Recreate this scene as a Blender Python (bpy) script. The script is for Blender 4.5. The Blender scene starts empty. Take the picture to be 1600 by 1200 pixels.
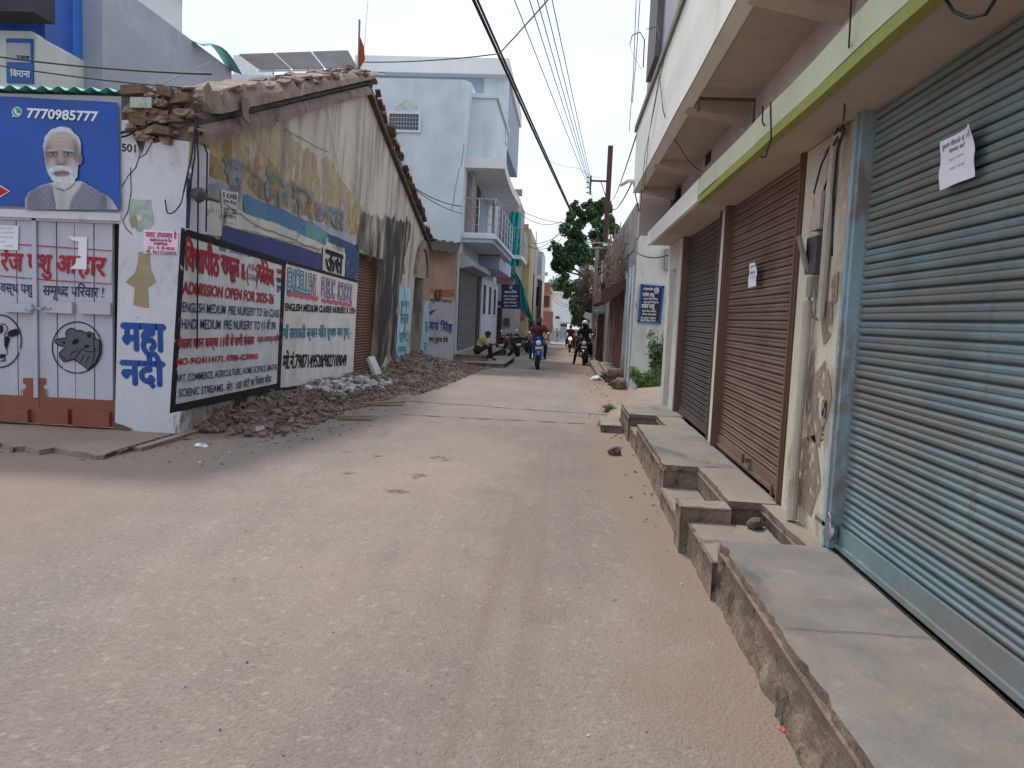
import bpy, bmesh, math, random
import numpy as np
from mathutils import Vector, Matrix, noise as mnoise

S = bpy.context.scene
COL = S.collection
R = math.radians
V = Vector

# ------------------------------------------------------------------ camera
FPX = 1200.0                                   # focal length in photo pixels (photo 1600 x 1200)
CAMZ = 1.55
_y = V((85.0, -103.0, FPX)).normalized()       # street direction in (right, down, forward)
_d = V((-0.0436, 0.999, 0.0)); _d.z = -(_d.x*_y.x + _d.y*_y.y)/_y.z; _d.normalize()   # world down
_x = _d.cross(_y).normalized()
if _x.x < 0: _x = -_x
RC = Matrix((_x, _y, -_d))                     # world <- photo camera axes (rows: world X, Y, Z)
RB = RC @ Matrix(((1,0,0),(0,-1,0),(0,0,-1)))  # blender camera axes (right, up, backward)
cd = bpy.data.cameras.new('camera'); cam = bpy.data.objects.new('camera', cd); COL.objects.link(cam)
cd.sensor_fit = 'HORIZONTAL'; cd.sensor_width = 36.0; cd.lens = 36.0*FPX/1600.0
cd.clip_start = 0.05; cd.clip_end = 3000
cam.matrix_world = Matrix.Translation((0,0,CAMZ)) @ RB.to_4x4()
S.camera = cam

# ------------------------------------------------------------------ sky and sun
SUND = V((-2.05, 4.0, 7.2)).normalized()        # direction towards the sun
SUN_EL = math.asin(SUND.z); SUN_ROT = math.atan2(SUND.x, SUND.y)
w = bpy.data.worlds.new('World'); S.world = w; w.use_nodes = True
nt = w.node_tree; bg = nt.nodes['Background']; out = nt.nodes['World Output']
sky = nt.nodes.new('ShaderNodeTexSky'); sky.sky_type = 'NISHITA'; sky.sun_disc = False
sky.sun_elevation = SUN_EL; sky.sun_rotation = SUN_ROT
sky.air_density = 1.0; sky.dust_density = 4.0; sky.ozone_density = 1.2
nt.links.new(sky.outputs[0], bg.inputs[0]); bg.inputs[1].default_value = 0.10
# thin bright overcast veil in front of the blue
bg2 = nt.nodes.new('ShaderNodeBackground'); bg2.inputs[1].default_value = 1.17
tc = nt.nodes.new('ShaderNodeTexCoord'); mp = nt.nodes.new('ShaderNodeMapping'); mp.inputs['Scale'].default_value = (1.2,1.2,3.0)
nz = nt.nodes.new('ShaderNodeTexNoise'); nz.inputs['Scale'].default_value = 1.6; nz.inputs['Detail'].default_value = 5
cr = nt.nodes.new('ShaderNodeValToRGB')
cr.color_ramp.elements[0].position = 0.36; cr.color_ramp.elements[0].color = (0.66,0.78,0.96,1)
cr.color_ramp.elements[1].position = 0.66; cr.color_ramp.elements[1].color = (0.88,0.95,1.0,1)
nt.links.new(tc.outputs['Generated'], mp.inputs[0]); nt.links.new(mp.outputs[0], nz.inputs[0])
nt.links.new(nz.outputs[0], cr.inputs[0]); nt.links.new(cr.outputs[0], bg2.inputs[0])
mx = nt.nodes.new('ShaderNodeMixShader'); mx.inputs[0].default_value = 0.80
nt.links.new(bg.outputs[0], mx.inputs[1]); nt.links.new(bg2.outputs[0], mx.inputs[2])
nt.links.new(mx.outputs[0], out.inputs[0])
sl = bpy.data.lights.new('sun','SUN'); sl.energy = 2.0; sl.angle = R(7.0); sl.color = (1.0,0.94,0.86)
so = bpy.data.objects.new('sun', sl); COL.objects.link(so); so.location = (0,0,40)
so.rotation_euler = SUND.to_track_quat('Z','Y').to_euler()
S.view_settings.view_transform = 'Standard'; S.view_settings.look = 'None'
S.view_settings.gamma = 1.0; S.view_settings.exposure = 0.27
S.cycles.max_bounces = 6; S.cycles.diffuse_bounces = 3; S.cycles.transparent_max_bounces = 12

# ------------------------------------------------------------------ survey: photo pixel -> point on a real plane
def ray(px, py):
    return RC @ V((px-800.0, py-600.0, FPX))
C0 = V((0,0,CAMZ))
def AP(px, py, p0, n):
    d = ray(px,py); return C0 + d*((V(p0)-C0).dot(V(n))/d.dot(V(n)))
def AX(px, py, X): return AP(px,py,(X,0,0),(1,0,0))
def AY(px, py, Y): return AP(px,py,(0,Y,0),(0,1,0))
def AZ(px, py, Z): return AP(px,py,(0,0,Z),(0,0,1))
def gz(y): return 0.0 if y < 15 else -0.018*(y-15)
def AG(px, py):
    z = 0.0
    for _ in range(12): z = gz(AZ(px,py,z).y)
    return AZ(px,py,z)
def rnd(a, b): return random.uniform(a, b)
random.seed(7)

# ------------------------------------------------------------------ mesh builder
class G:
    def __init__(s, M=None): s.bm = bmesh.new(); s.M = M
    def v(s, p):
        p = V(p)
        return s.bm.verts.new(s.M @ p if s.M else p)
    def f(s, vs, m=0):
        try:
            fc = s.bm.faces.new(vs); fc.material_index = m; fc.normal_update(); return fc
        except ValueError: return None
    def poly(s, pts, m=0): return s.f([s.v(p) for p in pts], m)
    def box(s, a, b, m=0):
        x0,y0,z0 = a; x1,y1,z1 = b
        p = [s.v(q) for q in ((x0,y0,z0),(x1,y0,z0),(x1,y1,z0),(x0,y1,z0),(x0,y0,z1),(x1,y0,z1),(x1,y1,z1),(x0,y1,z1))]
        for q in ((0,3,2,1),(4,5,6,7),(0,1,5,4),(1,2,6,5),(2,3,7,6),(3,0,4,7)): s.f([p[i] for i in q], m)
        return s
    def obox(s, c, u, v_, w_, m=0):              # oriented box: centre + three half-axis vectors
        c,u,v_,w_ = V(c),V(u),V(v_),V(w_)
        p = [s.v(c+a*u+b*v_+d*w_) for d in (-1,1) for a,b in ((-1,-1),(1,-1),(1,1),(-1,1))]
        for q in ((0,3,2,1),(4,5,6,7),(0,1,5,4),(1,2,6,5),(2,3,7,6),(3,0,4,7)): s.f([p[i] for i in q], m)
        return s
    def prism(s, pts, vec, m=0):
        vec = V(vec); a = [s.v(p) for p in pts]; b = [s.v(V(p)+vec) for p in pts]; n = len(a)
        s.f(a[::-1], m); s.f(b, m)
        for i in range(n): s.f([a[i],a[(i+1)%n],b[(i+1)%n],b[i]], m)
        return s
    def tube(s, pts, r, n=6, m=0, cap=True):
        pts = [V(p) for p in pts]; rs = r if isinstance(r,(list,tuple)) else [r]*len(pts)
        rings = []; up = V((0.13,0.31,0.94))
        for i,p in enumerate(pts):
            d = (pts[min(i+1,len(pts)-1)]-pts[max(i-1,0)])
            if d.length < 1e-9: d = V((0,0,1))
            d.normalize(); a = d.cross(up)
            if a.length < 0.05: a = d.cross(V((1,0,0)))
            a.normalize(); b = d.cross(a)
            rings.append([s.v(p+(a*math.cos(k*2*math.pi/n)+b*math.sin(k*2*math.pi/n))*rs[i]) for k in range(n)])
        for i in range(len(rings)-1):
            for k in range(n): s.f([rings[i][k],rings[i][(k+1)%n],rings[i+1][(k+1)%n],rings[i+1][k]], m)
        if cap: s.f(rings[0][::-1], m); s.f(rings[-1], m)
        return s
    def ico(s, c, r, sub=2, jit=0.0, m=0, sc=(1,1,1), rot=None):
        t = bmesh.new(); bmesh.ops.create_icosphere(t, subdivisions=sub, radius=1.0)
        c = V(c); mp_ = {}; o = V((rnd(-50,50),rnd(-50,50),rnd(-50,50)))
        for q in t.verts:
            k = 1+jit*mnoise.noise(q.co*1.7+o)*2
            p = V((q.co.x*sc[0]*k,q.co.y*sc[1]*k,q.co.z*sc[2]*k))*r
            if rot: p = rot @ p
            mp_[q.index] = s.v(c+p)
        for fc in t.faces: s.f([mp_[q.index] for q in fc.verts], m)
        t.free(); return s
    def lathe(s, c, axis, prof, n=14, m=0):       # prof: (radius, height along axis)
        c = V(c); ax = V(axis).normalized(); a = ax.cross(V((0.3,0.2,0.93)))
        if a.length < .05: a = ax.cross(V((1,0,0)))
        a.normalize(); b = ax.cross(a); rings = []
        for r_,h in prof:
            rings.append([s.v(c+ax*h+(a*math.cos(k*2*math.pi/n)+b*math.sin(k*2*math.pi/n))*max(r_,1e-4)) for k in range(n)])
        for i in range(len(rings)-1):
            for k in range(n): s.f([rings[i][k],rings[i][(k+1)%n],rings[i+1][(k+1)%n],rings[i+1][k]], m)
        s.f(rings[0][::-1], m); s.f(rings[-1], m); return s
    def grid(s, fn, nu, nv, m=0):
        g = [[s.v(fn(i/nu,j/nv)) for j in range(nv+1)] for i in range(nu+1)]
        for i in range(nu):
            for j in range(nv): s.f([g[i][j],g[i+1][j],g[i+1][j+1],g[i][j+1]], m)
        return s
    def build(s, name, mats, parent=None, smooth=False, fix=True):
        if fix: bmesh.ops.recalc_face_normals(s.bm, faces=s.bm.faces)
        if smooth:
            for fc in s.bm.faces: fc.smooth = True
        me = bpy.data.meshes.new(name)
        for x in (mats if isinstance(mats,(list,tuple)) else [mats]): me.materials.append(x)
        s.bm.verts.ensure_lookup_table()
        if parent is None:
            co = [q.co for q in s.bm.verts]
            mn = V([min(c[i] for c in co) for i in range(3)]); mxx = V([max(c[i] for c in co) for i in range(3)])
            org = V(((mn.x+mxx.x)/2,(mn.y+mxx.y)/2,mn.z))
        else: org = V(parent['_org'])
        for q in s.bm.verts: q.co -= org
        s.bm.to_mesh(me); s.bm.free()
        o = bpy.data.objects.new(name, me); COL.objects.link(o)
        if parent is None: o.location = org
        else: o.parent = parent
        o['_org'] = list(org); return o

def tag(o, label=None, cat=None, group=None, kind=None):
    if label: o['label'] = label
    if cat: o['category'] = cat
    if group: o['group'] = group
    if kind: o['kind'] = kind
    return o
def thing(name, loc, label, cat, group=None):
    o = bpy.data.objects.new(name, None); COL.objects.link(o); o.location = loc; o['_org'] = list(V(loc))
    o.empty_display_size = .2
    return tag(o, label, cat, group)

# ------------------------------------------------------------------ procedural materials
def _n(t, k, **kw):
    x = t.nodes.new(k)
    for a,b in kw.items(): x.inputs[a].default_value = b
    return x
def mat(name, col, rough=.85, var=.14, vs=1.3, fine=.10, fs=38, stains=(), bump=.15, bs=55, metal=0.0, spec=.3, flake=None, emit=None, obj=False, alpha=None):
    m = bpy.data.materials.new(name); m.use_nodes = True; t = m.node_tree; L = t.links.new
    p = t.nodes['Principled BSDF']; o = t.nodes['Material Output']
    p.inputs['Roughness'].default_value = rough; p.inputs['Metallic'].default_value = metal
    p.inputs['Specular IOR Level'].default_value = spec
    if obj: pos = t.nodes.new('ShaderNodeTexCoord').outputs['Object']
    else: pos = t.nodes.new('ShaderNodeNewGeometry').outputs['Position']
    def noise(scale, detail=4, sc=(1,1,1), rg=.55, off=0.0):
        mp = _n(t,'ShaderNodeMapping'); mp.inputs['Scale'].default_value = sc; mp.inputs['Location'].default_value = (off,off*1.7,off*.6)
        L(pos, mp.inputs[0]); z = _n(t,'ShaderNodeTexNoise'); z.inputs['Scale'].default_value = scale
        z.inputs['Detail'].default_value = detail; z.inputs['Roughness'].default_value = rg
        L(mp.outputs[0], z.inputs[0]); return z.outputs[0]
    def mrange(v, lo, hi, a=0.0, b=1.0):
        q = _n(t,'ShaderNodeMapRange'); q.inputs[1].default_value = lo; q.inputs[2].default_value = hi
        q.inputs[3].default_value = a; q.inputs[4].default_value = b; L(v,q.inputs[0]); return q.outputs[0]
    def mix(fac, a, b, bt='MIX'):
        q = t.nodes.new('ShaderNodeMix'); q.data_type = 'RGBA'; q.blend_type = bt
        if isinstance(fac,float): q.inputs[0].default_value = fac
        else: L(fac,q.inputs[0])
        for i,c in ((6,a),(7,b)):
            if isinstance(c,(tuple,list)): q.inputs[i].default_value = (*c[:3],1)
            else: L(c,q.inputs[i])
        return q.outputs[2]
    c = mix(mrange(noise(vs,5),.3,.7), tuple(x*(1-var) for x in col), tuple(min(1,x*(1+var)) for x in col))
    if fine: c = mix(mrange(noise(fs,3,off=3.3),.3,.7), mix(fine, c, (0,0,0)), c)
    for i,st in enumerate(stains):
        sc_, s_, sv, lo, hi, am = st
        c = mix(mrange(noise(s_,6,sv,.62,off=5.1+3*i),lo,hi,0.0,am), c, sc_)
    L(c, p.inputs['Base Color'])
    if bump:
        b = _n(t,'ShaderNodeBump'); b.inputs['Strength'].default_value = bump; b.inputs['Distance'].default_value = .02
        L(noise(bs,5,off=1.2), b.inputs['Height']); L(b.outputs[0], p.inputs['Normal'])
    if emit: p.inputs['Emission Color'].default_value = (*emit[0],1); p.inputs['Emission Strength'].default_value = emit[1]
    if flake:
        s_, lo, hi = flake[:3]; sv = flake[3] if len(flake) > 3 else (1,1,1)
        tr = t.nodes.new('ShaderNodeBsdfTransparent'); ms = t.nodes.new('ShaderNodeMixShader')
        L(mrange(noise(s_,6,sv,.65,off=9.7),lo,hi), ms.inputs[0]); L(tr.outputs[0], ms.inputs[1]); L(p.outputs[0], ms.inputs[2])
        L(ms.outputs[0], o.inputs[0])
    return m
DUST = (.36,.27,.20)
GRIME = (.07,.055,.045)
ST_Z = (1,1,.12)      # vertical streaks
M = {}
def mk(k, *a, **kw): M[k] = mat(k, *a, **kw); return M[k]
mk('plaster_grey',(.55,.48,.40),stains=[((.16,.13,.11),2.2,(1,1,.13),.47,.66,.85),((.50,.42,.33),1.1,(1,1,1),.55,.75,.5),(GRIME,3.2,(1,1.2,.10),.58,.75,.7)])
mk('plaster_cream',(.66,.60,.53),var=.08,stains=[((.42,.32,.25),1.6,(1,1,.3),.56,.8,.5)])
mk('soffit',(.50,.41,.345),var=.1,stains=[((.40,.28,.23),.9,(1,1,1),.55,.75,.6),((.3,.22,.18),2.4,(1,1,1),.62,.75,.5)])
mk('wall_pinkish',(.58,.50,.46),stains=[((.3,.25,.22),1.8,(1,1,.25),.55,.8,.6)])
mk('white_paint',(.66,.66,.62),var=.1,stains=[((.40,.34,.28),2.5,(1,1,.3),.50,.74,.7),((.24,.2,.17),6,(1,1,.4),.62,.72,.6)])
mk('parapet_white',(.78,.76,.70),var=.05,stains=[((.45,.36,.28),1.7,(1,1,.2),.58,.8,.5),((.55,.33,.22),2.1,(1,1,1),.66,.74,.7)])
mk('lime_band',(.56,.58,.42),var=.1,stains=[((.24,.21,.14),5,(.6,.6,.12),.58,.72,.6),((.42,.43,.22),3,(1,.5,1),.55,.75,.5)])
mk('olive_band',(.29,.30,.08),var=.1)
mk('peeling_cream',(.62,.56,.44),stains=[((.33,.24,.18),3.0,(1,1,.5),.5,.6,.8),((.5,.56,.56),4.5,(1,1,.6),.58,.64,.7)],bump=.3)
mk('pale_blue_paint',(.30,.40,.45),stains=[((.22,.17,.14),5,(1,1,.5),.52,.62,.85),((.40,.44,.45),2,(1,1,.4),.55,.7,.6)])
mk('shutter_blue',(.185,.24,.24),var=.2,vs=2.4,rough=.72,spec=.2,bump=.08,stains=[((.20,.165,.145),1.5,(1,.4,3.5),.42,.64,.85),((.20,.10,.055),16,(1,.35,1.6),.66,.74,.8),((.15,.235,.28),.9,(1,.6,1.8),.52,.72,.5),((.14,.085,.05),5,(1,2.2,.13),.63,.73,.65)])
mk('shutter_brown',(.195,.118,.088),var=.2,vs=2.5,rough=.55,spec=.35,metal=.1,bump=.08,stains=[((.30,.215,.165),1.5,(1,.6,4),.50,.7,.6),((.09,.05,.04),14,(1,.35,1.6),.62,.72,.7),((.26,.10,.06),2.2,(1,1,1),.6,.72,.5)])
mk('shutter_dark',(.080,.060,.055),var=.15,rough=.45,spec=.45,metal=.15,bump=.05,stains=[((.30,.24,.2),2,(1,1,2),.6,.8,.4)])
mk('shutter_grey',(.20,.18,.185),var=.1,rough=.5,metal=.1,bump=.05)
mk('steel_brown',(.17,.095,.065),rough=.55,bump=.05,stains=[((.10,.06,.05),4,(1,1,.4),.55,.75,.7)])
mk('dark_gap',(.02,.017,.016),var=.05,bump=0)
mk('slab_top',(.235,.215,.195),rough=.65,var=.22,vs=2.6,bump=.2,stains=[((.32,.255,.20),1.1,(1,.7,1),.46,.64,.8),((.085,.088,.095),1.6,(1.5,.6,1),.56,.66,.7),((.42,.35,.28),7,(1,1,1),.6,.72,.4)])
mk('slab_side',(.25,.185,.14),var=.3,vs=4,bump=1.0,bs=34,stains=[((.055,.04,.032),6,(1,1,.7),.56,.63,.85),((.38,.29,.22),3,(1,1,1),.55,.7,.6)])
mk('concrete_dusty',(.31,.265,.225),var=.12,stains=[((.22,.19,.16),3,(1,1,1),.55,.7,.5)],bump=.3)
mk('brick_raw',(.19,.12,.085),var=.3,vs=6,bump=.6,bs=30,stains=[((.40,.31,.22),4,(1,1,1),.55,.65,.7)])
mk('stone_brown',(.17,.125,.10),var=.3,vs=9,bump=.6,bs=40,obj=True)
mk('pipe_grey',(.50,.45,.38),rough=.6,stains=[((.26,.17,.11),4,(1,1,.5),.5,.7,.7)])
mk('box_dark',(.085,.08,.078),rough=.5)
mk('box_grey',(.30,.27,.24),rough=.6)
mk('cable',(.02,.02,.022),rough=.6,var=.05,bump=0)
mk('cable_grey',(.12,.115,.115),rough=.6,var=.05,bump=0)
mk('paper',(.80,.79,.86),var=.04,fine=.03,bump=.03)
mk('paper_pink',(.85,.66,.72),var=.05,fine=.03,bump=.03)
mk('ink_grey',(.16,.14,.2),var=.1,bump=0)
mk('ink_faint',(.5,.48,.56),var=.1,bump=0)
mk('steel',(.55,.56,.58),rough=.35,metal=.9,bump=.03)
mk('chrome',(.75,.75,.77),rough=.18,metal=1,bump=0)
mk('gate_lilac',(.50,.50,.57),var=.08,vs=2,rough=.6,bump=.06,stains=[((.35,.33,.36),2.4,(1,1,.2),.56,.75,.5),((.6,.62,.68),1.2,(1,1,.4),.55,.7,.4)])
mk('gate_red',(.27,.085,.055),var=.12,rough=.6,stains=[((.25,.13,.09),3,(1,1,.5),.55,.72,.6)])
mk('shop_wall_white',(.64,.64,.69),var=.07,stains=[((.42,.35,.30),2.6,(1,1,.7),.57,.68,.7),((.30,.24,.2),7,(1,1,1),.66,.72,.6)],bump=.3)
mk('tin_green',(.16,.52,.46),rough=.5,metal=.2,bump=.05)
mk('banner_blue',(.006,.06,.33),var=.35,vs=.8,fine=.02,rough=.35,spec=.4,bump=.04,bs=3)
mk('banner_white',(.72,.74,.80),var=.03,fine=.02,rough=.4,bump=0)
mk('blue_house',(.59,.63,.665),var=.1,stains=[((.62,.64,.66),.7,(1,1,.5),.5,.7,.7),((.34,.38,.43),1.6,(1,1,.12),.54,.74,.6),((.28,.29,.3),.8,(1,1,.5),.62,.76,.4)])
mk('blue_house_light',(.62,.67,.71),var=.06,stains=[((.36,.38,.42),2.2,(1,1,.15),.58,.8,.5)])
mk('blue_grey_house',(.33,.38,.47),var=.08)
mk('roof_white',(.72,.72,.70),var=.06,stains=[((.45,.40,.38),1.5,(1,1,.2),.6,.8,.5)])
mk('grey_render',(.40,.41,.46),var=.12,vs=.8,stains=[((.52,.53,.57),1.1,(1,1,1),.55,.72,.6),((.27,.27,.3),1.8,(1,1,.3),.6,.78,.5)])
mk('blue_panel',(.03,.10,.42),var=.2,rough=.4,bump=.03)
mk('blue_panel_lit',(.06,.20,.66),var=.1,rough=.4,bump=.03)
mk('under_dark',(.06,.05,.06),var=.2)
mk('tan_tarp',(.30,.225,.18),var=.2,vs=3,bump=.5,bs=14,stains=[((.20,.14,.11),3,(1,1,.5),.52,.66,.8),((.60,.50,.42),5,(1,1,.3),.6,.7,.6)])
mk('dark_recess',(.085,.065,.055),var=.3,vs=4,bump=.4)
mk('moulding',(.24,.18,.145),var=.25,vs=3,bump=.5,bs=24,stains=[((.10,.075,.06),4,(1,1,.4),.5,.64,.85),((.46,.38,.31),6,(1,1,1),.6,.7,.5)])
mk('tile_red',(.17,.095,.07),var=.35,vs=5,bump=.5,stains=[((.12,.09,.08),5,(1,1,1),.5,.66,.8)])
mk('door_dark',(.07,.045,.035),var=.2,rough=.6)
mk('rubble_grey',(.225,.17,.14),var=.35,vs=5,bump=.5,bs=50,stains=[((.38,.29,.23),1.4,(1,1,1),.5,.7,.6)])
mk('rubble_earth',(.25,.19,.155),var=.25,vs=6,bump=.8,bs=30)
mk('rubble_pale',(.55,.53,.53),var=.2,vs=6,bump=.4)
mk('rail_steel',(.42,.42,.43),rough=.4,metal=.7,bump=0)
mk('glass_dark',(.025,.03,.035),rough=.12,spec=.6,bump=0,fine=0)
mk('teal_net',(.015,.33,.31),var=.2,vs=3,rough=.7,bump=.2,bs=90)
mk('orange_cloth',(.72,.17,.05),var=.15,rough=.8,bump=.1)
mk('leaf_dark',(.05,.105,.04),var=.5,vs=1.1,rough=.55,fine=.2,fs=8,bump=0)
mk('leaf_mid',(.085,.165,.045),var=.45,vs=1.3,rough=.55,fine=.2,fs=8,bump=0)
mk('leaf_yellow',(.15,.21,.06),var=.4,vs=3,rough=.55,fine=.2,fs=8,bump=0)
mk('leaf_dry',(.26,.19,.135),var=.35,vs=3,rough=.8,fine=.2,fs=8,bump=0)
mk('bark',(.15,.11,.085),var=.3,vs=5,bump=.6,bs=25)
mk('rust_post',(.11,.045,.04),var=.25,vs=2,rough=.7,stains=[((.30,.16,.12),1.6,(1,1,.3),.55,.75,.6)])
mk('old_pole',(.36,.29,.25),var=.2)
mk('hood_brown',(.12,.06,.05),var=.2)
mk('ruin_wall',(.33,.30,.285),var=.25,vs=2,bump=.5,stains=[((.12,.10,.09),2.5,(1,1,.4),.5,.68,.8)])
mk('ruin_blue_paint',(.55,.62,.68),var=.1,stains=[((.30,.24,.2),2.2,(1,1,.5),.5,.62,.85),((.25,.45,.6),3,(1,1,.5),.6,.68,.7)])
mk('pink_wall',(.50,.30,.235),var=.12,stains=[((.22,.14,.11),1.6,(1,1,.4),.5,.75,.7)])
mk('pale_wall',(.46,.44,.47),var=.1,stains=[((.25,.22,.21),2,(1,1,.5),.55,.75,.6)])
mk('yellow_wall',(.50,.40,.24),var=.1,stains=[((.2,.15,.1),2,(1,1,.3),.55,.75,.5)])
mk('taupe_wall',(.40,.34,.32),var=.08)
mk('cream_green',(.58,.58,.48),var=.06)
mk('brick_red_wall',(.36,.15,.12),var=.12)
mk('peach_wall',(.58,.42,.34),var=.1)
mk('far_white',(.66,.70,.68),var=.06,stains=[((.45,.48,.46),1.2,(1,1,.3),.55,.8,.5)])
mk('sign_navy',(.018,.035,.10),rough=.4,var=.1,bump=0)
mk('sign_blue',(.02,.10,.36),rough=.4,var=.1,bump=0)
mk('sign_black',(.02,.025,.035),rough=.4,var=.1,bump=0)
mk('sign_grey',(.24,.30,.36),rough=.5,var=.15,bump=0)
mk('ink_white',(.75,.76,.78),var=.08,bump=0)
mk('rubber',(.025,.025,.026),rough=.85,bump=.1,obj=True)
mk('black_plastic',(.02,.02,.022),rough=.4,bump=0,obj=True)
mk('engine_metal',(.16,.16,.165),rough=.4,metal=.8,obj=True,bump=0)
mk('paint_royal_blue',(.012,.05,.42),rough=.25,spec=.6,bump=0,obj=True,fine=0)
mk('paint_black',(.015,.015,.018),rough=.22,spec=.6,bump=0,obj=True,fine=0)
mk('paint_maroon',(.16,.018,.025),rough=.3,spec=.6,bump=0,obj=True,fine=0)
mk('lamp_glass',(.75,.78,.80),rough=.12,spec=.7,bump=0,fine=0)
mk('lamp_lit',(.9,.9,.9),rough=.2,bump=0,emit=((1,.97,.9),6.0))
mk('plate_white',(.75,.76,.76),rough=.4,bump=0)
mk('tail_red',(.35,.01,.01),rough=.25,bump=0)
mk('skin',(.22,.115,.07),rough=.55,var=.08,bump=0,obj=True)
mk('skin_dark',(.13,.07,.045),rough=.55,var=.08,bump=0,obj=True)
mk('hair',(.012,.010,.010),rough=.5,bump=.2,obj=True)
mk('shirt_brown',(.13,.045,.045),var=.1,bump=.1,obj=True)
mk('shirt_khaki',(.42,.33,.15),var=.1,bump=.1,obj=True)
mk('shirt_black',(.016,.018,.026),var=.1,bump=.1,obj=True)
mk('shirt_red',(.20,.05,.055),var=.1,bump=.1,obj=True)
mk('shirt_white',(.66,.66,.64),var=.06,bump=.1,obj=True)
mk('shirt_greygreen',(.21,.24,.22),var=.1,bump=.1,obj=True)
mk('trouser_blue',(.035,.055,.14),var=.1,bump=.1,obj=True)
mk('trouser_dark',(.02,.019,.022),var=.1,bump=.1,obj=True)
mk('trouser_grey',(.16,.165,.16),var=.1,bump=.1,obj=True)
mk('shoe',(.02,.018,.017),rough=.5,bump=0,obj=True)
mk('helmet_white',(.72,.72,.72),rough=.25,spec=.6,bump=0,obj=True)
mk('wood_old',(.30,.22,.16),var=.3,vs=6,bump=.4,obj=True)
# painted marks (flaking a little so that the wall shows through)
def paint(k, c, fl=(9,.30,.42), **kw): return mk(k, c, var=.14, vs=3, bump=.05, flake=fl, **kw)
paint('pt_red',(.42,.035,.05)); paint('pt_navy',(.03,.04,.11)); paint('pt_blue',(.03,.09,.33)); paint('pt_teal',(.05,.26,.36))
paint('pt_black',(.018,.016,.02)); paint('pt_pink',(.55,.14,.20)); paint('pt_violet',(.24,.10,.26)); paint('pt_orange',(.33,.10,.05))
paint('pt_board',(.63,.66,.68),(6,.16,.26),stains=[((.40,.33,.27),1.2,(1,1,.5),.56,.78,.5)])
paint('pt_board2',(.68,.64,.63),(6,.18,.30),stains=[((.50,.37,.26),.9,(1,1,.5),.52,.72,.75)])
paint('pt_ochre',(.36,.245,.11),(2.4,.48,.60)); paint('pt_ochre_full',(.46,.36,.22),(3.2,.40,.56,(1,1,.4)))
paint('pt_faded_blue',(.30,.31,.34),(2.6,.36,.50)); paint('pt_lilac',(.36,.38,.47),(2.4,.30,.42)); paint('pt_navyband',(.055,.07,.19),(4,.30,.40))
paint('pt_cerulean',(.10,.20,.34),(4,.30,.42)); paint('pt_green',(.13,.32,.30),(4,.32,.44)); paint('pt_whitewash',(.58,.56,.52),(3,.30,.44))
paint('pt_soot',(.05,.04,.035),(3.2,.36,.60,(1,1,.20))); paint('pt_mud',(.33,.25,.19),(2.2,.42,.56)); paint('pt_skyblue',(.40,.58,.68),(2.6,.34,.50,(1,1,.6)))
paint('pt_deepblue',(.04,.085,.20),(5,.36,.50)); paint('pt_greenpatch',(.42,.50,.42),(4,.36,.5)); paint('pt_bricktone',(.36,.19,.11),(4,.42,.56))
paint('pt_rustband',(.40,.14,.08),(3,.40,.55))
# ------------------------------------------------------------------ painted lettering
_gc = {}
def _glyph(text, bold):
    k = (text,bold)
    if k in _gc: return _gc[k]
    c = bpy.data.curves.new('lettering','FONT'); c.body = text; c.size = 1; c.offset = bold; c.resolution_u = 3; c.fill_mode = 'FRONT'
    o = bpy.data.objects.new('lettering',c); COL.objects.link(o)
    dg = bpy.context.evaluated_depsgraph_get(); me = bpy.data.meshes.new_from_object(o.evaluated_get(dg))
    bm = bmesh.new(); bm.from_mesh(me); bpy.data.meshes.remove(me)
    COL.objects.unlink(o); bpy.data.objects.remove(o); bpy.data.curves.remove(c)
    _gc[k] = bm; return bm
def _layout(text, bold):
    """{x} writes the half form of a Devanagari letter: its right-hand stem is cut away."""
    pieces = []; i = 0; cur = ''
    while i < len(text):
        if text[i] == '{':
            if cur: pieces.append((cur,False)); cur = ''
            j = text.index('}',i); pieces.append((text[i+1:j],True)); i = j+1
        else: cur += text[i]; i += 1
    if cur: pieces.append((cur,False))
    V_ = []; F_ = []; x = 0.0
    for tx,half in pieces:
        lead = len(tx)-len(tx.lstrip(' ')); x += .26*lead; tx2 = tx.strip(' ')
        bm = _glyph(tx2,bold).copy()
        if half:
            mx_ = max(q.co.x for q in bm.verts)-.13
            bmesh.ops.bisect_plane(bm, geom=bm.verts[:]+bm.edges[:]+bm.faces[:], plane_co=(mx_,0,0), plane_no=(1,0,0), clear_outer=True)
        if not bm.verts: continue
        x0 = min(q.co.x for q in bm.verts); x1 = max(q.co.x for q in bm.verts); b = len(V_)
        bm.verts.index_update()
        V_ += [(q.co.x-x0+x,q.co.y) for q in bm.verts]; F_ += [[q.index+b for q in f.verts] for f in bm.faces]
        x += (x1-x0)-(.03 if half else 0.0)
        x += .26*(len(tx)-len(tx.rstrip(' '))); bm.free()
    return V_, F_, x
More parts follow.
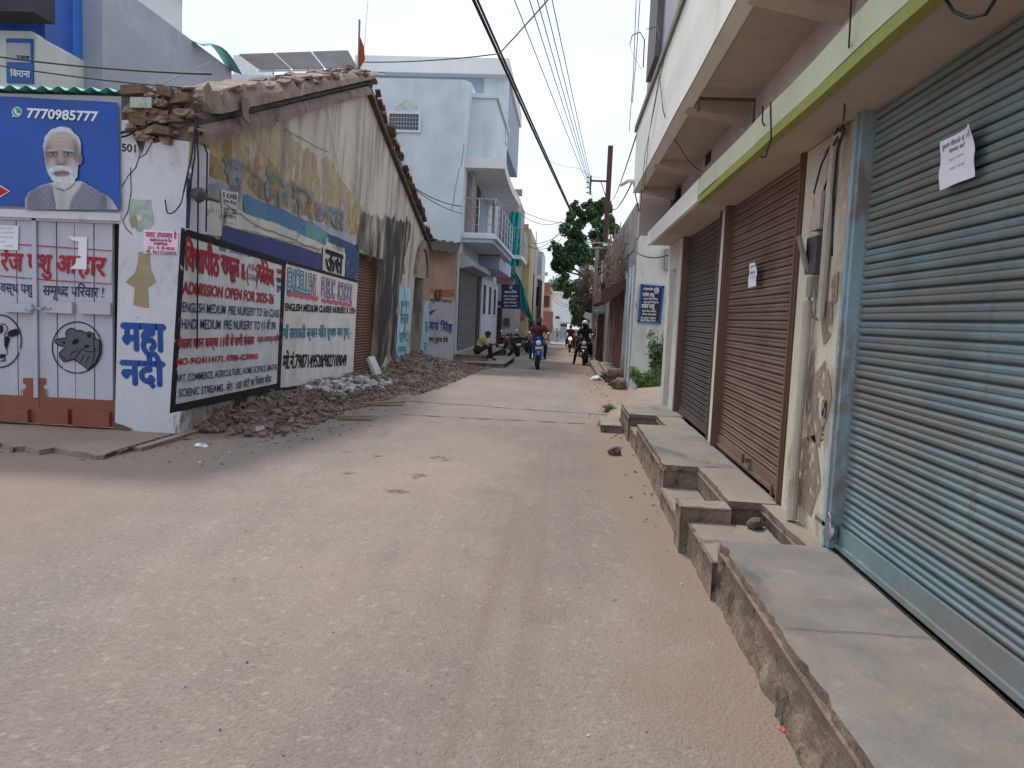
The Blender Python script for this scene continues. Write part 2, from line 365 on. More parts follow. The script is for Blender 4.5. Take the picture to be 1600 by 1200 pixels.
def letters(g, text, bl, br, tl, bold=.012, ref=None, m=0, jitter=0.0):
    """write text on a surface: bl, br = baseline ends, tl = top of capitals / headline above bl (3-D points)"""
    dev = any('\u0900' <= ch <= '\u097f' for ch in text)
    if ref is None: ref = .60 if dev else .70
    bl,br,tl = V(bl),V(br),V(tl); o = rnd(0,50)
    if dev and bold > .012:                       # brush weight: the strokes laid side by side
        n = (br-bl).cross(tl-bl); n = n.normalized()*.0006 if n.length else V(); q = (br-bl)*.0
        vs, fs, wd = _layout(text, .008); ex = (br-bl)/wd; ey = (tl-bl)/ref; b = bold-.006
        for k,(dx,dy) in enumerate(((-b,0),(b,0),(0,b),(0,-b*.7))):
            s_ = ex*dx+ey*dy+n*k; _lay(g,vs,fs,wd,ref,bl+s_,br+s_,tl+s_,m,jitter,o)
        return
    vs, fs, wd = _layout(text, bold); _lay(g,vs,fs,wd,ref,bl,br,tl,m,jitter,o)
def _lay(g,vs,fs,wd,ref,bl,br,tl,m,jitter,o):
    pts = []
    for x,y in vs:
        s = x/wd; t = y/ref
        if jitter: t += jitter*mnoise.noise(V((x*1.3+o,0,0)))
        pts.append(g.v(bl+(br-bl)*s+(tl-bl)*t))
    for f in fs: g.f([pts[i] for i in f], m)
def dense(pts, step):
    out = []
    for i,p in enumerate(pts):
        q = V(pts[(i+1)%len(pts)]); p = V(p); n = max(1,int((q-p).length/step))
        out += [p.lerp(q,k/n) for k in range(n)]
    return out
def ragged(pts, amp, step=.12, axes=((0,1,0),(0,0,1))):
    o = rnd(0,99); a,b = V(axes[0]),V(axes[1]); r = []
    for p in dense(pts,step):
        q = p*4.3+V((o,o,o)); r.append(p+a*mnoise.noise(q)*amp+b*mnoise.noise(q+V((9,9,9)))*amp)
    return r
def ragged_g(g, pts, amp, step=.1, axes=((0,1,0),(0,0,1)), m=0):
    f = g.poly(ragged(pts,amp,step,axes), m)
    if f: bmesh.ops.triangulate(g.bm, faces=[f])

# ------------------------------------------------------------------ ground and road
def road_z(x,y): return gz(y)+.012*mnoise.noise(V((x*.9,y*.9,0)))
def ground_sheet(name, xs, ys, off, m, amp=0.0):
    g = G(); rows = [[g.v((x,y,gz(y)+off+(amp*mnoise.noise(V((x*.9,y*.9,0))) if amp else 0))) for x in xs] for y in ys]
    for i in range(len(ys)-1):
        for j in range(len(xs)-1): g.f([rows[i][j],rows[i][j+1],rows[i+1][j+1],rows[i+1][j]])
    return tag(g.build(name, m, smooth=True, fix=False), kind='structure')
mk('earth',(.31,.22,.175),var=.14,vs=.8,bump=.5,bs=40,stains=[((.25,.165,.12),3,(1,1,1),.52,.7,.5)])
ground_sheet('ground', [-400,-60,-20,-8,0,8,20,60,400], [-30,-8,0,8,15,30,60,120,200,600], -.03, M['earth'])
# road: worn dusty asphalt that turns to reddish dust at its edges
def road_material():
    m = mk('road_dusty',(.325,.272,.236),var=.10,vs=.55,fine=.30,fs=48,rough=.93,bump=.8,bs=70,
        stains=[((.38,.30,.255),.35,(1,.45,1),.45,.68,.7),((.24,.20,.18),1.1,(1.6,.5,1),.56,.72,.6),((.20,.165,.15),.8,(1,.35,1),.66,.70,.55),((.41,.345,.305),3.2,(1,.6,1),.50,.74,.35),((.23,.19,.165),4.5,(1,.6,1),.56,.74,.45),((.55,.475,.41),20,(1,1,1),.56,.70,.42),((.12,.10,.09),26,(1,1,1),.58,.70,.42)])
    t = m.node_tree; L = t.links.new; p = t.nodes['Principled BSDF']
    src = p.inputs['Base Color'].links[0].from_socket
    geo = t.nodes.new('ShaderNodeNewGeometry'); sp = t.nodes.new('ShaderNodeSeparateXYZ'); L(geo.outputs['Position'],sp.inputs[0])
    def band(inp, lo, hi):
        q = t.nodes.new('ShaderNodeMapRange'); q.inputs[1].default_value = lo; q.inputs[2].default_value = hi; L(inp,q.inputs[0]); return q.outputs[0]
    def math_(op,a,b):
        q = t.nodes.new('ShaderNodeMath'); q.operation = op
        for i,z in enumerate((a,b)):
            if isinstance(z,(int,float)): q.inputs[i].default_value = z
            else: L(z,q.inputs[i])
        return q.outputs[0]
    nzz = t.nodes.new('ShaderNodeTexNoise'); nzz.inputs['Scale'].default_value = .9; nzz.inputs['Detail'].default_value = 6
    nzz.inputs['Roughness'].default_value = .68; L(geo.outputs['Position'],nzz.inputs[0]); nn = math_('MULTIPLY',math_('SUBTRACT',nzz.outputs[0],.5),1.9)
    x = math_('ADD',sp.outputs[0],nn)
    right = band(x,.35,.72); left = band(x,-2.7,-4.6)
    both = math_('MAXIMUM',right,math_('MULTIPLY',left,.8))
    q = t.nodes.new('ShaderNodeMix'); q.data_type = 'RGBA'; L(both,q.inputs[0]); L(src,q.inputs[6]); q.inputs[7].default_value = (.32,.235,.19,1)
    # faint tyre-polished bands running along the street
    mpt = t.nodes.new('ShaderNodeMapping'); mpt.inputs['Scale'].default_value = (7.0,.10,1); mpt.inputs['Rotation'].default_value = (0,0,.10); L(geo.outputs['Position'],mpt.inputs[0])
    nst = t.nodes.new('ShaderNodeTexNoise'); nst.inputs['Scale'].default_value = 1.0; nst.inputs['Detail'].default_value = 4; L(mpt.outputs[0],nst.inputs[0])
    tw = math_('MULTIPLY',band(nst.outputs[0],.50,.66),math_('MULTIPLY',band(sp.outputs[0],-.75,-.35),band(sp.outputs[0],.55,.25)))
    q2 = t.nodes.new('ShaderNodeMix'); q2.data_type = 'RGBA'; q2.inputs[7].default_value = (.27,.20,.165,1)
    L(math_('MULTIPLY',tw,.42),q2.inputs[0]); L(q.outputs[2],q2.inputs[6]); L(q2.outputs[2],p.inputs['Base Color'])
    return m
road_material()
ys = [-8+.4*i for i in range(95)]+[31+2*i for i in range(50)]
ground_sheet('road', [-16+.4*i for i in range(45)]+[2.4,4,6], ys, 0.0, M['road_dusty'], .012)
# two worn grooves across the road where a drain was laid
for a,b in (((623,626),(948,649)),((626,648),(922,663))):
    A_,B_ = AG(*a),AG(*b); g = G()
    n = 70; up = []; dn = []
    for i in range(n+1):
        p = A_.lerp(B_,i/n); k = mnoise.noise(V((i*.35,a[0],0))); wv = .012+.028*max(0,mnoise.noise(V((i*.21,b[0],5)))+.25)
        p.y += .05*k; p.z = road_z(p.x,p.y); up.append(p+V((0,wv,.007))); dn.append(p+V((0,-wv,.007)))
    for i in range(n): g.poly([dn[i],dn[i+1],up[i+1],up[i]])
    tag(g.build('road_groove', mk('groove%d'%a[1],(.12,.085,.07),flake=(4,.36,.46),bump=.2), fix=False), kind='structure')
# small worn scars in the asphalt
g = G()
for px,py,w_,h_ in ((690,716,.17,.10),(655,745,.10,.07),(590,712,.08,.05),(545,740,.1,.035),(620,768,.16,.05),(870,700,.05,.03),(960,938,.02,.012),(540,706,.2,.02)):
    c = AG(px,py); pts = [c+V((w_*math.cos(t)*(.7+.5*mnoise.noise(V((px,t,0)))),h_*math.sin(t)*(.7+.6*mnoise.noise(V((py,t*2,0))))*2+0,.0)) for t in [k*math.pi/9 for k in range(18)]]
    for q in pts: q.z = road_z(q.x,q.y)+.005
    g.poly(pts)
tag(g.build('road_scars', mk('scar',(.215,.175,.155),flake=(9,.44,.62),bump=.3), fix=False), kind='structure')

# ------------------------------------------------------------------ right: shop building with three shutters
XR = 1.53; ZP = .35
bld = thing('shop_building',(XR,6,0),'cream shop building on the right with lime green edged canopy and overhanging white upper floor','building')
g = G()
# ground-floor wall pieces between the shutters (openings are real recesses)
ZS = 2.69
for y0,y1 in ((4.36,5.22),):
    g.box((XR-.02,y0,0),(XR+.5,y1,ZS))
g.build('wall', M['peeling_cream'], bld)
for y0_,y1_,xo in ((7.72,8.02,-.005),(10.55,10.95,-.035),(11.55,11.85,-.035)):
    g = G(); g.box((XR+xo,y0_,0),(XR+.5,y1_,ZS)); g.build('pilaster', M['white_paint'], bld)
g = G(); g.box((XR+.1,10.95,0),(XR+.5,11.55,2.32)); g.box((XR-.03,10.95,2.32),(XR+.5,11.55,ZS)); g.build('niche', M['plaster_cream'], bld)
g = G(); g.box((XR-.012,11.85,0),(4.5,12.05,3.45)); g.box((XR+.5,-6,0),(4.5,11.85,ZS)); g.build('end_wall', M['plaster_cream'], bld)
# rolling shutters
def shutter(y0,y1,z0,z1,m,slat,rail_m,rail_w,amp,bar_h,bar_m,x=XR):
    g = G(); n = int((z1-z0-bar_h)/slat); prof = []
    for i in range(n):
        for t,dx in ((0,-.5),(.05,-.45),(.10,.55),(.2,.86),(.34,1.0),(.45,.80),(.52,.42),(.59,.72),(.76,.92),(.91,.66),(.965,-.3)):
            prof.append((z0+bar_h+slat*(i+t), dx*amp))
    prof.append((z0+bar_h+slat*n,0)); prof.append((z1+.1,0))
    k = max(2,int((y1-y0)/.22)); sag = [rnd(-1,1)*.0002 for _ in range(k+1)]
    rows = [[g.v((x+.045-dx+sag[j]+.003*mnoise.noise(V((y0+(y1-y0)*j/k*.8,z*.5,x))),y0+(y1-y0)*j/k,z)) for j in range(k+1)] for z,dx in prof]
    for a in range(len(rows)-1):
        for b in range(k): g.f([rows[a][b],rows[a+1][b],rows[a+1][b+1],rows[a][b+1]])
    sh = g.build('rolling_shutter', m, bld, smooth=False)
    g = G(); g.box((x+.012,y0,z0+.012),(x+.05,y1,z0+bar_h)); g.box((x-.004,y0,z0+.008),(x+.04,y1,z0+.035)); g.build('bottom_bar', bar_m, sh)
    for yy in (y0-rail_w,y1):
        g = G(); g.box((x-.035,yy,z0-.0),(x+.07,yy+rail_w,z1+.05)); g.box((x-.05,yy+rail_w*.3,z0),(x-.035,yy+rail_w*.7,z1+.05)); g.build('guide_rail', rail_m, sh)
    return sh
sb = shutter(-3.0,4.24,ZP+.006,2.75,M['shutter_blue'],.0745,M['pale_blue_paint'],.115,.024,.13,M['shutter_blue'])
g = G(); c = AX(1297,830,XR-.03); g.lathe(c,(-1,0,.2),((0,-.02),(.045,-.02),(.052,0),(.045,.02),(0,.024)),16); g.tube([c+V((-.01,-.03,.03)),c+V((-.01,-.03,.08)),c+V((-.01,.0,.1)),c+V((-.01,.03,.08)),c+V((-.01,.03,.03))],.008)
g.box(c+V((-.02,.03,.015)),c+V((.0,.2,.04))); g.build('padlock', M['steel'], sb)
sbr = shutter(5.34,7.66,ZP+.006,2.72,M['shutter_brown'],.066,M['steel_brown'],.085,.020,.12,M['shutter_brown'],XR+.01)
for px,py in ((1166,718),(1212,768)):
    g = G(); c = AX(px,py,XR-.01); g.box(c+V((-.02,-.06,-.015)),c+V((.02,.06,.02))); g.tube([c+V((-.03,0,-.03)),c+V((-.03,0,.05))],.012)
    g.build('lock_hasp', M['steel_brown'], sbr)
sdk = shutter(8.10,10.50,ZP+.006,2.70,M['shutter_dark'],.062,M['steel_brown'],.055,.024,.10,M['shutter_dark'],XR+.03)
g = G(); g.box((XR-.022,-3,ZP-.003),(XR-.012,4.35,ZP+.004)); g.box((XR-.020,5.3,ZP-.003),(XR-.012,7.7,ZP+.004)); g.build('threshold_gap', M['dark_gap'], bld)
# canopy: cream soffit slab with lime front and olive drip; white further on
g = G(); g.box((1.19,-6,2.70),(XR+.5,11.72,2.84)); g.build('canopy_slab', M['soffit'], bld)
def wob(y,k): return .012*mnoise.noise(V((y*.8,k,0)))
g = G(); g.grid(lambda u,v: (1.15+wob(-6+13.3*u,3),-6+13.3*u,2.715+.155*v+wob(-6+13.3*u,1)),40,1); g.grid(lambda u,v: (1.15+.10*v,-6+13.3*u,2.87+wob(-6+13.3*u,1)),40,1); g.build('canopy_front', M['lime_band'], bld)
g = G(); g.grid(lambda u,v: (1.152,-6+13.3*u,2.655+.062*v+wob(-6+13.3*u,1)),40,1); g.grid(lambda u,v: (1.152+.055*v,-6+13.3*u,2.655+wob(-6+13.3*u,1)),40,1); g.grid(lambda u,v: (1.207,-6+13.3*u,2.655+.06*v),40,1); g.build('drip_edge', M['olive_band'], bld)
g = G(); g.box((1.148,7.3,2.675),(1.19,11.74,2.875)); g.box((1.15,11.70,2.69),(XR+.5,11.76,2.86)); g.build('canopy_front', M['parapet_white'], bld)
# wall above the canopy
g = G(); g.box((XR,-6,2.84),(XR+.4,11.2,3.52))
g.build('upper_wall', M['wall_pinkish'], bld)
c1,c2 = AX(1214,150,XR),AX(1236,108,XR)
g = G(); g.box((XR-.006,c2.y,3.02),(XR+.01,c2.y+.22,3.3)); c=AX(1109,240,XR); g.box((XR-.006,c.y-.1,c.z-.1),(XR+.01,c.y+.25,c.z+.16)); g.box((XR-.05,11.2,2.86),(XR+.3,11.9,3.45)); g.build('vents_and_shaded_end', M['dark_gap'], bld)  # two vents; the last box paints the shaded wall end dark
g = G(); g.box((XR-.5,11.9,2.86),(XR+1.5,12.05,3.5)); g.build('side_panel', M['taupe_wall'], bld)
# overhanging first floor: slab, tapered brackets, parapet, ledge, recessed wall
XB = .90; ZB = 3.50
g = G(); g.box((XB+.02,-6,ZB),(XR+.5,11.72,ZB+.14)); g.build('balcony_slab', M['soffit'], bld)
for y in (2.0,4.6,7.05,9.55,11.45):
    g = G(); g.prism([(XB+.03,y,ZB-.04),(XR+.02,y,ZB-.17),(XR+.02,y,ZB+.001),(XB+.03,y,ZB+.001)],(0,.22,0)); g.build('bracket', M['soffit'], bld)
g = G()
g.grid(lambda u,v: (XB+.01*mnoise.noise(V((u*9,v*3,0))),-6+17.72*u,ZB-.05+.92*v+.01*mnoise.noise(V((u*11,7,0)))),60,4)
g.box((XB+.01,-6,ZB-.05),(XB+.12,11.71,ZB+.86)); g.box((XB,11.70,ZB-.05),(XR+.6,11.76,ZB+.86)); g.build('parapet', M['parapet_white'], bld)
g = G(); g.box((XB-.03,-6,4.34),(XB+.2,11.8,4.42)); g.box((XB-.015,3,4.42),(XB+.1,11.78,4.47)); g.build('ledge', mk('ledge_brown',(.24,.21,.16),stains=[((.10,.09,.08),4,(1,1,1),.5,.7,.6)]), bld)
g = G(); g.box((XB+.05,-6,4.45),(XR+.6,11.0,7.6)); g.build('upper_storey', M['grey_render'], bld)
for y0_,y1_,z0_,z1_ in ((3.5,5.9,4.5,5.1),(6.6,8.2,5.0,6.4),(9.3,10.3,4.62,6.3)):
    g = G(); g.box((XB-.03,y0_,z0_),(XB+.05,y1_,z1_)); g.build('window_shade', mat('shade_grey%d'%int(y0_),(.17,.16,.17)), bld)
g = G(); g.box((XB-.22,-6,7.45),(XR+.6,11.2,7.62)); g.build('roof_edge', M['roof_white'], bld)
# pipes
g = G(); a,b = AX(1092,102,1.0),AX(1222,106,XR-.04); b.z = a.z = 3.43; g.tube([V((1.02,a.y,3.33)),V((1.02,a.y,3.43)),V((XR-.05,a.y,3.43)),V((XR-.05,a.y,3.2))],.016,8); g.build('drain_pipe', mk('pipe_rust',(.16,.10,.07),var=.3), bld)
g = G(); p = AX(1256,470,XR-.06); q = AX(1238,780,XR-.06); g.tube([(XR-.065,4.83,.36),(XR-.065,4.83,1.0),(XR-.065,4.83,1.72)],.027,10); g.tube([(XR-.065,4.83,.36),(XR-.065,4.83,.62)],.034,10); g.tube([(XR-.05,4.62,1.62),(XR-.05,4.62,2.66)],.024,8); g.build('drain_pipe', M['pipe_grey'], bld)
# broken plaster and stains on the pier beside the blue shutter
for pts in (((1255,600),(1290,560),(1300,620),(1280,700),(1262,690)),((1250,690),(1275,680),(1282,760),(1268,810),(1245,780)),((1283,470),(1300,465),(1298,520),(1286,540)),((1262,560),(1272,540),(1270,640),(1258,660)),((1300,430),(1312,420),(1308,470),(1299,480))):
    g = G(); ragged_g(g,[AX(x,y,XR-.0245) for x,y in pts],.035,.03); g.build('plaster_scar', M.get('pt_scar') or paint('pt_scar',(.30,.22,.17),(9,.40,.52)), bld, fix=False)
g = G(); a = AX(1291,655,XR-.026); letters(g,'S',a+V((0,.01,-.0)),a+V((0,.01,.11)),a+V((0,.10,0)),.03); b = AX(1286,690,XR-.026); letters(g,'us',b,b+V((0,0,.09)),b+V((0,.06,0)),.0)
g.build('lettering', M['pt_black'], bld, fix=False)
# electricity meters on the pier
mtr = thing('meter_box',AX(1283,375,XR-.1),'dusty dark electricity meter box with sloping lid on the pier between brown and blue shutters','meter box')
g = G(); g.box((XR-.085,4.68,1.88),(XR-.02,4.88,2.10)); g.build('case', M['box_dark'], mtr)
g = G(); g.obox((XR-.10,4.88,2.0),(.009,.0,.0),(0.015,.075,.0),(-.035,0,.11)); g.build('lid', M['box_grey'], mtr)
g = G(); g.obox((XR-.055,4.78,1.80),(.03,0,0),(0,.04,0),(0,0,.06)); g.tube([(XR-.06,4.82,1.8),(XR-.05,4.86,1.7),(XR-.04,4.8,1.62)],.01); g.tube([(XR-.06,4.76,1.82),(XR-.06,4.70,1.66),(XR-.04,4.72,1.6)],.008); g.build('conduit', M['box_grey'], mtr)
mt2 = thing('fuse_box',AX(1285,320,XR-.05),'small pale fuse box with red stain above the dark meter box','fuse box')
g = G(); g.box((XR-.075,4.70,2.14),(XR-.02,4.86,2.36)); g.build('case', mat('fuse_cream',(.5,.42,.36),stains=[((.5,.12,.06),9,(1,1,1),.56,.64,.8)]), mt2)
g = G(); g.box((XR-.06,4.62,2.18),(XR-.02,4.69,2.33)); g.build('switch', M['box_dark'], mt2)

# notices pasted on the shutters
def curled_paper(name,label,corners,X,m,lines,grp=None,cat='paper notice',nrm=(-1,0,0),curl=.05):
    P = [AX(x,y,X) for x,y in corners]                # tl, tr, br, bl
    n = V(nrm); g = G()
    def fn(u,v):
        p = P[3].lerp(P[2],u).lerp(P[0].lerp(P[1],u),v)
        return p+n*(.004+curl*max(0,(u-.75)*2)*max(0,v-.5)*2+.006*math.sin(v*5+u*3)**2)
    g.grid(fn,10,12); o = g.build(name,m)
    md = o.modifiers.new('s','SOLIDIFY'); md.thickness = .0008
    tag(o,label,cat,grp)
    if lines:
        g = G(); 
        for tx,u0,u1,v0,v1,mi in lines:
            k = G(); letters(k,tx,(u0,v0,0),(u1,v0,0),(u0,v1,0),.01)
            vm = {}
            for q in k.bm.verts: vm[q] = g.v(fn(q.co.x,q.co.y)+n*.0025)
            for f in k.bm.faces: g.f([vm[q] for q in f.verts],mi)
            k.bm.free()
        g.build('printing',[M['ink_grey'],M['ink_faint']],o,fix=False)
    return o
curled_paper('paper_notice','white paper notice with printed Hindi lines pasted high on the pale blue shutter',((1473,222),(1528,193),(1525,276),(1470,298)),XR-.012,M['paper'],
   [('दुकान िकराये से देना है',.08,.95,.80,.88,0),('संपकर् करें',.30,.72,.66,.73,0),('98271 09049',.28,.72,.50,.55,1),('79871 49528',.28,.72,.32,.37,1)],'notices on the shutters')
curled_paper('paper_notice','narrow white paper notice pasted in the middle of the brown shutter',((1173,412),(1186,408),(1182,447),(1170,450)),XR-.01,M['paper'],
   [('दुकान',.2,.85,.80,.88,0),('िकराये से',.15,.85,.52,.62,0),('देना है',.2,.8,.34,.42,1)],'notices on the shutters')

# ------------------------------------------------------------------ plinths and steps in front of the shops
def rough_block(name,label,x0,x1,y0,y1,z0,z1,cat='step',rough=.02,top=None,grp='stone plinths before the shops',lip=True,seed=0,joints=()):
    """stone-topped masonry block: crumbling side faces and a thin overhanging slab"""
    random.seed(seed+31); root = thing(name,((x0+x1)/2,(y0+y1)/2,z0),label,cat,grp)
    g = G(); zt = z1-(.045 if lip else .0); o = V((seed*3.1,seed,0))
    def side(a,b):
        a,b = V(a),V(b); n = V((b.y-a.y,-(b.x-a.x),0)).normalized(); L_ = (b-a).length
        nu = max(6,int(L_/.022)); nv = max(5,int((zt-z0)/.022))
        def fn(u,v):
            p = a.lerp(b,u); p.z = z0+(zt-z0)*v
            k = mnoise.noise(p*9+o)*.7+mnoise.noise(p*26+o)*.35+mnoise.noise(p*3+o)*.7-1.1*max(0,mnoise.noise(p*6+o*2)-.22)
            e = 0.0 if (u in (0,1)) else 1.0
            return p+n*(rough*k*e+.015*(1-v)**2*e-.016*e)
        g.grid(fn,nu,nv)
    side((x0,y1,0),(x0,y0,0)); side((x0,y0,0),(x1,y0,0)); side((x1,y1,0),(x0,y1,0))
    g.poly([(x0-.012,y0-.01,zt-.002),(x1,y0-.01,zt-.002),(x1,y1+.0,zt-.002),(x0-.012,y1+.0,zt-.002)])
    g.build('masonry',M['slab_side'],root,smooth=True)
    g = G()
    if lip:
        nx,ny = max(3,int((x1-x0)/.06)),max(3,int((y1-y0)/.05))
        def e(x,y):
            dx = dy = 0
            if x <= x0+1e-6: dx = .012*mnoise.noise(V((y*4,seed,1)))+.055*max(0,mnoise.noise(V((y*5,seed,2)))-.15)+.02*max(0,mnoise.noise(V((y*16,seed,2))))
            if y <= y0+1e-6: dy = .012*mnoise.noise(V((x*5,seed,3)))+.05*max(0,mnoise.noise(V((x*9,seed,4))))
            return V((x+dx,y+dy,0))
        T = [[e(x0+(x1-x0)*i/nx,y0+(y1-y0)*j/ny) for j in range(ny+1)] for i in range(nx+1)]
        tv = [[g.v((p.x,p.y,z1+.004*mnoise.noise(p*2))) for p in r] for r in T]; bv = [[g.v((p.x+.004,p.y+.004,zt)) for p in r] for r in T]
        for i in range(nx):
            for j in range(ny): g.f([tv[i][j],tv[i+1][j],tv[i+1][j+1],tv[i][j+1]]); 
        for j in range(ny): g.f([tv[0][j],tv[0][j+1],bv[0][j+1],bv[0][j]],1); g.f([tv[nx][j],bv[nx][j],bv[nx][j+1],tv[nx][j+1]])
        for i in range(nx): g.f([tv[i][0],bv[i][0],bv[i+1][0],tv[i+1][0]],1); g.f([tv[i][ny],tv[i+1][ny],bv[i+1][ny],bv[i][ny]])
        g.build('top_slab',[top or M['slab_top'],M['slab_side']],root)
    else:
        g.grid(lambda u,v:(x0+.01+(x1-x0-.01)*u,y0+.01+(y1-y0-.02)*v,z1+.006*mnoise.noise(V((u*5,v*7,seed)))),6,6); g.build('top_surface',top or M['concrete_dusty'],root)
    for yy in joints:
        g = G(); n_ = 8; L2 = [V((x0+.02+(x1-x0-.02)*k/n_,yy+.012*mnoise.noise(V((k*.9,yy,0))),z1+.0055)) for k in range(n_+1)]
        for a_,b_ in zip(L2[:-1],L2[1:]): g.poly([a_+V((0,-.0022,0)),b_+V((0,-.0022,0)),b_+V((0,.0022,0)),a_+V((0,.0022,0))])
        g.build('slab_joint',M['dark_recess'],root,fix=False)
    return root
XE = 1.522
rough_block('shop_plinth','long grey stone slab plinth in front of the pale blue shutter',.91,XE,-4.0,4.27,-.02,ZP,'plinth',.03,seed=1,joints=(3.05,1.75,.5))
rough_block('shop_plinth','narrow ledge under the peeling pier beside the pale blue shutter',1.39,XE+.02,4.275,5.26,-.02,ZP-.005,'plinth',.008,M['concrete_dusty'],seed=2)
rough_block('entry_step','low dusty landing between two plinths with a broken stone on it',.885,1.385,4.275,5.13,-.02,.225,'step',.012,lip=False,seed=3)
rough_block('entry_step','worn brown block step at the edge of the low landing',.83,1.165,5.14,5.37,-.02,.325,'step',.012,M['concrete_dusty'],lip=False,seed=4)
rough_block('shop_plinth','ledge running under the brown shutter',1.17,XE,5.27,6.48,-.02,ZP,'plinth',.008,M['concrete_dusty'],seed=5)
rough_block('entry_step','lowest sandy landing beside the ledge of the brown shutter',.865,1.165,5.375,6.48,-.02,.16,'step',.008,lip=False,seed=6)
rough_block('shop_plinth','grey slab plinth in front of the brown and dark shutters',.885,XE,6.49,9.0,-.02,ZP,'plinth',.015,seed=7,joints=(7.7,))
rough_block('shop_plinth','narrow ledge in the gap between the two far plinths',1.22,XE,9.005,9.92,-.02,ZP-.004,'plinth',.006,M['concrete_dusty'],seed=8)
rough_block('entry_step','small low step in the gap between the two far plinths',.885,1.215,9.01,9.915,-.02,.20,'step',.006,lip=False,seed=9)
rough_block('shop_plinth','farthest grey slab plinth at the white pilasters',.865,XE+.05,9.925,11.3,-.02,ZP,'plinth',.015,seed=10)
rough_block('curb_stone','flat pale stone in the dirt beside the farthest plinth',.55,.84,10.6,11.5,-.02,.10,'stone',.01,M['concrete_dusty'],lip=False,grp=None,seed=11)
def stone(name,label,px,py,z,r,sc,m,cat='stone',grp=None,seed=0,sub=2,jit=.35):
    random.seed(seed); c = AZ(px,py,z) if z is not None else AG(px,py); g = G()
    g.ico(c+V((0,0,r*sc[2]*.7)),r,sub,jit,0,sc,Matrix.Rotation(rnd(0,3),3,'Z')); return tag(g.build(name,m),label,cat,grp)
stone('broken_stone','broken brown stone lying on the low landing',1180,826,.225,.06,(1.1,.8,.75),M['stone_brown'],seed=3)
stone('loose_brick','brown half brick lying in the dirt beside the far plinth',960,711,None,.085,(.7,.9,.75),M['stone_brown'],cat='brick',seed=5)
stone('loose_brick','flat pale stone chip by the roadside right of the road grooves',950,637,None,.1,(1.3,.5,.25),M['concrete_dusty'],cat='stone chip',seed=6)
stone('litter','crumpled red wrapper near the bottom of the road',1224,1142,None,.018,(1.4,.8,.5),mat('litter_red',(.6,.12,.08)),cat='litter',seed=9)
stone('litter','small white scrap of paper on the road before the landing',1050,820,None,.02,(1.3,.7,.3),M['paper'],cat='litter',seed=10)
stone('litter','white rag lying in the roadside dirt before the motorcycle',932,594,None,.17,(1.0,.8,.45),M['paper'],cat='litter',seed=12)
# ramp of concrete beside the far plinth
g = G(); P = [AG(945,630),AG(1000,640),AG(1036,632),AG(1036,600),AG(1000,602),AG(965,618)]
rz = (.02,.1,.34,.36,.3,.08)
cc = sum(P,V())/6; cc.z = .2
pts = [V((p.x,p.y,gz(p.y)+z)) for p,z in zip([V((.62,11.6,0)),V((1.1,11.5,0)),V((1.75,11.6,0)),V((2.3,15.0,0)),V((1.4,14.4,0)),V((.9,13.4,0))],rz)]
ct = g.v((1.35,12.9,.24)); vs = [g.v(p) for p in pts]; vb = [g.v((p.x,p.y,gz(p.y)-.1)) for p in pts]
for i in range(6): g.f([vs[i],vs[(i+1)%6],ct]); g.f([vs[i],vb[i],vb[(i+1)%6],vs[(i+1)%6]])
bmesh.ops.subdivide_edges(g.bm,edges=g.bm.edges[:],cuts=3,use_grid_fill=True)
for q in g.bm.verts: q.co.z += .02*mnoise.noise(q.co*2.1)
tag(g.build('concrete_ramp',mat('ramp_dusty',(.32,.25,.205),stains=[((.27,.2,.16),2,(1,1,1),.52,.7,.5)],bump=.3),smooth=True),kind='structure')
# ------------------------------------------------------------------ left: cattle-feed shop with plank gate
YG = 8.40
shop = thing('feed_shop',(-7,YG,0),'lilac white cattle feed shop with closed plank gate and blue banner at the left corner','building')
g = G()
# pier between gate and street corner, slightly battered; its top is broken off
def pierx(z): return -4.345+.048*z
zt = 3.42
pl,pr = AY(179,672,YG).x,0
g.prism([(AY(179,672,YG).x,YG,-.05),(pierx(0),YG,-.05),(pierx(3.25),YG,AY(288,222,YG).z),(AY(270,218,YG).x,YG,AY(270,218,YG).z),(AY(240,224,YG).x,YG,AY(240,224,YG).z),(AY(232,205,YG).x,YG,AY(232,205,YG).z),(AY(222,190,YG).x,YG,3.15),(AY(205,160,YG).x,YG,3.40),(AY(200,145,YG).x,YG,3.52),(AY(190,145,YG).x,YG,3.52),(AY(186,300,YG).x,YG,2.3)],(0,.38,0))
pier = g.build('corner_pier',M['shop_wall_white'],shop)
g = G(); g.box((-12,YG+.02,AY(0,342,YG).z),(AY(188,330,YG).x,YG+.4,AY(0,142,YG).z-.02)); g.build('lintel_wall',M['shop_wall_white'],shop)
g = G(); g.box((-12,YG-.02,AY(60,338,YG).z-.02),(AY(190,336,YG).x,YG+.06,AY(60,326,YG).z-.02)); g.build('beam',M['shop_wall_white'],shop)
g = G()   # corrugated tin sheet edge over the wall
x1 = AY(197,142,YG).x; zz = AY(120,140,YG).z
def tin(u,v):
    x = -12+(x1+12)*u; return (x, YG-.10+1.5*v, zz-.015+.022*math.sin(x*34)+.15*v-.02*(x1-x)*.0)
g.grid(tin,360,2); ob = g.build('tin_roof',M['tin_green'],shop); md = ob.modifiers.new('s','SOLIDIFY'); md.thickness = .006
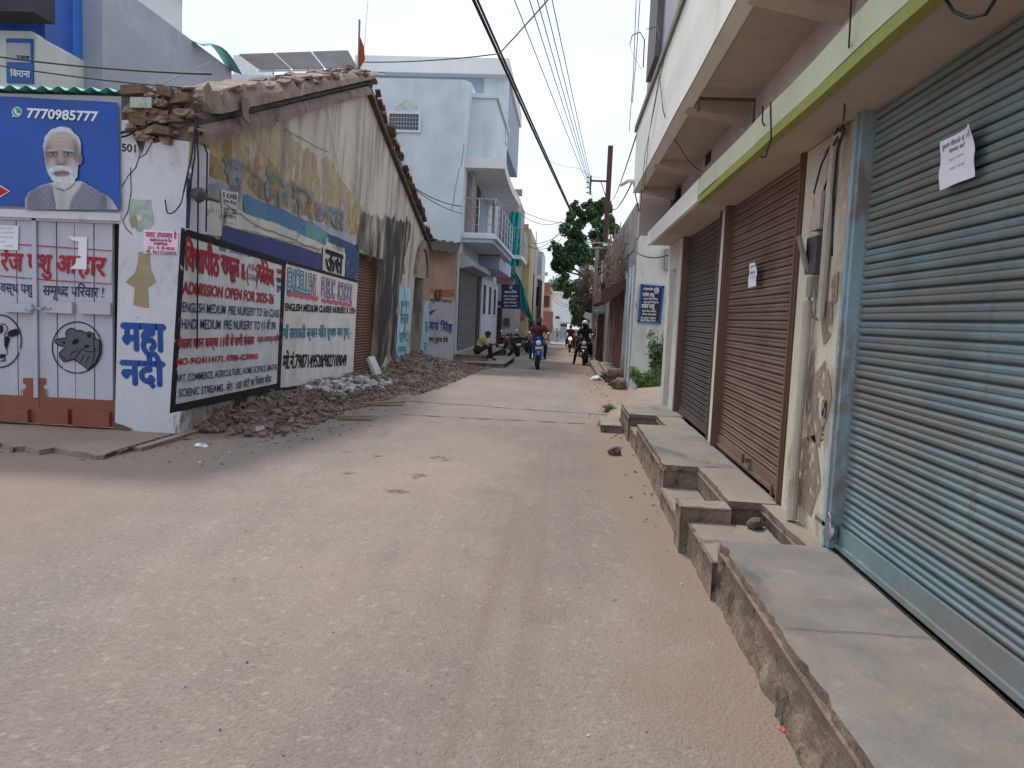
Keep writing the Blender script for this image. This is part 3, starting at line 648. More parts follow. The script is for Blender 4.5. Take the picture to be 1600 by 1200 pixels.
# gate: two leaves of vertical planks with battens
gate = G(); zg0 = AY(90,668,YG).z+.03; zg1 = AY(90,338,YG).z-.03; xg1 = AY(180,500,YG).x-.02
edges = [AY(p,500,YG+.05).x for p in (-70,-40,-12,27,60,89,117,147,176)]
edges = [-11,-10.7,-10.4,-10.1,-9.8,-9.5]+[e for e in edges if e>-9.4]
gl = G(); gr_ = G()
xm = AY(61,500,YG+.05).x
for a,b in zip(edges[:-1],edges[1:]):
    (gl if b <= xm+.02 else gr_).box((a+.006,YG+.05+rnd(0,.008),zg0),(b-.006,YG+.10,zg1))
leaves = [gl.build('gate_leaf',M['gate_lilac'],shop), gr_.build('gate_leaf',M['gate_lilac'],shop)]
g = G(); g.box((-11,YG+.105,zg0),(xg1+.05,YG+.14,zg1)); g.build('gate_backing',M['dark_gap'],shop)
g = G(); g.box((xm-.055,YG+.02,zg0+.3),(xm-.006,YG+.05,zg1)); g.build('meeting_stile',M['gate_lilac'],leaves[0])
zr1 = AY(90,622,YG).z
g = G(); g.box((-11,YG+.044,zg0),(xm-.004,YG+.049,zr1)); g.build('painted_base',M['gate_red'],leaves[0])
g = G(); g.box((xm+.004,YG+.044,zg0),(xg1,YG+.049,zr1)); g.build('painted_base',M['gate_red'],leaves[1])
def batten(x0,x1,y0,y1,m,leaf,nm):
    a,b = AY(x0,y0,YG),AY(x1,y1,YG); g = G(); g.box((a.x,YG-.01,b.z),(b.x,YG+.043,a.z)); g.build(nm,m,leaf)
batten(4,50,473,489,M['gate_lilac'],leaves[0],'batten'); batten(66,113,470,490,M['gate_lilac'],leaves[1],'batten'); batten(124,173,471,492,M['gate_lilac'],leaves[1],'batten')
batten(-30,44,636,660,M['gate_red'],leaves[0],'batten'); batten(57,107,637,663,M['gate_red'],leaves[1],'batten'); batten(114,171,641,668,M['gate_red'],leaves[1],'batten')
g = G(); c = [AY(x,y,YG-.02) for x,y in ((38,482),(46,484),(54,481),(62,482),(70,480),(78,481))]
g.tube(c,.012,6); g.tube([p+V((.01,-.01,.012*(-1)**i)) for i,p in enumerate(c)],.008,6); g.build('gate_chain',M['steel'],leaves[1])
# paint on the gate: writing, cow and buffalo roundels, milk can
YP = YG+.041
def PZ(pts,sx,ox,oy,Y): return [AY(ox+x*sx,oy+y*sx,Y) for x,y in pts]
def stroke(g,pts,wd,m=0,closed=False,nrm=(0,-1,0)):
    """brush stroke on a surface: flat ribbon along the points"""
    pts = [V(p) for p in pts]; n = V(nrm); L_ = len(pts)
    a = []; b = []
    for i,p in enumerate(pts):
        q = pts[(i+1)%L_] if closed else pts[min(i+1,L_-1)]; r = pts[i-1] if (closed or i) else pts[0]
        d = (q-r).normalized(); s_ = d.cross(n)*wd/2; a.append(g.v(p+s_)); b.append(g.v(p-s_))
    for i in range(L_ if closed else L_-1): j = (i+1)%L_; g.f([a[i],a[j],b[j],b[i]],m)
g = G()
ltx = [('रेंज पशु आहार',(2,425),(168,431),(2,397),.02,0)]
bl = lambda x,y: AY(x,y,YP)
letters(g,'रेंज पशु आ',bl(0,422),bl(118,427),bl(1,397),.028,m=0)
letters(g,'हार',bl(121,428),bl(164,431),bl(122,402),.028,m=0)
g.build('lettering',[M['pt_red'],M['pt_navy']],leaves[1],fix=False); g = G()
letters(g,'वस्थ पशु',bl(0,456),bl(51,459),bl(0,443),.012,m=1)
letters(g,'समृ{ध}द पिरवार !',bl(66,461),bl(161,465),bl(67,447),.012,m=1)
g.build('lettering',[M['pt_red'],M['pt_navy']],leaves[1],fix=False); g = G()
stroke(g,[bl(0,380),bl(60,384),bl(176,392),bl(174,444),bl(80,438),bl(0,431)],.012,0)
g.build('lettering_border',M['pt_red'],leaves[1],fix=False)
def roundel(g,cx,cy,rx,ry,wd):
    stroke(g,[AY(cx+rx*math.cos(t),cy+ry*math.sin(t),YP) for t in [k*math.pi/24 for k in range(48)]],wd,0,True)
K = 190/1086
head = [(590,330),(586,290),(604,258),(640,244),(668,255),(672,268),(720,264),(765,285),(800,278),(835,296),(845,340),(885,350),(890,390),(888,470),(850,560),(785,615),(735,570),(665,525),(640,524),(572,545),(535,505),(530,465),(575,425),(585,408),(530,400),(490,370),(500,345)]
g = G(); g.poly(PZ(head,K,0,470,YP),1)
for f in g.bm.faces[:]: bmesh.ops.triangulate(g.bm,faces=[f])
stroke(g,[p+V((0,-.002,0)) for p in PZ(head,K,0,470,YP)],.014,0,True)
roundel(g,120,543,38.5,40,.014)
def blob(g,pts,m): 
    f = g.poly([p+V((0,-.003,0)) for p in PZ(pts,K,0,470,YP)],m)
    if f: bmesh.ops.triangulate(g.bm,faces=[f])
blob(g,[(645,365),(665,342),(705,338),(700,372),(668,392),(648,388)],0); blob(g,[(555,360),(590,365),(585,385),(560,380)],0); blob(g,[(750,405),(775,388),(800,400),(785,422),(758,420)],0); blob(g,[(775,300),(800,290),(815,305),(805,330),(782,328)],0)
for pts in ([(735,425),(680,500),(660,525)],[(700,420),(670,465)],[(620,510),(635,470),(665,450)],[(720,540),(755,485)],[(765,560),(795,490)],[(735,425),(780,455),(830,455),(860,425)],[(545,480),(590,530)],[(820,590),(845,470),(835,340)]):
    stroke(g,[p+V((0,-.003,0)) for p in PZ(pts,K,0,470,YP)],.010,0)
g.build('buffalo_roundel',[M['pt_black'],mat('pt_buffalo',(.12,.12,.14),bump=.03)],leaves[1],fix=False)
g = G(); roundel(g,-1,533,34,41,.015)
cow = [(0,205),(45,210),(65,240),(60,270),(40,300),(42,400),(60,440),(65,470),(45,480),(40,520),(0,545)]
stroke(g,PZ(cow,K,0,470,YP),.011,0)
for pts in ([(60,300),(85,265),(145,248),(175,285),(150,310),(95,325)],[(38,330),(72,310),(88,340),(72,400),(55,440),(40,400)],[(0,475),(50,478),(42,505),(0,520)],[(0,215),(25,220),(28,270),(0,300)]):
    f = g.poly([p+V((0,-.002,0)) for p in PZ(pts,K,0,470,YP)],0)
    if f: bmesh.ops.triangulate(g.bm,faces=[f])
stroke(g,PZ([(0,535),(40,540),(48,525)],K,0,470,YP),.01,0)
g.build('cow_roundel',M['pt_black'],leaves[0],fix=False)
can = [(205,690),(408,690),(410,740),(385,750),(382,770),(405,800),(405,850),(395,880),(210,880),(205,840),(205,800),(232,770),(232,750),(205,735)]
g = G(); 
for lo,hi,leaf in ((0,312,0),(330,999,1)):
    g = G(); pts = [(min(max(x,lo),hi),y) for x,y in can]
    g.poly(PZ(pts,K,0,470,YP)); bmesh.ops.triangulate(g.bm,faces=g.bm.faces[:])
    hs = [(205,790),(185,800),(190,850),(210,860)] if leaf == 0 else [(405,790),(425,800),(422,850),(402,860)]
    stroke(g,PZ(hs,K,0,470,YP),.008); g.build('milk_can_mark',M['gate_red'],leaves[leaf],fix=False)
# torn paper strips on the gate
g = G(); f = g.poly([AY(x,y,YP-.004) for x,y in ((107,369),(115,370),(136,370),(135,421),(109,420),(118,412),(119,404),(128,402),(122,398),(123,378),(112,375))]); bmesh.ops.triangulate(g.bm,faces=[f])
tag(g.build('torn_notice',M['paper'],fix=False),'torn white paper strip across the red lettering on the plank gate','paper notice')
curled = [AY(x,y,YP-.004) for x,y in ((-14,351),(29,353),(28,391),(-14,389))]
g = G(); g.poly(curled); o = tag(g.build('paper_notice',M['paper'],fix=False),'square white notice with printed lines at the left edge of the plank gate','paper notice')
g = G()
for k,(a,b) in enumerate(((0,22),(0,24),(0,20),(0,8),(6,21))):
    y = 358+k*7; letters(g,['सूचना दुकान','पशु आहार िमलता है','संपकर् करें','नगर','धन्यवाद'][k],AY(a,y,YP-.006),AY(b,y+.4,YP-.006),AY(a,y-3,YP-.006),.0)
g.build('printing',M['ink_faint'],o,fix=False)
# banner with phone number and portrait
YB = YG-.03
bp = [(-80,146),(183,160),(186,240),(190,329),(-80,318)]
g = G(); P0 = [AY(x,y,YB) for x,y in bp]
def bfn(u,v):
    a = AY(-80,318,YB).lerp(AY(189,329,YB),u); b = AY(-80,146,YB).lerp(AY(184,160,YB),u); p = a.lerp(b,v)
    return p+V((0,.008*math.sin(u*17+v*3)-.004,0))
g.grid(bfn,30,12); ban = g.build('shop_banner',M['banner_blue'],smooth=True,fix=False)
tag(ban,'blue printed banner with a phone number and a white bearded man above the plank gate','banner')
g = G(); K2 = 190/1200
def B(x,y,d=.016): return AY(x*K2,150+y*K2,YB-d)
def bpoly(g,pts,d,m):
    f = g.poly([B(x,y,d) for x,y in pts],m)
    if f: bmesh.ops.triangulate(g.bm,faces=[f])
g = G(); letters(g,'7770985777',B(262,212),B(965,248),B(268,120),.03); g.build('phone_number',M['banner_white'],ban,fix=False)
g = G(); circ = lambda cx,cy,r,n=24:[(cx+r*math.cos(k*2*math.pi/n),cy+r*math.sin(k*2*math.pi/n)) for k in range(n)]
bpoly(g,circ(168,157,50),.014,0); bpoly(g,circ(168,157,42),.016,1); bpoly(g,[(118,195),(122,207),(150,200)],.0145,0)
bpoly(g,[(145,130),(158,128),(165,148),(158,158),(172,172),(182,166),(198,178),(192,192),(172,192),(150,170),(140,148)],.018,0)
g.build('phone_icon',[M['banner_white'],mat('icon_green',(.03,.36,.15),bump=0)],ban,fix=False)
g = G(); bpoly(g,[(-80,870),(0,880),(100,940),(0,1000),(-80,1010)],.014,0); bpoly(g,[(-80,885),(0,893),(84,940),(0,988),(-80,998)],.016,1); g.build('arrow_mark',[M['banner_white'],mat('mark_red',(.42,.03,.03),bump=0)],ban,fix=False)
def print_material():
    m = bpy.data.materials.new('portrait_print'); m.use_nodes = True; t = m.node_tree; b = t.nodes['Principled BSDF']
    a = t.nodes.new('ShaderNodeVertexColor'); a.layer_name = 'ink'; t.links.new(a.outputs[0],b.inputs['Base Color']); b.inputs['Roughness'].default_value = .4; return m
def portrait(step=7.0):
    """soft printed picture of a man: coloured point by point in the plane of the banner"""
    xs = np.arange(225,1180,step); ys = np.arange(288,1122,step); X,Y = np.meshgrid(xs,ys)
    C = np.zeros(X.shape+(3,)); A = np.zeros(X.shape)
    def el(cx,cy,rx,ry,col,soft=.25,al=1.0,rot=0.0,cover=False):
        c_,s_ = math.cos(rot),math.sin(rot); u = ((X-cx)*c_+(Y-cy)*s_)/rx; v = (-(X-cx)*s_+(Y-cy)*c_)/ry
        d = np.sqrt(u*u+v*v); k = np.clip((1+soft/2-d)/soft,0,1); k = k*k*(3-2*k)*al
        C[:] = C*(1-k[...,None])+np.array(col)*k[...,None]
        if cover: A[:] = np.maximum(A,(d < 1.0)*1.0)
    def pl(pts,col,al=1.0,cover=False,mask=None):
        ins = np.zeros(X.shape,bool); n = len(pts)
        for a in range(n):
            (x0,y0),(x1,y1) = pts[a],pts[(a+1)%n]
            c = ((y0 > Y) != (y1 > Y)); 
            with np.errstate(divide='ignore',invalid='ignore'): xi = (x1-x0)*(Y-y0)/(y1-y0+1e-9)+x0
            ins ^= c & (X < xi)
        k = ins*al
        if mask is not None: k = k*mask
        C[:] = C*(1-k[...,None])+np.array(col)*k[...,None]
        if cover: A[:] = np.maximum(A,ins*1.0)
    S_ = [(240,1122),(245,1010),(285,945),(400,880),(510,850),(800,835),(900,890),(1060,980),(1120,1040),(1168,1122)]
    pl(S_,(.50,.47,.52),cover=True)
    for a in range(10): pl([(240+a*2,1122),(245+a*3,1010),(268,960),(272,1122)],(.38,.36,.42),.12)
    chk = .5+.5*np.sign(np.sin((X+Y*.2)*.42)*np.sin((Y-X*.12)*.5))
    L1 = [(270,1122),(272,985),(330,920),(440,880),(515,868),(525,930),(548,1000),(552,1122)]; L2 = [(680,1122),(712,1010),(770,900),(800,850),(880,885),(1000,945),(1055,990),(1055,1122)]
    for Lx in (L1,L2): pl(Lx,(.33,.33,.42)); pl(Lx,(.09,.09,.16),.85,mask=chk)
    el(560,980,60,160,(.05,.05,.08),1.2,.35); el(1040,1060,60,110,(.06,.06,.1),1.2,.4); el(330,1050,90,140,(.06,.06,.1),1.4,.3)
    pl([(520,850),(790,790),(810,850),(760,930),(700,1010),(660,1122),(560,1122),(530,950)],(.52,.50,.54)); el(610,1040,30,110,(.36,.34,.38),1.2,.5); el(745,900,40,90,(.62,.60,.62),1.0,.6,.5)
    pl([(525,878),(640,930),(700,890),(765,800),(780,830),(700,910),(630,945),(560,920)],(.10,.08,.09),.8)
    H = [(432,560),(418,490),(440,400),(500,330),(575,302),(640,298),(700,320),(735,365),(780,400),(805,470),(805,550),(775,700),(765,800),(700,880),(630,915),(565,890),(500,815),(460,740),(440,660)]
    pl(H,(.60,.61,.64),cover=True); el(620,330,130,36,(.74,.75,.78),1.0,.8); el(430,520,26,140,(.44,.45,.48),1.2,.6); el(800,480,24,110,(.45,.46,.50),1.2,.7)
    el(795,620,20,62,(.26,.18,.155),.5,1,0,True); el(790,620,9,35,(.16,.10,.09),.8,.7)
    el(610,560,160,205,(.34,.255,.225),.16); el(600,445,125,85,(.50,.40,.355),.9,.9); el(600,400,95,40,(.56,.46,.41),1.1,.7)
    el(470,600,34,120,(.20,.145,.13),1.3,.75); el(755,580,34,140,(.19,.135,.12),1.3,.8); el(510,640,42,40,(.42,.32,.28),1.0,.7); el(690,640,46,42,(.40,.30,.26),1.0,.7)
    for cx in (520,668): el(cx,568,66,36,(.13,.085,.08),1.1,.9); el(cx,575,36,13,(.40,.34,.32),.6,.75); el(cx+2,576,13,12,(.02,.015,.015),.5,1); el(cx,560,48,7,(.05,.035,.035),.8,.8); el(cx,606,44,10,(.24,.17,.15),1.2,.6)
    el(520,533,56,13,(.50,.48,.48),.8,.85,-.10); el(672,533,60,13,(.50,.48,.48),.8,.85,.12)
    el(598,600,26,80,(.48,.37,.33),1.0,.75); el(600,655,48,28,(.40,.29,.26),.8,.9); el(600,676,52,14,(.12,.075,.07),.9,.85); el(560,655,16,22,(.22,.15,.13),1.0,.7); el(640,655,16,22,(.22,.15,.13),1.0,.7)
    for y in (420,455,490): el(605,y,95,4,(.36,.27,.24),1.2,.5)
    el(610,800,118,105,(.62,.63,.66),.35); el(490,740,40,110,(.50,.51,.54),1.0,.8,.3); el(740,740,38,120,(.50,.51,.54),1.0,.8,-.3)
    el(545,722,62,26,(.70,.70,.72),.7,.95,-.35); el(660,722,62,26,(.70,.70,.72),.7,.95,.35)
    el(605,765,86,30,(.12,.075,.07),.6,.95); el(608,775,50,12,(.30,.17,.16),.8,.9); el(608,790,40,7,(.22,.12,.11),.8,.8)
    el(610,850,80,45,(.76,.77,.79),1.1,.75); el(560,880,60,30,(.40,.41,.44),1.2,.6)
    rs = np.random.RandomState(4)
    for k in range(420):
        cx = rs.uniform(450,770); cy = rs.uniform(690,900)
        if ((cx-610)/150)**2+((cy-780)/120)**2 < 1 and not (abs(cx-605) < 85 and abs(cy-765) < 32) and not ((cx-600)**2/110**2+(cy-640)**2/50**2 < 1): el(cx,cy,rs.uniform(3,5),rs.uniform(12,26),(.80,.81,.84) if k%2 else (.42,.43,.46),1.2,.45,rs.uniform(-.5,.5)+(cx-610)/-500)
    for k in range(200):
        t = rs.uniform(-2.9,.0); r_ = rs.uniform(.93,1.05); cx = 612+175*math.cos(t)*r_; cy = 470+165*math.sin(t)*r_; el(cx,cy,16,3.5,(.82,.83,.86) if k%2 else (.46,.47,.5),1.2,.5,t+1.57)
    g = G(); idx = {}; ny,nx = X.shape; cols = []
    for r in range(ny):
        for c in range(nx):
            if A[r,c] > 0: idx[(r,c)] = g.v(B(X[r,c],Y[r,c],.0145)); cols.append(C[r,c])
    for r in range(ny-1):
        for c in range(nx-1):
            q = [(r,c),(r+1,c),(r+1,c+1),(r,c+1)]; q = [idx[k] for k in q if k in idx]
            if len(q) >= 3: g.f(q)
    o = g.build('portrait',print_material(),ban,fix=False)
    at = o.data.color_attributes.new('ink','FLOAT_COLOR','POINT'); at.data.foreach_set('color',np.c_[np.array(cols)*.85,np.ones(len(cols))].astype(np.float32).ravel())
portrait()
# writing on the pier
YQ = YG-.004
g = G(); q = lambda x,y: AY(x,y,YQ)
letters(g,'501',q(190,236),q(212,238),q(190,224),.02,m=1)
letters(g,'महा',q(191,546),q(258,549),q(190,508),.05,m=0); letters(g,'नदी',q(190,600),q(257,603),q(189,566),.05,m=0)
g.build('lettering',[M['pt_blue'],M['pt_black']],pier,fix=False)
AXZ = ((1,0,0),(0,0,1)); WPM = [M['pt_greenpatch'],paint('pt_tanpatch',(.38,.29,.19),(3,.34,.46)),paint('pt_brownpatch',(.17,.12,.09),(4,.36,.48))]
g = G()
ragged_g(g,[q(x,y) for x,y in ((203,310),(236,312),(238,350),(215,362),(203,350))],.04,.06,AXZ,0); g.build('wall_patch',WPM,pier,fix=False); g = G()
ragged_g(g,[q(x,y-.0)+V((0,-.002,0)) for x,y in ((215,395),(235,395),(236,420),(245,442),(232,450),(233,478),(205,478),(207,448),(194,440),(207,430))],.05,.06,AXZ,1); g.build('wall_patch',WPM,pier,fix=False); g = G()
ragged_g(g,[q(x,y)+V((0,-.002,0)) for x,y in ((180,655),(195,662),(215,675),(212,688),(181,680))],.06,.06,AXZ,2); g.build('wall_patch',WPM,pier,fix=False); g = G()
ragged_g(g,[q(x,y)+V((0,-.003,0)) for x,y in ((203,340),(212,335),(214,350),(206,356))],.02,.04,AXZ,1)
g.build('wall_patch',WPM,pier,fix=False)
g = G()      # cracks
for pts in (((218,202),(216,222),(219,240),(212,262),(200,275),(190,292)),((238,222),(228,240),(216,248)),((204,262),(205,300),(200,330),(192,345),(197,357),(206,366)),((189,207),(205,198),(222,190))):
    stroke(g,[q(x,y)+V((0,-.002,0)) for x,y in pts],.009)
g.build('crack',M['pt_black'],pier,fix=False)
# pink plot notice
g = G(); cn = [AY(x,y,YQ-.006) for x,y in ((224,358),(279,362),(277,398),(224,396))]; g.poly(cn); o = tag(g.build('plot_notice',M['paper_pink'],fix=False),'small pink notice with magenta printed lines pasted on the corner pier','notice')
g = G()
for tx,x0,x1,y0,h in (('{प}लाट उपलब्ध है',227,276,370,7),('कॉलोनी के पास मेन रोड',234,268,377,3.5),('सवर्सुिवधायुक्त',240,262,382,3),('211. ग. ले-आउट',231,273,389,4),('मो. 9617320003',228,275,395.5,4)):
    a = AY(x0,y0,YQ-.009); b = AY(x1,y0+(x1-x0)*.05,YQ-.009); letters(g,tx,a,b,AY(x0,y0-h,YQ-.009),.02)
g.build('printing',mat('ink_magenta',(.45,.02,.16),bump=0),o,fix=False)
# broken brickwork on the pier top
random.seed(21); bk = thing('broken_brickwork',(-4.6,YG+.2,2.95),'crumbling exposed brickwork on top of the corner pier','brickwork')
g = G(); rows = ((222,232,262),(208,224,285),(195,213,290),(182,208,292),(168,204,292),(156,202,285),(147,200,262))
for k,(py,xa,xb) in enumerate(rows):
    x = AY(xa,py,YG).x; xe = AY(xb,py,YG).x; z = AY(xa,py,YG).z
    while x < xe-.05:
        L_ = rnd(.09,.24); d = rnd(-.14,.10); h = rnd(.045,.085)
        g.obox((x+L_/2,YG+.2+d,z+h*.3),(L_/2*.97,rnd(-.03,.03),rnd(-.02,.02)),(rnd(-.03,.03),.2,0),(0,rnd(-.01,.01),h/2+.012)); x += L_
g.build('brick_courses',M['brick_raw'],bk)
g = G()
for k in range(70):
    c = AY(rnd(200,318),rnd(145,215),YG+rnd(-.05,.15)); g.ico(c,rnd(.02,.075),2,.5,0,(1.4,.9,.7))
g.build('mortar_lumps',M['tan_tarp'],bk)
g = G(); g.box((AY(212,156,YG).x,YG-.115,AY(212,172,YG).z),(AY(245,156,YG).x,YG-.09,AY(212,156,YG).z)); g.build('painted_remnant',M['pt_greenpatch'],bk)
# pavement in front of the gate
g = G(); zp = .045
pts = [AZ(-60,690,zp),AZ(-20,695,zp),AZ(4,692,zp),AZ(22,699,zp),AZ(40,697,zp),AZ(62,703,zp),AZ(85,699,zp),AZ(110,704,zp),AZ(135,707,zp),AZ(150,712,zp),AZ(163,711,zp),AZ(172,706,zp),AZ(190,704,zp),AZ(205,698,zp),AZ(222,699,zp),AZ(240,694,zp)]
back = [V((p.x,YG+.3,zp)) for p in pts]
top = [g.v(p) for p in ([V((-16,pts[0].y,zp))]+pts)]; bk_ = [g.v(p) for p in ([V((-16,YG+.3,zp))]+back)]; low = [g.v(p+V((rnd(-.02,.02),-.03+rnd(-.02,.02),-.08))) for p in ([V((-16,pts[0].y,zp))]+pts)]
for i in range(len(top)-1): g.f([top[i],top[i+1],bk_[i+1],bk_[i]]); g.f([low[i],low[i+1],top[i+1],top[i]],1)
g.f([top[-1],low[-1],g.v((pts[-1].x,YG+.3,-.05)),bk_[-1]],1)
tag(g.build('pavement',[mat('pave_dusty',(.33,.25,.20),stains=[((.3,.22,.18),2,(1,1,1),.5,.7,.5)],bump=.3),M['slab_side']]),kind='structure')

# ------------------------------------------------------------------ left: derelict school hall with gable to the street
NL = V((1,0,-.048)).normalized(); PL = V((-4.36,0,0))
def LW(px,py,d=.0): return AP(px,py,PL+NL*d,NL)
def wx(z,d=0): return -4.36+.048*z+d
hall = thing('school_hall',(-4.4,16.6,0),'derelict gabled hall with painted school advertisements along its street wall','building')
YA,YZ = YG+.0,24.9
_e,_a,_z = LW(318,214),LW(573,143),LW(668,382); YM = _a.y; YZ = _z.y
def rake(y): # top of wall
    return _e.z+(y-_e.y)*(_a.z-_e.z)/(_a.y-_e.y) if y < YM else _a.z+(y-YM)*(_z.z-_a.z)/(_z.y-YM)
S0,S1 = LW(553,500).y,LW(594,500).y; D0,D1 = LW(643,500).y,LW(660,500).y
SZ = LW(556,392).z; DZ = LW(650,432).z
g = G()
cols = sorted(set([YA+.05,9.5,11,12.5,14,S0,S1,YM,D0,D1,YZ,(S1+D0)/2]))
T = .4
for a,b in zip(cols[:-1],cols[1:]):
    z0 = SZ if (a >= S0-1e-4 and b <= S1+1e-4) else (DZ if (a >= D0-1e-4 and b <= D1+1e-4) else -.3)
    za,zb = rake(a),rake(b); n = 6
    for i in range(n):
        l0a,l1a = z0+(za-z0)*i/n,z0+(za-z0)*(i+1)/n; l0b,l1b = z0+(zb-z0)*i/n,z0+(zb-z0)*(i+1)/n
        g.poly([(wx(l0a),a,l0a),(wx(l0b),b,l0b),(wx(l1b),b,l1b),(wx(l1a),a,l1a)])
        g.poly([(wx(l0a)-T,a,l0a),(wx(l1a)-T,a,l1a),(wx(l1b)-T,b,l1b),(wx(l0b)-T,b,l0b)])
    g.poly([(wx(za),a,za),(wx(zb),b,zb),(wx(zb)-T,b,zb),(wx(za)-T,a,za)])
for y,z1 in ((S0,SZ),(S1,SZ),(D0,DZ),(D1,DZ)): g.poly([(wx(-.3),y,-.3),(wx(z1),y,z1),(wx(z1)-T,y,z1),(wx(-.3)-T,y,-.3)])
for y0,y1,z in ((S0,S1,SZ),(D0,D1,DZ)): g.poly([(wx(z),y0,z),(wx(z),y1,z),(wx(z)-T,y1,z),(wx(z)-T,y0,z)])
z = rake(YZ); g.poly([(wx(-.3),YZ,-.3),(wx(z),YZ,z),(wx(z)-9,YZ,z),(wx(-.3)-9,YZ,-.3)]); z = rake(YA+.05); g.poly([(wx(-.3),YA+.05,-.3),(wx(z),YA+.05,z),(wx(z)-T,YA+.05,z),(wx(-.3)-T,YA+.05,-.3)])
wall = g.build('wall',M['plaster_grey'],hall)
# shutter and arched doorway
g = G(); n = 44; x_ = wx(1)-.16
pr_ = []
for i in range(n):
    for t,dx in ((0,0),(.3,.02),(.6,.024),(.9,.006)): pr_.append((.1+(SZ)*(i+t)/n,dx))
rows = [[g.v((x_+dx+.048*(z-1),y,z)) for y in (S0+.02,S1-.02)] for z,dx in pr_]
for a in range(len(rows)-1): g.f([rows[a][0],rows[a][1],rows[a+1][1],rows[a+1][0]])
g.build('rolling_shutter',mk('shutter_rust',(.155,.075,.05),var=.2,rough=.6,bump=.05,stains=[((.08,.045,.035),2,(1,1,1),.5,.7,.6)]),hall)
g = G(); g.box((wx(1)-.40,D0,-.3),(wx(1)-.32,D1,DZ)); g.build('door',M['door_dark'],hall)
g = G()   # arch niche over the door with a thin moulding
cy_ = (D0+D1)/2; hw = (D1-D0)/2
arc = [(cy_-hw*math.cos(t),DZ+.05+hw*.95*math.sin(t)) for t in [k*math.pi/12 for k in range(13)]]
g.poly([(wx(z,-.0)+.006,y,z) for y,z in arc]); g.build('arch_niche',mat('niche',(.36,.28,.22),stains=[((.2,.15,.12),2,(1,1,1),.5,.7,.6)]),hall)
g = G(); 
for r_ in (1.0,1.28):
    pass
ou = [(cy_-hw*1.3*math.cos(t),DZ+.05+hw*1.25*math.sin(t)) for t in [k*math.pi/12 for k in range(13)]]
for i in range(12):
    (y0,z0),(y1,z1),(y2,z2),(y3,z3) = arc[i],arc[i+1],ou[i+1],ou[i]
    g.prism([(wx(z0),y0,z0),(wx(z1),y1,z1),(wx(z2),y2,z2),(wx(z3),y3,z3)],(.06,0,0))
g.build('arch_moulding',M['moulding'],hall)
# coping on the left rake (mud-plastered layers) and tile edge on the right rake
random.seed(5)
def rake_layer(y0,y1,o0,o1,x0,x1,m,name,nu=60,jt=.02,jtop=.0,parent=hall):
    g = G(); o = rnd(0,90)
    def P(u,k):
        y = y0+(y1-y0)*u; zb = rake(y)+o0; zt_ = rake(y)+o1*(1-.25*u)+jtop*(mnoise.noise(V((y*1.6,o,0)))+.6*mnoise.noise(V((y*6,o,3)))); xb = wx(zb)
        j = jt*mnoise.noise(V((y*5,k*3.1,o)))
        return [(xb+x0,y,zb),(xb+x1+j,y,zb+j*.5),(xb+x1+j-.0,y,(zb+zt_)/2+j),(xb+x1-.05+j,y,zt_),(xb+x0,y,zt_+.02)][k]
    for k in range(4): g.grid(lambda u,v,k=k: V(P(u,k)).lerp(V(P(u,k+1)),v),nu,2)
    for u in (0,1): g.poly([P(u,k) for k in range(5)])
    return g.build(name,m,parent)
rake_layer(YA+.02,YM+.2,-.04,.15,-.4,.12,M['moulding'],'cornice_moulding')
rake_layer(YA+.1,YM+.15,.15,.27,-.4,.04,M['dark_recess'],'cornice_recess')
rake_layer(YA+.35,YM+.2,.25,.50,-.35,.15,M['tan_tarp'],'broken_coping',150,.03,.07)
for x0,x1,yt,yb in ((318,333,128,172),(378,393,150,195),(346,353,140,165)):   # hanging torn flaps of sheet
    g = G(); y_ = LW((x0+x1)/2,200).y; xx = wx(3.8)+.20
    a = [AP(x,yy,(xx,0,0),(1,0,0)) for x,yy in ((x0,yt+8),((x0+x1)/2,yt),(x1,yt+14),((x0*.3+x1*.7),(yt+yb)/2),(x1-2,yb),(x0+2,yb-12))]
    g.prism(a,(-.025,.02,0)); g.build('torn_flap',M['tan_tarp'],hall)
rake_layer(YM-.1,YZ+.2,-.05,.16,-.6,.10,M['dark_recess'],'verge',60,.03)
g = G()
for i in range(260):
    y = YM+.1+(YZ+.2-YM)*(i/260)**.8; k = .5 if y > YZ-2 else .1
    g.obox((wx(rake(y))+rnd(-.3,.14),y,rake(y)+.2+rnd(-.05,.10)*k*2),(rnd(.04,.08),rnd(-.03,.03),0),(0,rnd(.05,.10),rnd(-.06,-.02)),(0,.01,rnd(.012,.03)))
g.build('roof_tiles',M['tile_red'],hall)
random.seed(17); g = G()     # broken roof tiles bedded along the top of the coping
for i in range(170):
    y = YA+.3+(YM+.1-YA-.3)*random.random(); zz = rake(y)+rnd(.40,.52)*(1-.18*(y-YA)/8); sl = (rake(y+.1)-rake(y))/.1; d = V((0,1,sl)).normalized()
    g.obox((wx(rake(y))+rnd(-.42,.15),y,zz),V((rnd(.04,.10),rnd(-.03,.03),rnd(-.02,.02))),d*rnd(.06,.16)+V((0,0,rnd(-.012,.012))),(0,-sl*.012,rnd(.008,.018)))
g.build('coping_tiles',mat('tile_brown',(.20,.125,.095),var=.4,vs=7,bump=.5,stains=[((.34,.26,.20),4,(1,1,1),.5,.68,.7),((.09,.07,.06),5,(1,1,1),.55,.7,.7)]),hall)
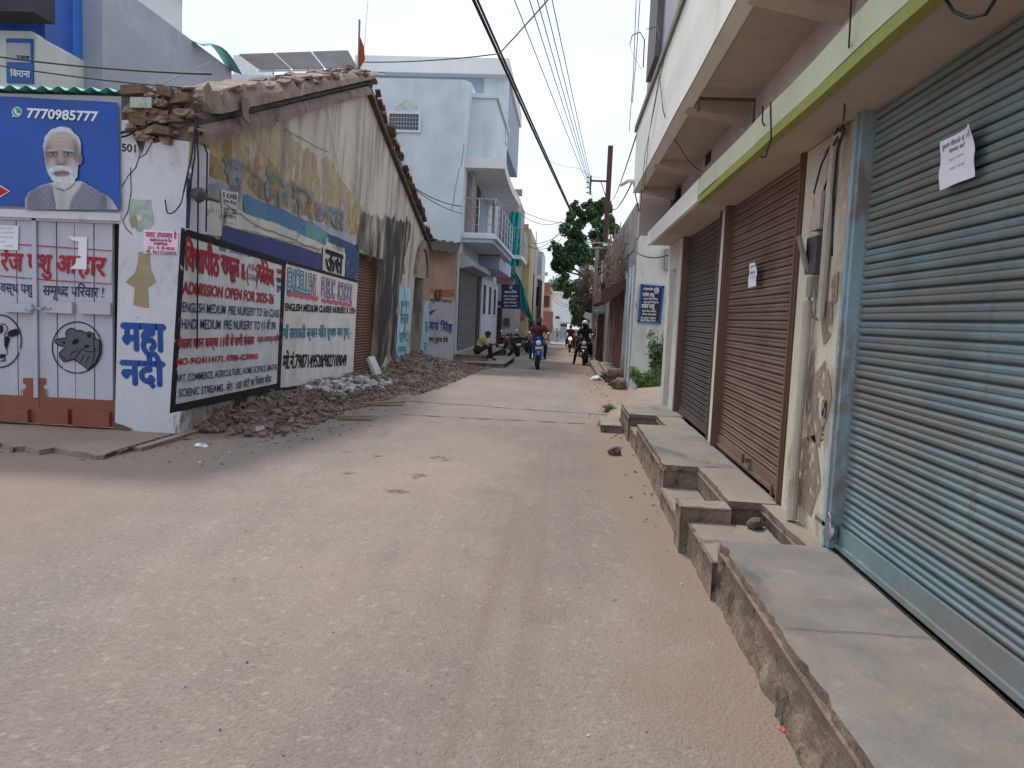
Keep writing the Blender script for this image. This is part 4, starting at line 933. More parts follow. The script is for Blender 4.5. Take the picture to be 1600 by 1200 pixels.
# painted layers on the wall
def patch(name,layers,parent,step=.16,apart=False):
    if apart:
        for l in layers: patch(name,[l],parent,step)
        return
    g = G(); ms = []
    for pts,m,amp,d in layers:
        if m not in ms: ms.append(m)
        ragged_g(g,[LW(x,y,d) for x,y in pts],amp,step,((0,1,0),(0,0,1)),ms.index(m))
    return g.build(name,[M[k] for k in ms],parent,fix=False)
patch('faded_paint',[
  (((296,222),(330,205),(420,195),(520,255),(566,330),(562,372),(440,322),(300,272)),'pt_ochre_full',.12,.004),
  (((300,235),(330,220),(380,225),(420,250),(440,275),(520,330),(560,350),(558,368),(470,335),(380,300),(296,268)),'pt_ochre',.10,.006),
  (((292,270),(345,280),(382,296),(376,330),(300,330),(290,360)),'pt_lilac',.03,.008),
  (((312,290),(350,284),(378,300),(374,320),(314,318)),'pt_faded_blue',.03,.010),
  (((315,312),(350,318),(378,330),(420,342),(520,372),(518,392),(430,372),(352,352),(345,368),(313,362)),'pt_whitewash',.03,.011),
  (((293,278),(318,284),(315,362),(290,356)),'pt_navyband',.012,.012),
  (((380,303),(430,322),(478,345),(506,360),(508,382),(440,352),(380,332)),'pt_cerulean',.025,.013),
  (((478,345),(512,358),(510,382),(478,370)),'pt_green',.02,.015),
  (((510,362),(560,382),(561,404),(556,440),(540,436),(540,388),(510,378)),'pt_deepblue',.012,.014),
  (((480,342),(561,372),(563,386),(512,364)),'pt_lilac',.02,.016),
  (((348,352),(400,366),(452,380),(506,398),(504,422),(440,407),(346,377)),'pt_navyband',.012,.017),
 ],wall)
patch('stain',[
  (((562,336),(590,340),(612,338),(642,345),(641,370),(634,400),(628,440),(622,460),(618,560),(590,572),(590,410),(566,392),(556,388)),'pt_soot',.30,.019),
    (((290,640),(335,632),(372,625),(350,650),(300,685),(272,690),(268,650)),'pt_mud',.10,.022),
  (((330,640),(360,628),(400,620),(440,606),(430,630),(380,650),(330,668)),'pt_soot',.10,.006),
 ],wall,apart=True)
patch('painted_pilaster',[
  (((624,446),(642,450),(640,570),(618,568)),'pt_skyblue',.02,.021),
  (((664,470),(671,472),(669,575),(657,572)),'pt_skyblue',.01,.021),
 ],wall,.1,True)
g = G()   # blotchy marks and letters on the pilasters
for x,y,tx,wd,h in ((627,480,'नगर',13,9),(626,505,'लाल',12,14),(624,530,'दुगर्',13,10),(622,550,'पास',12,8),(664,520,'क',5,16),(662,548,'र',5,12)):
    letters(g,tx,LW(x,y,.026),LW(x+wd,y-.2,.026),LW(x,y-h,.026),.02)
g.build('lettering',M['pt_teal'],wall,fix=False)
# faded sign name
g = G(); 
for tx,x0,y0,x1,y1,h in (('च',352,302,381,309,52),('{न}',388,300,408,312,34),('दा',413,318,440,328,50),('कर',442,330,490,345,44),('वस',494,352,540,362,32)):
    letters(g,tx,LW(x0,y0,.018),LW(x1,y1,.018),LW(x0+1,y0-h,.018),.05)
g.build('faded_lettering',paint('pt_fadeletter',(.26,.27,.30),(2.6,.42,.60)),wall,fix=False)
g = G()
letters(g,'ऊस',LW(508,421,.024),LW(535,428,.024),LW(509,392,.024),.05); g.build('lettering',M['pt_black'],wall,fix=False)
g = G(); ragged_g(g,[LW(x,y,.022) for x,y in ((505,384),(540,396),(538,432),(504,422))],.01,.1); g.build('white_square',M['pt_whitewash'],wall,fix=False)
# old bill on the wall
g = G(); ragged_g(g,[LW(x,y,.020) for x,y in ((346,294),(373,302),(369,350),(346,344))],.03,.08,m=0)
for y0,h,tx in ((308,8,'NOKIA'[:0]+'108'),(316,4,'सेवा केन्द'),(327,3,'दुकान नगर'),(332,3,'दुगर् छग'),(339,5,'आदशर्')):
    letters(g,tx,LW(349,y0,.023),LW(370,y0+4,.023),LW(349,y0-h,.023),.01,m=1)
g.build('old_bill',[M['pt_whitewash'],M['pt_black']],wall,fix=False)
# advertisement board 1 (painted): light panel with black border
def frame_on(g,pts,wd,d,m):
    n = len(pts); P = [LW(x,y,d) for x,y in pts]; c = sum(P,V())/n
    for i in range(n):
        a,b = P[i],P[(i+1)%n]; ia,ib = a+(c-a).normalized()*wd*1.2,b+(c-b).normalized()*wd*1.2
        g.poly([a,b,ib,ia],m)
b1 = ((283,356),(446,408),(437,608),(265,645))
g = G(); g.poly([LW(x,y,.022) for x,y in b1],0); frame_on(g,b1,.12,.026,1); g.poly([LW(x,y,.028) for x,y in ((265,646),(268,633),(438,598),(437,609))],1); g.poly([LW(x,y,.028) for x,y in ((283,355),(447,407),(447,413),(283,364))],1)
bd1 = g.build('school_board',[M['pt_board'],M['pt_black']],hall,fix=False); bd1['label'] = 'pale board with red and blue admission lettering in a black border'
def tx(g_,t,bl_,br_,tl_,bold=.012,m=0,d=.030,jit=.05):
    g = G(); letters(g,t,LW(*bl_,d),LW(*br_,d),LW(*tl_,d),bold,jitter=jit); g.build(TXN,TXM[m],TXP,fix=False)
TXN,TXP,TXM = 'lettering',bd1,[M['pt_red'],M['pt_navy']]
tx(g,'िवधापीठ',(289.5,421),(343,432),(289.3,387),.045)
tx(g,'{स}कूल',(347,426),(375,433),(346,400),.045); tx(g,'&',(377,434),(385,437),(377,410),.04)
tx(g,'कॉलेज',(404,440),(429,448),(402.5,415),.045)
tx(g,'ADMISSION OPEN FOR 2025-26',(285,457.7),(428,474.5),(286,439),.035)
tx(g,'संकाय चयन कक्षा 11वीं से सभी संकाय',(277,545),(397,538),(277,531),.03); tx(g,'कला-वाणज्य-कृिष',(403,535),(436,533),(403,527),.02)
tx(g,'MO-9424114171, 0788-4230843',(275.5,570.5),(403,560.5),(275.8,560),.035)
tx(g,'नगर',(432,428),(444,431),(432,420),.02); tx(g,'पास',(432,441),(443,443),(432,434),.02,1); tx(g,'दुगर्',(433,453),(442,455),(433,446),.02,1)
tx(g,'B.Ed',(389,420),(401,424),(389,411),.012); tx(g,'D.Ed',(389,436),(401,439),(389,427),.012)
tx(g,'(',(386,438),(389,439),(386,414),.01,1); tx(g,')',(400,443),(403,444),(400,419),.01,1)
tx(g,'BSE - 22-4-25 10:26',(344,391),(392,402),(344,385),.01,1)
tx(g,'ENGLISH MEDIUM  PRE NURSERY TO 5th CLASS',(285,487),(436,495.5),(286,471.5),.012,1)
tx(g,'HINDI MEDIUM  PRE NURSERY TO १२ वी तक.',(284,514),(432,515),(284.5,500),.012,1)
tx(g,'ART, COMMERCE, AGRICULTURE, HOME SCIENCE, MATHS',(275,598),(433,577.5),(275,586),.012,1)
tx(g,'SCIENC STREAMS..',(279.5,620.5),(352,610.5),(279.5,608),.012,1); tx(g,'नोट- 100 सीटें पर िवशेष फीस',(354,611),(424,597),(354,601),.012,1)
b2 = ((447,408),(559,441),(551,594),(438,608))
g = G(); g.poly([LW(x,y,.022) for x,y in b2],0); g.poly([LW(x,y,.027) for x,y in ((447,407),(559,438),(559,442),(447,412))],1); g.poly([LW(x,y,.027) for x,y in ((436,611),(437,606),(551,592),(551,597))],1)
bd2 = g.build('school_board',[M['pt_board2'],M['pt_black']],hall,fix=False); bd2['label'] = 'worn cream board with teal and violet school lettering'
TXN,TXP,TXM = 'lettering',bd2,[M['pt_teal'],M['pt_violet'],M['pt_black'],M['pt_orange'],M['pt_pink']]
tx(g,'EXCELL',(448.8,453),(482,459),(449.7,418.5),.05,0); tx(g,'ENT',(483,459),(495,461),(483,427),.04,3)
tx(g,'PUBLIC',(502.4,462.6),(524,466),(503,433),.04,1); tx(g,'SCHOOL',(527,467),(550,471.5),(529,440),.04,1)
tx(g,'ENGLISH MEDIUM CLASSES NURSERY & 12TH',(445.5,485),(555,490),(446,473.5),.03,2)
tx(g,'माँ सर{स}वती ज्ञान मंिदर सुभाष नगर दुगर् -',(443,529),(548,525),(443,514),.02,0)
tx(g,'मो.नं.7987149528/9827109049',(442,576),(541,571),(443,557),.03,2)
for x0,x1,y0,y1 in ((449,497,458,467),(503,550,469,477)):
    g = G(); stroke(g,[LW(x0+(x1-x0)*k/10,y0+(y1-y0)*k/10+(1 if k%2 else -1),.030) for k in range(11)],.07,nrm=NL); g.build('underline',M['pt_pink'],bd2,fix=False)
TXN,TXM = 'letter_fill',[mat('pt_fill_teal',(.42,.50,.58),bump=0),mat('pt_fill_violet',(.48,.40,.52),bump=0)]   # inner white of the outlined letters
tx(g,'EXCELL',(449,453),(482,459),(450,418.5),-.005,0,.033); tx(g,'ENT',(483.2,459),(495,461),(483.2,427),-.005,0,.033); tx(g,'PUBLIC',(502.6,462.6),(524,466),(503.2,433),-.005,1,.033); tx(g,'SCHOOL',(527.2,467),(550,471.5),(529.2,440),-.005,1,.033)
# cracks in the wall
g = G()
for pts in (((508,160),(515,195),(522,230),(530,268),(533,302)),((445,202),(470,215),(495,230),(515,238)),((350,318),(400,352),(452,372),(500,392)),((548,280),(556,300),(560,330))):
    P = [LW(x,y,.024) for x,y in pts]; Q_ = []
    for a,b in zip(P[:-1],P[1:]):
        for k in range(6): p = a.lerp(b,k/6); Q_.append(p+V((0,.04*mnoise.noise(p*5),.03*mnoise.noise(p*6))))
    stroke(g,Q_+[P[-1]],.010,nrm=NL)
g.build('crack',M['pt_black'],wall,fix=False)
# old junction lamp and broken fitting on the wall
g = G(); c = LW(310,304,.12); g.lathe(c,(1,0,-.3),((.02,-.1),(.07,-.04),(.09,.03),(.05,.07),(0,.08)),12); g.tube([c,c+V((.1,.28,-.03))],.02,6)
tag(g.build('wall_lamp',M['box_dark']),'old black lamp fitting on the dark blue strip of the hall wall','lamp')

# ------------------------------------------------------------------ rubble along the hall wall
random.seed(11)
ax_ = [(300,702),(345,694),(400,697),(455,685),(505,668),(560,645),(620,628),(690,608)]
outer = [AG(x,y) for x,y in ax_]
def foot(y):      # outer limit X of the heap at depth y
    ys_ = [p.y for p in outer]; xs_ = [p.x for p in outer]
    return -4.42+(float(np.interp(y,ys_,xs_))+4.42)*(.80 if y < 14 else .92)
def heap_h(x,y):
    fo = foot(y); w_ = max(.2,fo+4.42); t = (x+4.42)/w_
    if t > 1: return 0
    hh = float(np.interp(y,[8.3,9,10.5,13,15.5,18,20,21.5,23.5,25],[.02,.08,.18,.26,.22,.20,.40,.52,.33,.06]))
    return hh*(1-t)**.8*(1+.35*mnoise.noise(V((x*2.2,y*1.4,0))))
g = G()
g.grid(lambda u,v:(lambda y:(lambda x:(x,y,gz(y)-.02+heap_h(x,y)+.05*mnoise.noise(V((x*7,y*7,1)))*(1-v)))(-4.42+(foot(y)+.25+4.42)*v))(8.3+16.9*u),160,16)
hp = tag(g.build('rubble_mound',M['rubble_earth'],fix=False),'low mound of broken plaster and earth along the foot of the gabled hall','rubble',kind='stuff')
def shards(name,label,n,pick,rmin,rmax,mats,flat=.4):
    g = G()
    for i in range(n):
        p,r,mi = pick(i); r *= rnd(rmin,rmax)
        u = V((rnd(-1,1),rnd(-1,1),rnd(-.5,.5))).normalized(); v_ = u.cross(V((rnd(-.4,.4),rnd(-.4,.4),1))).normalized(); w_ = u.cross(v_)
        k = rnd(.5,1.0); h = rnd(.15,flat); n_ = random.choice((4,5,6)); a0 = rnd(0,6)
        ring = [(u*math.cos(a0+t*2*math.pi/n_)*rnd(.7,1.1)+v_*math.sin(a0+t*2*math.pi/n_)*rnd(.7,1.1)*k)*r for t in range(n_)]
        top = [g.v(p+q*.85+w_*h*r) for q in ring]; bot = [g.v(p+q-w_*h*r) for q in ring]
        g.f(top,mi); g.f(bot[::-1],mi)
        for t in range(n_): g.f([bot[t],bot[(t+1)%n_],top[(t+1)%n_],top[t]],mi)
    return tag(g.build(name,mats),label,'rubble',kind='stuff')
def pick_heap(i):
    while 1:
        y = 8.7+16*random.random()**.9; t = random.random()**.9; x = -4.40+(foot(y)+.12+4.40)*t
        pale = 1 if (12.3 < y < 15.0 and .15 < t < .62 and random.random() < .75) else (2 if random.random() < .15 else 0)
        return V((x,y,gz(y)+heap_h(x,y)+.02)),(1.0 if t < .7 else .6),pale
shards('rubble_shards','broken grey plaster and concrete shards heaped along the gabled hall',4200,pick_heap,.015,.095,[M['rubble_grey'],M['rubble_pale'],M['rubble_earth']])
def pick_road(i):
    y = 2.2+18*random.random()**1.6; x = rnd(-3.2,.8); return V((x,y,road_z(x,y)+.002)),.25,random.choice((0,0,1,2))
def pick_gravel(i):
    k = random.random()
    if k < .33: y = rnd(8,14)**1.0; x = foot(y)+abs(random.gauss(0,.35)); 
    elif k < .55: y = rnd(5,26); x = .93-abs(random.gauss(0,.16)); 
    elif k < .82: y = rnd(6.9,8.0); x = rnd(-9,-3.2)
    else: y = rnd(11,26); x = rnd(.4,1.3)
    return V((x,y,gz(y)+.006)),.3,random.choice((0,0,2,1))
shards('gravel','small stones and grit scattered along both edges of the road',700,pick_gravel,.02,.075,[M['rubble_grey'],M['rubble_pale'],M['rubble_earth']])
shards('grit','tiny grit and bits of dry litter strewn over the road surface',150,pick_road,.012,.045,[M['rubble_grey'],M['rubble_pale'],M['rubble_earth']])
stone('litter','pink crumpled plastic bag on the rubble below the first school board',405,676,None,.07,(1.0,.9,.7),mat('litter_pink',(.70,.48,.55)),cat='litter',seed=21)
stone('litter','small white paper scrap on the ground before the rubble',313,699,None,.05,(1.3,.8,.5),M['paper'],cat='litter',seed=22)
g = G(); c = AG(600,580); g.box((wx(.5)+.25,c.y-2,gz(c.y)+.3),(wx(.5)+.29,c.y-1.4,gz(c.y)+.95)); 
g = G(); a = LW(577,585,.3); a.z = .55; g.obox(a+V((.1,0,-.18)),(.02,0,.03),(.02,.18,0),(-.09,.02,.18)); tag(g.build('broken_slab',M['rubble_pale']),'broken pale slab leaning against the foot of the brown hall shutter','slab')
for px,py,L_,an,lb in ((555,656,.5,.3,'thin wooden board lying beside the rubble near the road'),(598,634,.7,.5,'pale broken plank lying on the far rubble')):
    c = AG(px,py); g = G(); c.z += .05; d = V((math.cos(an),math.sin(an),.05)); g.obox(c,d*L_/2,V((-math.sin(an),math.cos(an),0))*.06,(0,0,.015)); tag(g.build('loose_plank',M['wood_old']),lb,'plank')
# ------------------------------------------------------------------ left background: grocery house behind the feed shop
XK = -7.9
gro = thing('grocery_house',(-10,15,0),'grey plastered house with dark blue cladding behind the feed shop','building')
y0,y1 = 12.67,AX(362,106,XK).y
zt0 = AX(215,0,XK).z
g = G(); g.box((-16,y0,0),(XK,y1,zt0)); g.build('wall',M['grey_render'],gro)
g = G(); g.box((-16,y0+1.5,zt0),(XK-.9,y0+4.4,zt0+1.35)); g.box((-16,y0+1.5,zt0+1.35),(XK-.75,y0+4.5,zt0+1.45)); g.build('rooftop_room',M['roof_white'],gro)
XC_ = -8.25; b = AX(113,60,XC_); c = AX(138,60,XC_); zc_ = 5.2
g = G(); g.box((-16,11.75,zc_),(XC_,b.y,zt0+1.2)); g.build('cladding',M['blue_panel'],gro)
g = G(); g.box((-16,b.y+.002,zc_),(XC_+.01,c.y,zt0+1.2)); g.build('cladding_lit_end',M['blue_panel_lit'],gro)  # same cladding where it catches more light, painted as a brighter blue
zo = AX(60,26,XC_+.3).z; g = G(); g.box((-16,11.0,zo),(XC_+.35,AX(86,26,XC_+.35).y,zo+.5)); g.build('shade_block',M['under_dark'],gro)  # dark block added to stand for the shade over the cladding
g = G(); g.grid(lambda u,v: (XK+.35*v-.1, y0+(y1-y0)*(.62+.38*u), zt0+.42*math.sin(math.pi*u)*(.6)+.02-.12*v),14,3); ob = g.build('green_sheet',M['tin_green'],gro,smooth=True); md = ob.modifiers.new('s','SOLIDIFY'); md.thickness = .01
for k in range(2):
    g = G(); c = V((XK-1.2-.25*k,y0+2.6+.2*k,zt0+1.4)); g.tube([c,c+V((0,0,1.6))],.02,5); g.build('roof_rod',M['steel'],gro)
# white shop front block with hand-painted sign
YW = 11.5
blk = thing('kirana_shop',(-8.8,YW,0),'small white stepped shop front with a blue and white sign beside the feed shop banner','building')
xr = AY(57,60,YW).x; zt_ = AY(40,55,YW).z
g = G(); g.prism([(-12,YW,0),(xr,YW,0),(xr,YW,zt_-.02),(xr-.08,YW,zt_+.06),(-8.95+.05,YW,zt_+.06),(-8.95-.05,YW,zt_-.02),(-12,YW,zt_-.02)],(0,1.16,0)); g.build('wall',M['white_paint'],blk)
g = G(); a = AY(10,60,YW-.02); b = AY(52,130,YW-.02); g.box((a.x,YW-.03,b.z),(b.x,YW+.01,a.z)); sgn = g.build('sign_board',M['sign_blue'],blk)
g = G(); c = AY(12,68,YW); d = AY(50,99,YW); g.box((c.x,YW-.036,d.z),(d.x,YW-.031,c.z)); g.build('sign_panel',M['pale_wall'],sgn)
g = G(); letters(g,'िकराना',AY(16,119,YW-.04),AY(47,121,YW-.04),AY(16,110,YW-.04),.03,m=0)
letters(g,'उत्सव'.replace('त्','{त}'),AY(25,94,YW-.04),AY(46,95,YW-.04),AY(25,87,YW-.04),.02,m=1); g.build('lettering',[M['ink_white'],M['pt_black']],sgn,fix=False)

# ------------------------------------------------------------------ pale blue three-storey house facing us
YH = 26.0
bh = thing('blue_house',(-6,YH,-.2),'tall pale blue house with barred window and railed balconies beyond the gabled hall','building')
xc = AY(715,480,YH).x; ztop = AY(700,124,YH).z; xl = AY(330,110,YH).x
g = G(); g.box((xl,YH,-.4),(xc,YH+15,ztop)); hw_ = g.build('wall',M['blue_house'],bh)
g = G(); g.prism([(xc,YH-.0,AY(722,330,YH).z),(AY(727,235,YH).x,YH,AY(727,235,YH).z),(AY(737,134,YH).x,YH,AY(737,130,YH).z),(xc,YH,ztop)],(0,1.2,0)); g.build('corner_fin',M['blue_house_light'],bh)
a,b = AY(609,178,YH),AY(654,204,YH)
g = G(); g.box((a.x-.08,YH-.06,b.z-.08),(b.x+.08,YH-.001,b.z)); g.box((a.x-.08,YH-.06,a.z),(b.x+.08,YH-.001,a.z+.08)); g.box((a.x-.08,YH-.06,b.z),(a.x,YH-.001,a.z)); g.box((b.x,YH-.06,b.z),(b.x+.08,YH-.001,a.z))
win = g.build('window',M['blue_house_light'],bh)
g = G(); g.box((a.x,YH-.02,b.z),(b.x,YH-.004,a.z)); g.build('window_pane',M['glass_dark'],win)
g = G()
for i in range(1,10): x = a.x+(b.x-a.x)*i/10; g.box((x-.007,YH-.05,b.z),(x+.007,YH-.03,a.z))
for i in range(1,4): z = b.z+(a.z-b.z)*i/4; g.box((a.x,YH-.055,z-.008),(b.x,YH-.035,z+.008))
g.build('window_bars',M['rail_steel'],win)
g = G(); ragged_g(g,[AY(x,y,YH-.006) for x,y in ((612,170),(622,163),(635,155),(645,165),(655,166),(650,174),(615,174))],.12,.2,((1,0,0),(0,0,1))); g.build('repaired_patch',paint('pt_patchgrey',(.52,.55,.55),(3,.3,.5)),hw_,fix=False)
g = G()   # rain streaks and a crack
for pts in (((718,262),(712,290),(706,330)),((725,225),(722,250),(720,262))): stroke(g,[AY(x,y,YH-.006) for x,y in pts],.03)
g.build('crack',M['pt_faded_blue'],hw_,fix=False)
# balconies on the street side
YE = 35.0; xb = -2.62
def zat(py,px=757,Y=YH): return AY(px,py,Y).z
s1 = zat(362); s2 = zat(243); tp = zat(140)
g = G(); g.box((xc,YH+.4,s1-.32),(xb,YE,s1)); g.box((xc,YH+.3,s1-.20),(xb+.12,YE+.1,s1-.08)); g.build('balcony_slab',M['blue_house_light'],bh)
g = G(); n=14
pr = [(xc,s2),(xb+.15,s2)]
g.grid(lambda u,v:(xc+(xb+.30-.10*math.sin(u*3.1)-xc)*v, YH+.3+(YE-YH)*u, s2-.02-.25*u*0),n,2); g.grid(lambda u,v:(xb+.30-.10*math.sin(u*3.1), YH+.3+(YE-YH)*u, s2-.02-.33*v),n,2); g.grid(lambda u,v:(xc+(xb+.30-.10*math.sin(u*3.1)-xc)*v, YH+.3+(YE-YH)*u, s2-.35),n,2)
g.poly([(xc,YH+.3,s2-.35),(xb+.3,YH+.3,s2-.35),(xb+.3,YH+.3,s2-.02),(xc,YH+.3,s2-.02)]); g.build('balcony_slab',M['roof_white'],bh,fix=False)
g = G(); g.box((xc,YH+.5,s2),(xb-.1,YH+5.5,tp-.15)); g.box((xc,YH+.42,tp-.15),(xb-.02,YH+5.6,tp)); g.build('balcony_room',M['blue_house_light'],bh)
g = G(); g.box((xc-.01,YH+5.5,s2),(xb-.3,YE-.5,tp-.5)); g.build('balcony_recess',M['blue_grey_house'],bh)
for ya,yb,m,nm,zh in ((YH+.9,YH+2.2,'ruin_wall','stone_cladding',0),(YH+2.5,YH+5.0,'under_dark','doorway',0),(YH+5.2,YH+8,'blue_grey_house','wall_panel',0)):
    g = G(); g.box((xc-.02,ya,s1),(xc+.05,yb,s2-.36)); g.build(nm,M[m],bh)
for y in (YH+1.0,YH+1.5,YH+8.4):
    g = G(); g.tube([(xc+.25,y,s1),(xc+.25,y,s2-.35)],.06,8); g.build('column',M['taupe_wall'],bh)
def railing(x0,x1,ya,yb,z,h,parent,m,posts=6,rails=4):
    for side in (0,1):
        g = G()
        if side == 0: P = lambda t:(x0+(x1-x0)*t,ya)
        else: P = lambda t:(x1,ya+(yb-ya)*t)
        for k in range(rails):
            zz_ = z+h*(k+1)/rails; r_ = .03 if k == rails-1 else .014
            (a0,b0),(a1,b1) = P(0),P(1); g.tube([(a0,b0,zz_),(a1,b1,zz_)],r_,6)
        nn = 2 if side == 0 else posts
        for k in range(nn+1): a0,b0 = P(k/nn); g.tube([(a0,b0,z),(a0,b0,z+h)],.022,6)
        g.build('railing',m,parent)
railing(xc,xb+.02,YH+.5,YE-.2,s1,zat(307)-s1,bh,M['steel'])
# ground floor
yS0,yS1 = AX(714,480,xc+.02).y,AX(744,480,xc+.02).y
zS = AX(719,420,xc).z; zs0 = AX(713,548,xc).z
g = G(); n = 40
pr_ = []
for i in range(n):
    for t,dx in ((0,0),(.3,.025),(.65,.03),(.9,.006)): pr_.append((zs0+(zS-zs0)*(i+t)/n,dx))
rows = [[g.v((xc+.01+dx,y,z)) for y in (YH+.12,yS1)] for z,dx in pr_]
for a_ in range(len(rows)-1): g.f([rows[a_][0],rows[a_][1],rows[a_+1][1],rows[a_+1][0]])
g.build('rolling_shutter',M['shutter_grey'],bh)
g = G(); g.prism([(xc,YH+.05,zS+.55),(xc+.45,YH+.05,zS+.28),(xc+.45,YH+.05,zS+.10),(xc,YH+.05,zS)],(0,yS1-YH+1.0,0)); g.build('shutter_hood',M['grey_render'],bh)
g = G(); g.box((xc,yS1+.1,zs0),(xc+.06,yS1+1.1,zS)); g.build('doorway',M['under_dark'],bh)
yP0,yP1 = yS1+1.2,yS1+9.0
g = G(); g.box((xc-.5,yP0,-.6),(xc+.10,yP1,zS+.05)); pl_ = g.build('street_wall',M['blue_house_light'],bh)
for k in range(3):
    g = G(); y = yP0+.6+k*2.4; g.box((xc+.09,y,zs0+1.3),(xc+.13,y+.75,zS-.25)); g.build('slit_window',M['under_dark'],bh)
g = G(); g.box((xc,yS1+.5,zS+.35),(xc+.85,yS1+7.0,s1-.35)); g.build('projecting_box',mat('lavender',(.42,.44,.56)),bh)
# steps in front of the blue house
for nm,lb,x0,x1,ya,yb,z0,z1,sd in (('entry_step','broad worn doorstep of the blue house',xc+.0,xc+1.05,YH-.2,YH+6.5,-.35,.18,31),('entry_step','lower doorstep slab of the blue house with loose bricks',xc+.3,xc+1.75,YH-.9,YH+4.0,-.4,-.03,32)):
    rough_block(nm,lb,x0,x1,ya,yb,z0,z1,'step',.02,M['concrete_dusty'],lip=True,grp=None,seed=sd)
random.seed(77)
for k,(px,py) in enumerate(((748,560),(757,567),(741,566),(773,569))):
    c = AG(px,py); g = G(); g.obox(c+V((0,0,.05)),(.12,rnd(-.05,.05),0),(rnd(-.03,.03),.07,0),(0,0,.05)); tag(g.build('loose_brick',M['brick_raw']),['red brick on the lower doorstep of the blue house','red brick lying nearest the road at the blue house step','red brick at the left end of the blue house step','dark brick near the parked motorcycles'][k],'brick')
# pink and white wall with tin roof beside the blue house
pk = thing('lane_wall',(-4.5,YH-.2,-.2),'low pink and white wall with blue hand lettering under a tin roof','wall')
xa = AY(600,480,YH-.3).x
zm = AY(690,470,YH-.3).z; zt2 = AY(690,392,YH-.3).z
g = G(); g.box((xa,YH-.3,-.4),(xc-.05,YH-.02,zm)); lw_ = g.build('whitewashed_base',M['pale_wall'],pk)
g = G(); g.box((xa,YH-.29,zm),(xc-.05,YH-.02,zt2)); g.build('upper_wall',M['pink_wall'],pk)
g = G(); g.grid(lambda u,v:(xa+(xc+.05-xa)*u,YH-.02-1.0*v,zt2+.55-.42*v-.25*u+.03*math.sin(u*60)),60,2); ob = g.build('tin_roof',M['dark_recess'],pk); md = ob.modifiers.new('s','SOLIDIFY'); md.thickness = .01
g = G(); YL = YH-.306
ragged_g(g,[AY(x,y,YL) for x,y in ((672,452),(690,453),(711,452),(710,463),(690,463),(672,461))],.05,.15,((1,0,0),(0,0,1)),0)
ragged_g(g,[AY(x,y,YL-.003) for x,y in ((680,452),(692,452),(690,470),(679,470))],.06,.15,((1,0,0),(0,0,1)),1)
ragged_g(g,[AY(x,y,YL-.003) for x,y in ((668,489),(676,484),(682,484),(674,490),(668,496))],.02,.15,((1,0,0),(0,0,1)),2)
letters(g,'जय िसंह',AY(668,514,YL-.006),AY(707,519,YL-.006),AY(668,503,YL-.006),.04,m=2); letters(g,'सवर् हृदय देवे',AY(667,533,YL-.006),AY(700,535,YL-.006),AY(667,527,YL-.006),.02,m=3)
letters(g,'शुभ नगर',AY(672,471,YL-.006),AY(706,474,YL-.006),AY(672,467,YL-.006),.01,m=3)
g.build('lettering',[M['pt_rustband'],M['pt_soot'],M['pt_deepblue'],M['pt_black']],lw_,fix=False)
# concrete lane apron between hall and blue house
g = G(); q = [(-9,24.9),(-4.5,24.3),(-3.2,22.5),(-2.3,24.5),(-3.0,25.6),(-9,25.8)]
g.poly([(x,y,gz(y)+.02) for x,y in q]); tag(g.build('lane_apron',M['concrete_dusty'],fix=False),kind='structure')

# ------------------------------------------------------------------ taller house behind with white roof slab and solar panel
YT = 30.5
th = thing('tall_house',(-6,YT,0),'dark blue grey house with a white roof slab rising behind the pale blue house','building')
xt = AY(792,150,YT).x; zr = AY(760,122,YT).z; zr2 = AY(760,97,YT).z
g = G(); g.box((AY(566,120,YT).x,YT,ztop-1),(xt,YT+7.5,zr)); g.build('wall',M['blue_grey_house'],th)
g = G(); g.box((AY(560,100,YT).x,YT-.5,zr),(AY(797,110,YT).x,YT+7.7,zr2)); g.build('roof_slab',M['roof_white'],th)
g = G(); x0_ = AY(770,200,YT).x; g.box((xt-.9,YT-.02,ztop-1),(xt+.04,YT+.5,zr)); g.build('corner_pier',M['blue_house'],th)
g = G(); a = AY(574,112,YT-.4); g.tube([a,AY(602,117,YT-.4)],.05,6); g.build('roof_pipe',M['steel'],th)
sp = thing('solar_panel',AY(455,100,29),'tilted grey solar panel array on the roof left of the white roof slab','solar panel')
P = [AY(372,86,28.3),AY(545,80,28.3),AY(560,107,30.2),AY(404,109,30.2)]
for k in range(3):
    u0,u1 = k/3+.008,(k+1)/3-.008; g = G(); a,b,c,d = P[0].lerp(P[1],u0),P[0].lerp(P[1],u1),P[3].lerp(P[2],u1),P[3].lerp(P[2],u0)
    n_ = (b-a).cross(d-a).normalized()*.04; g.prism([a,b,c,d],n_); g.build('panel',mat('solar_back%d'%k,(.28,.27,.26),rough=.5,bump=0),sp)
g = G(); g.tube([P[3]-V((0,0,.05)),P[2]-V((0,0,.05))],.04,6)
for u in (.15,.5,.85): c = P[3].lerp(P[2],u); g.tube([c,(c.x,c.y,ztop-.2)],.03,6)
g.build('support_frame',M['steel'],sp)
g = G(); a,b = AY(372,86,32),AY(400,108,32); g.box((a.x-.2,32,ztop-.5),(b.x,34,a.z)); tag(g.build('roof_tank',M['roof_white']),'pale water tank block at the left end of the solar panels','tank')

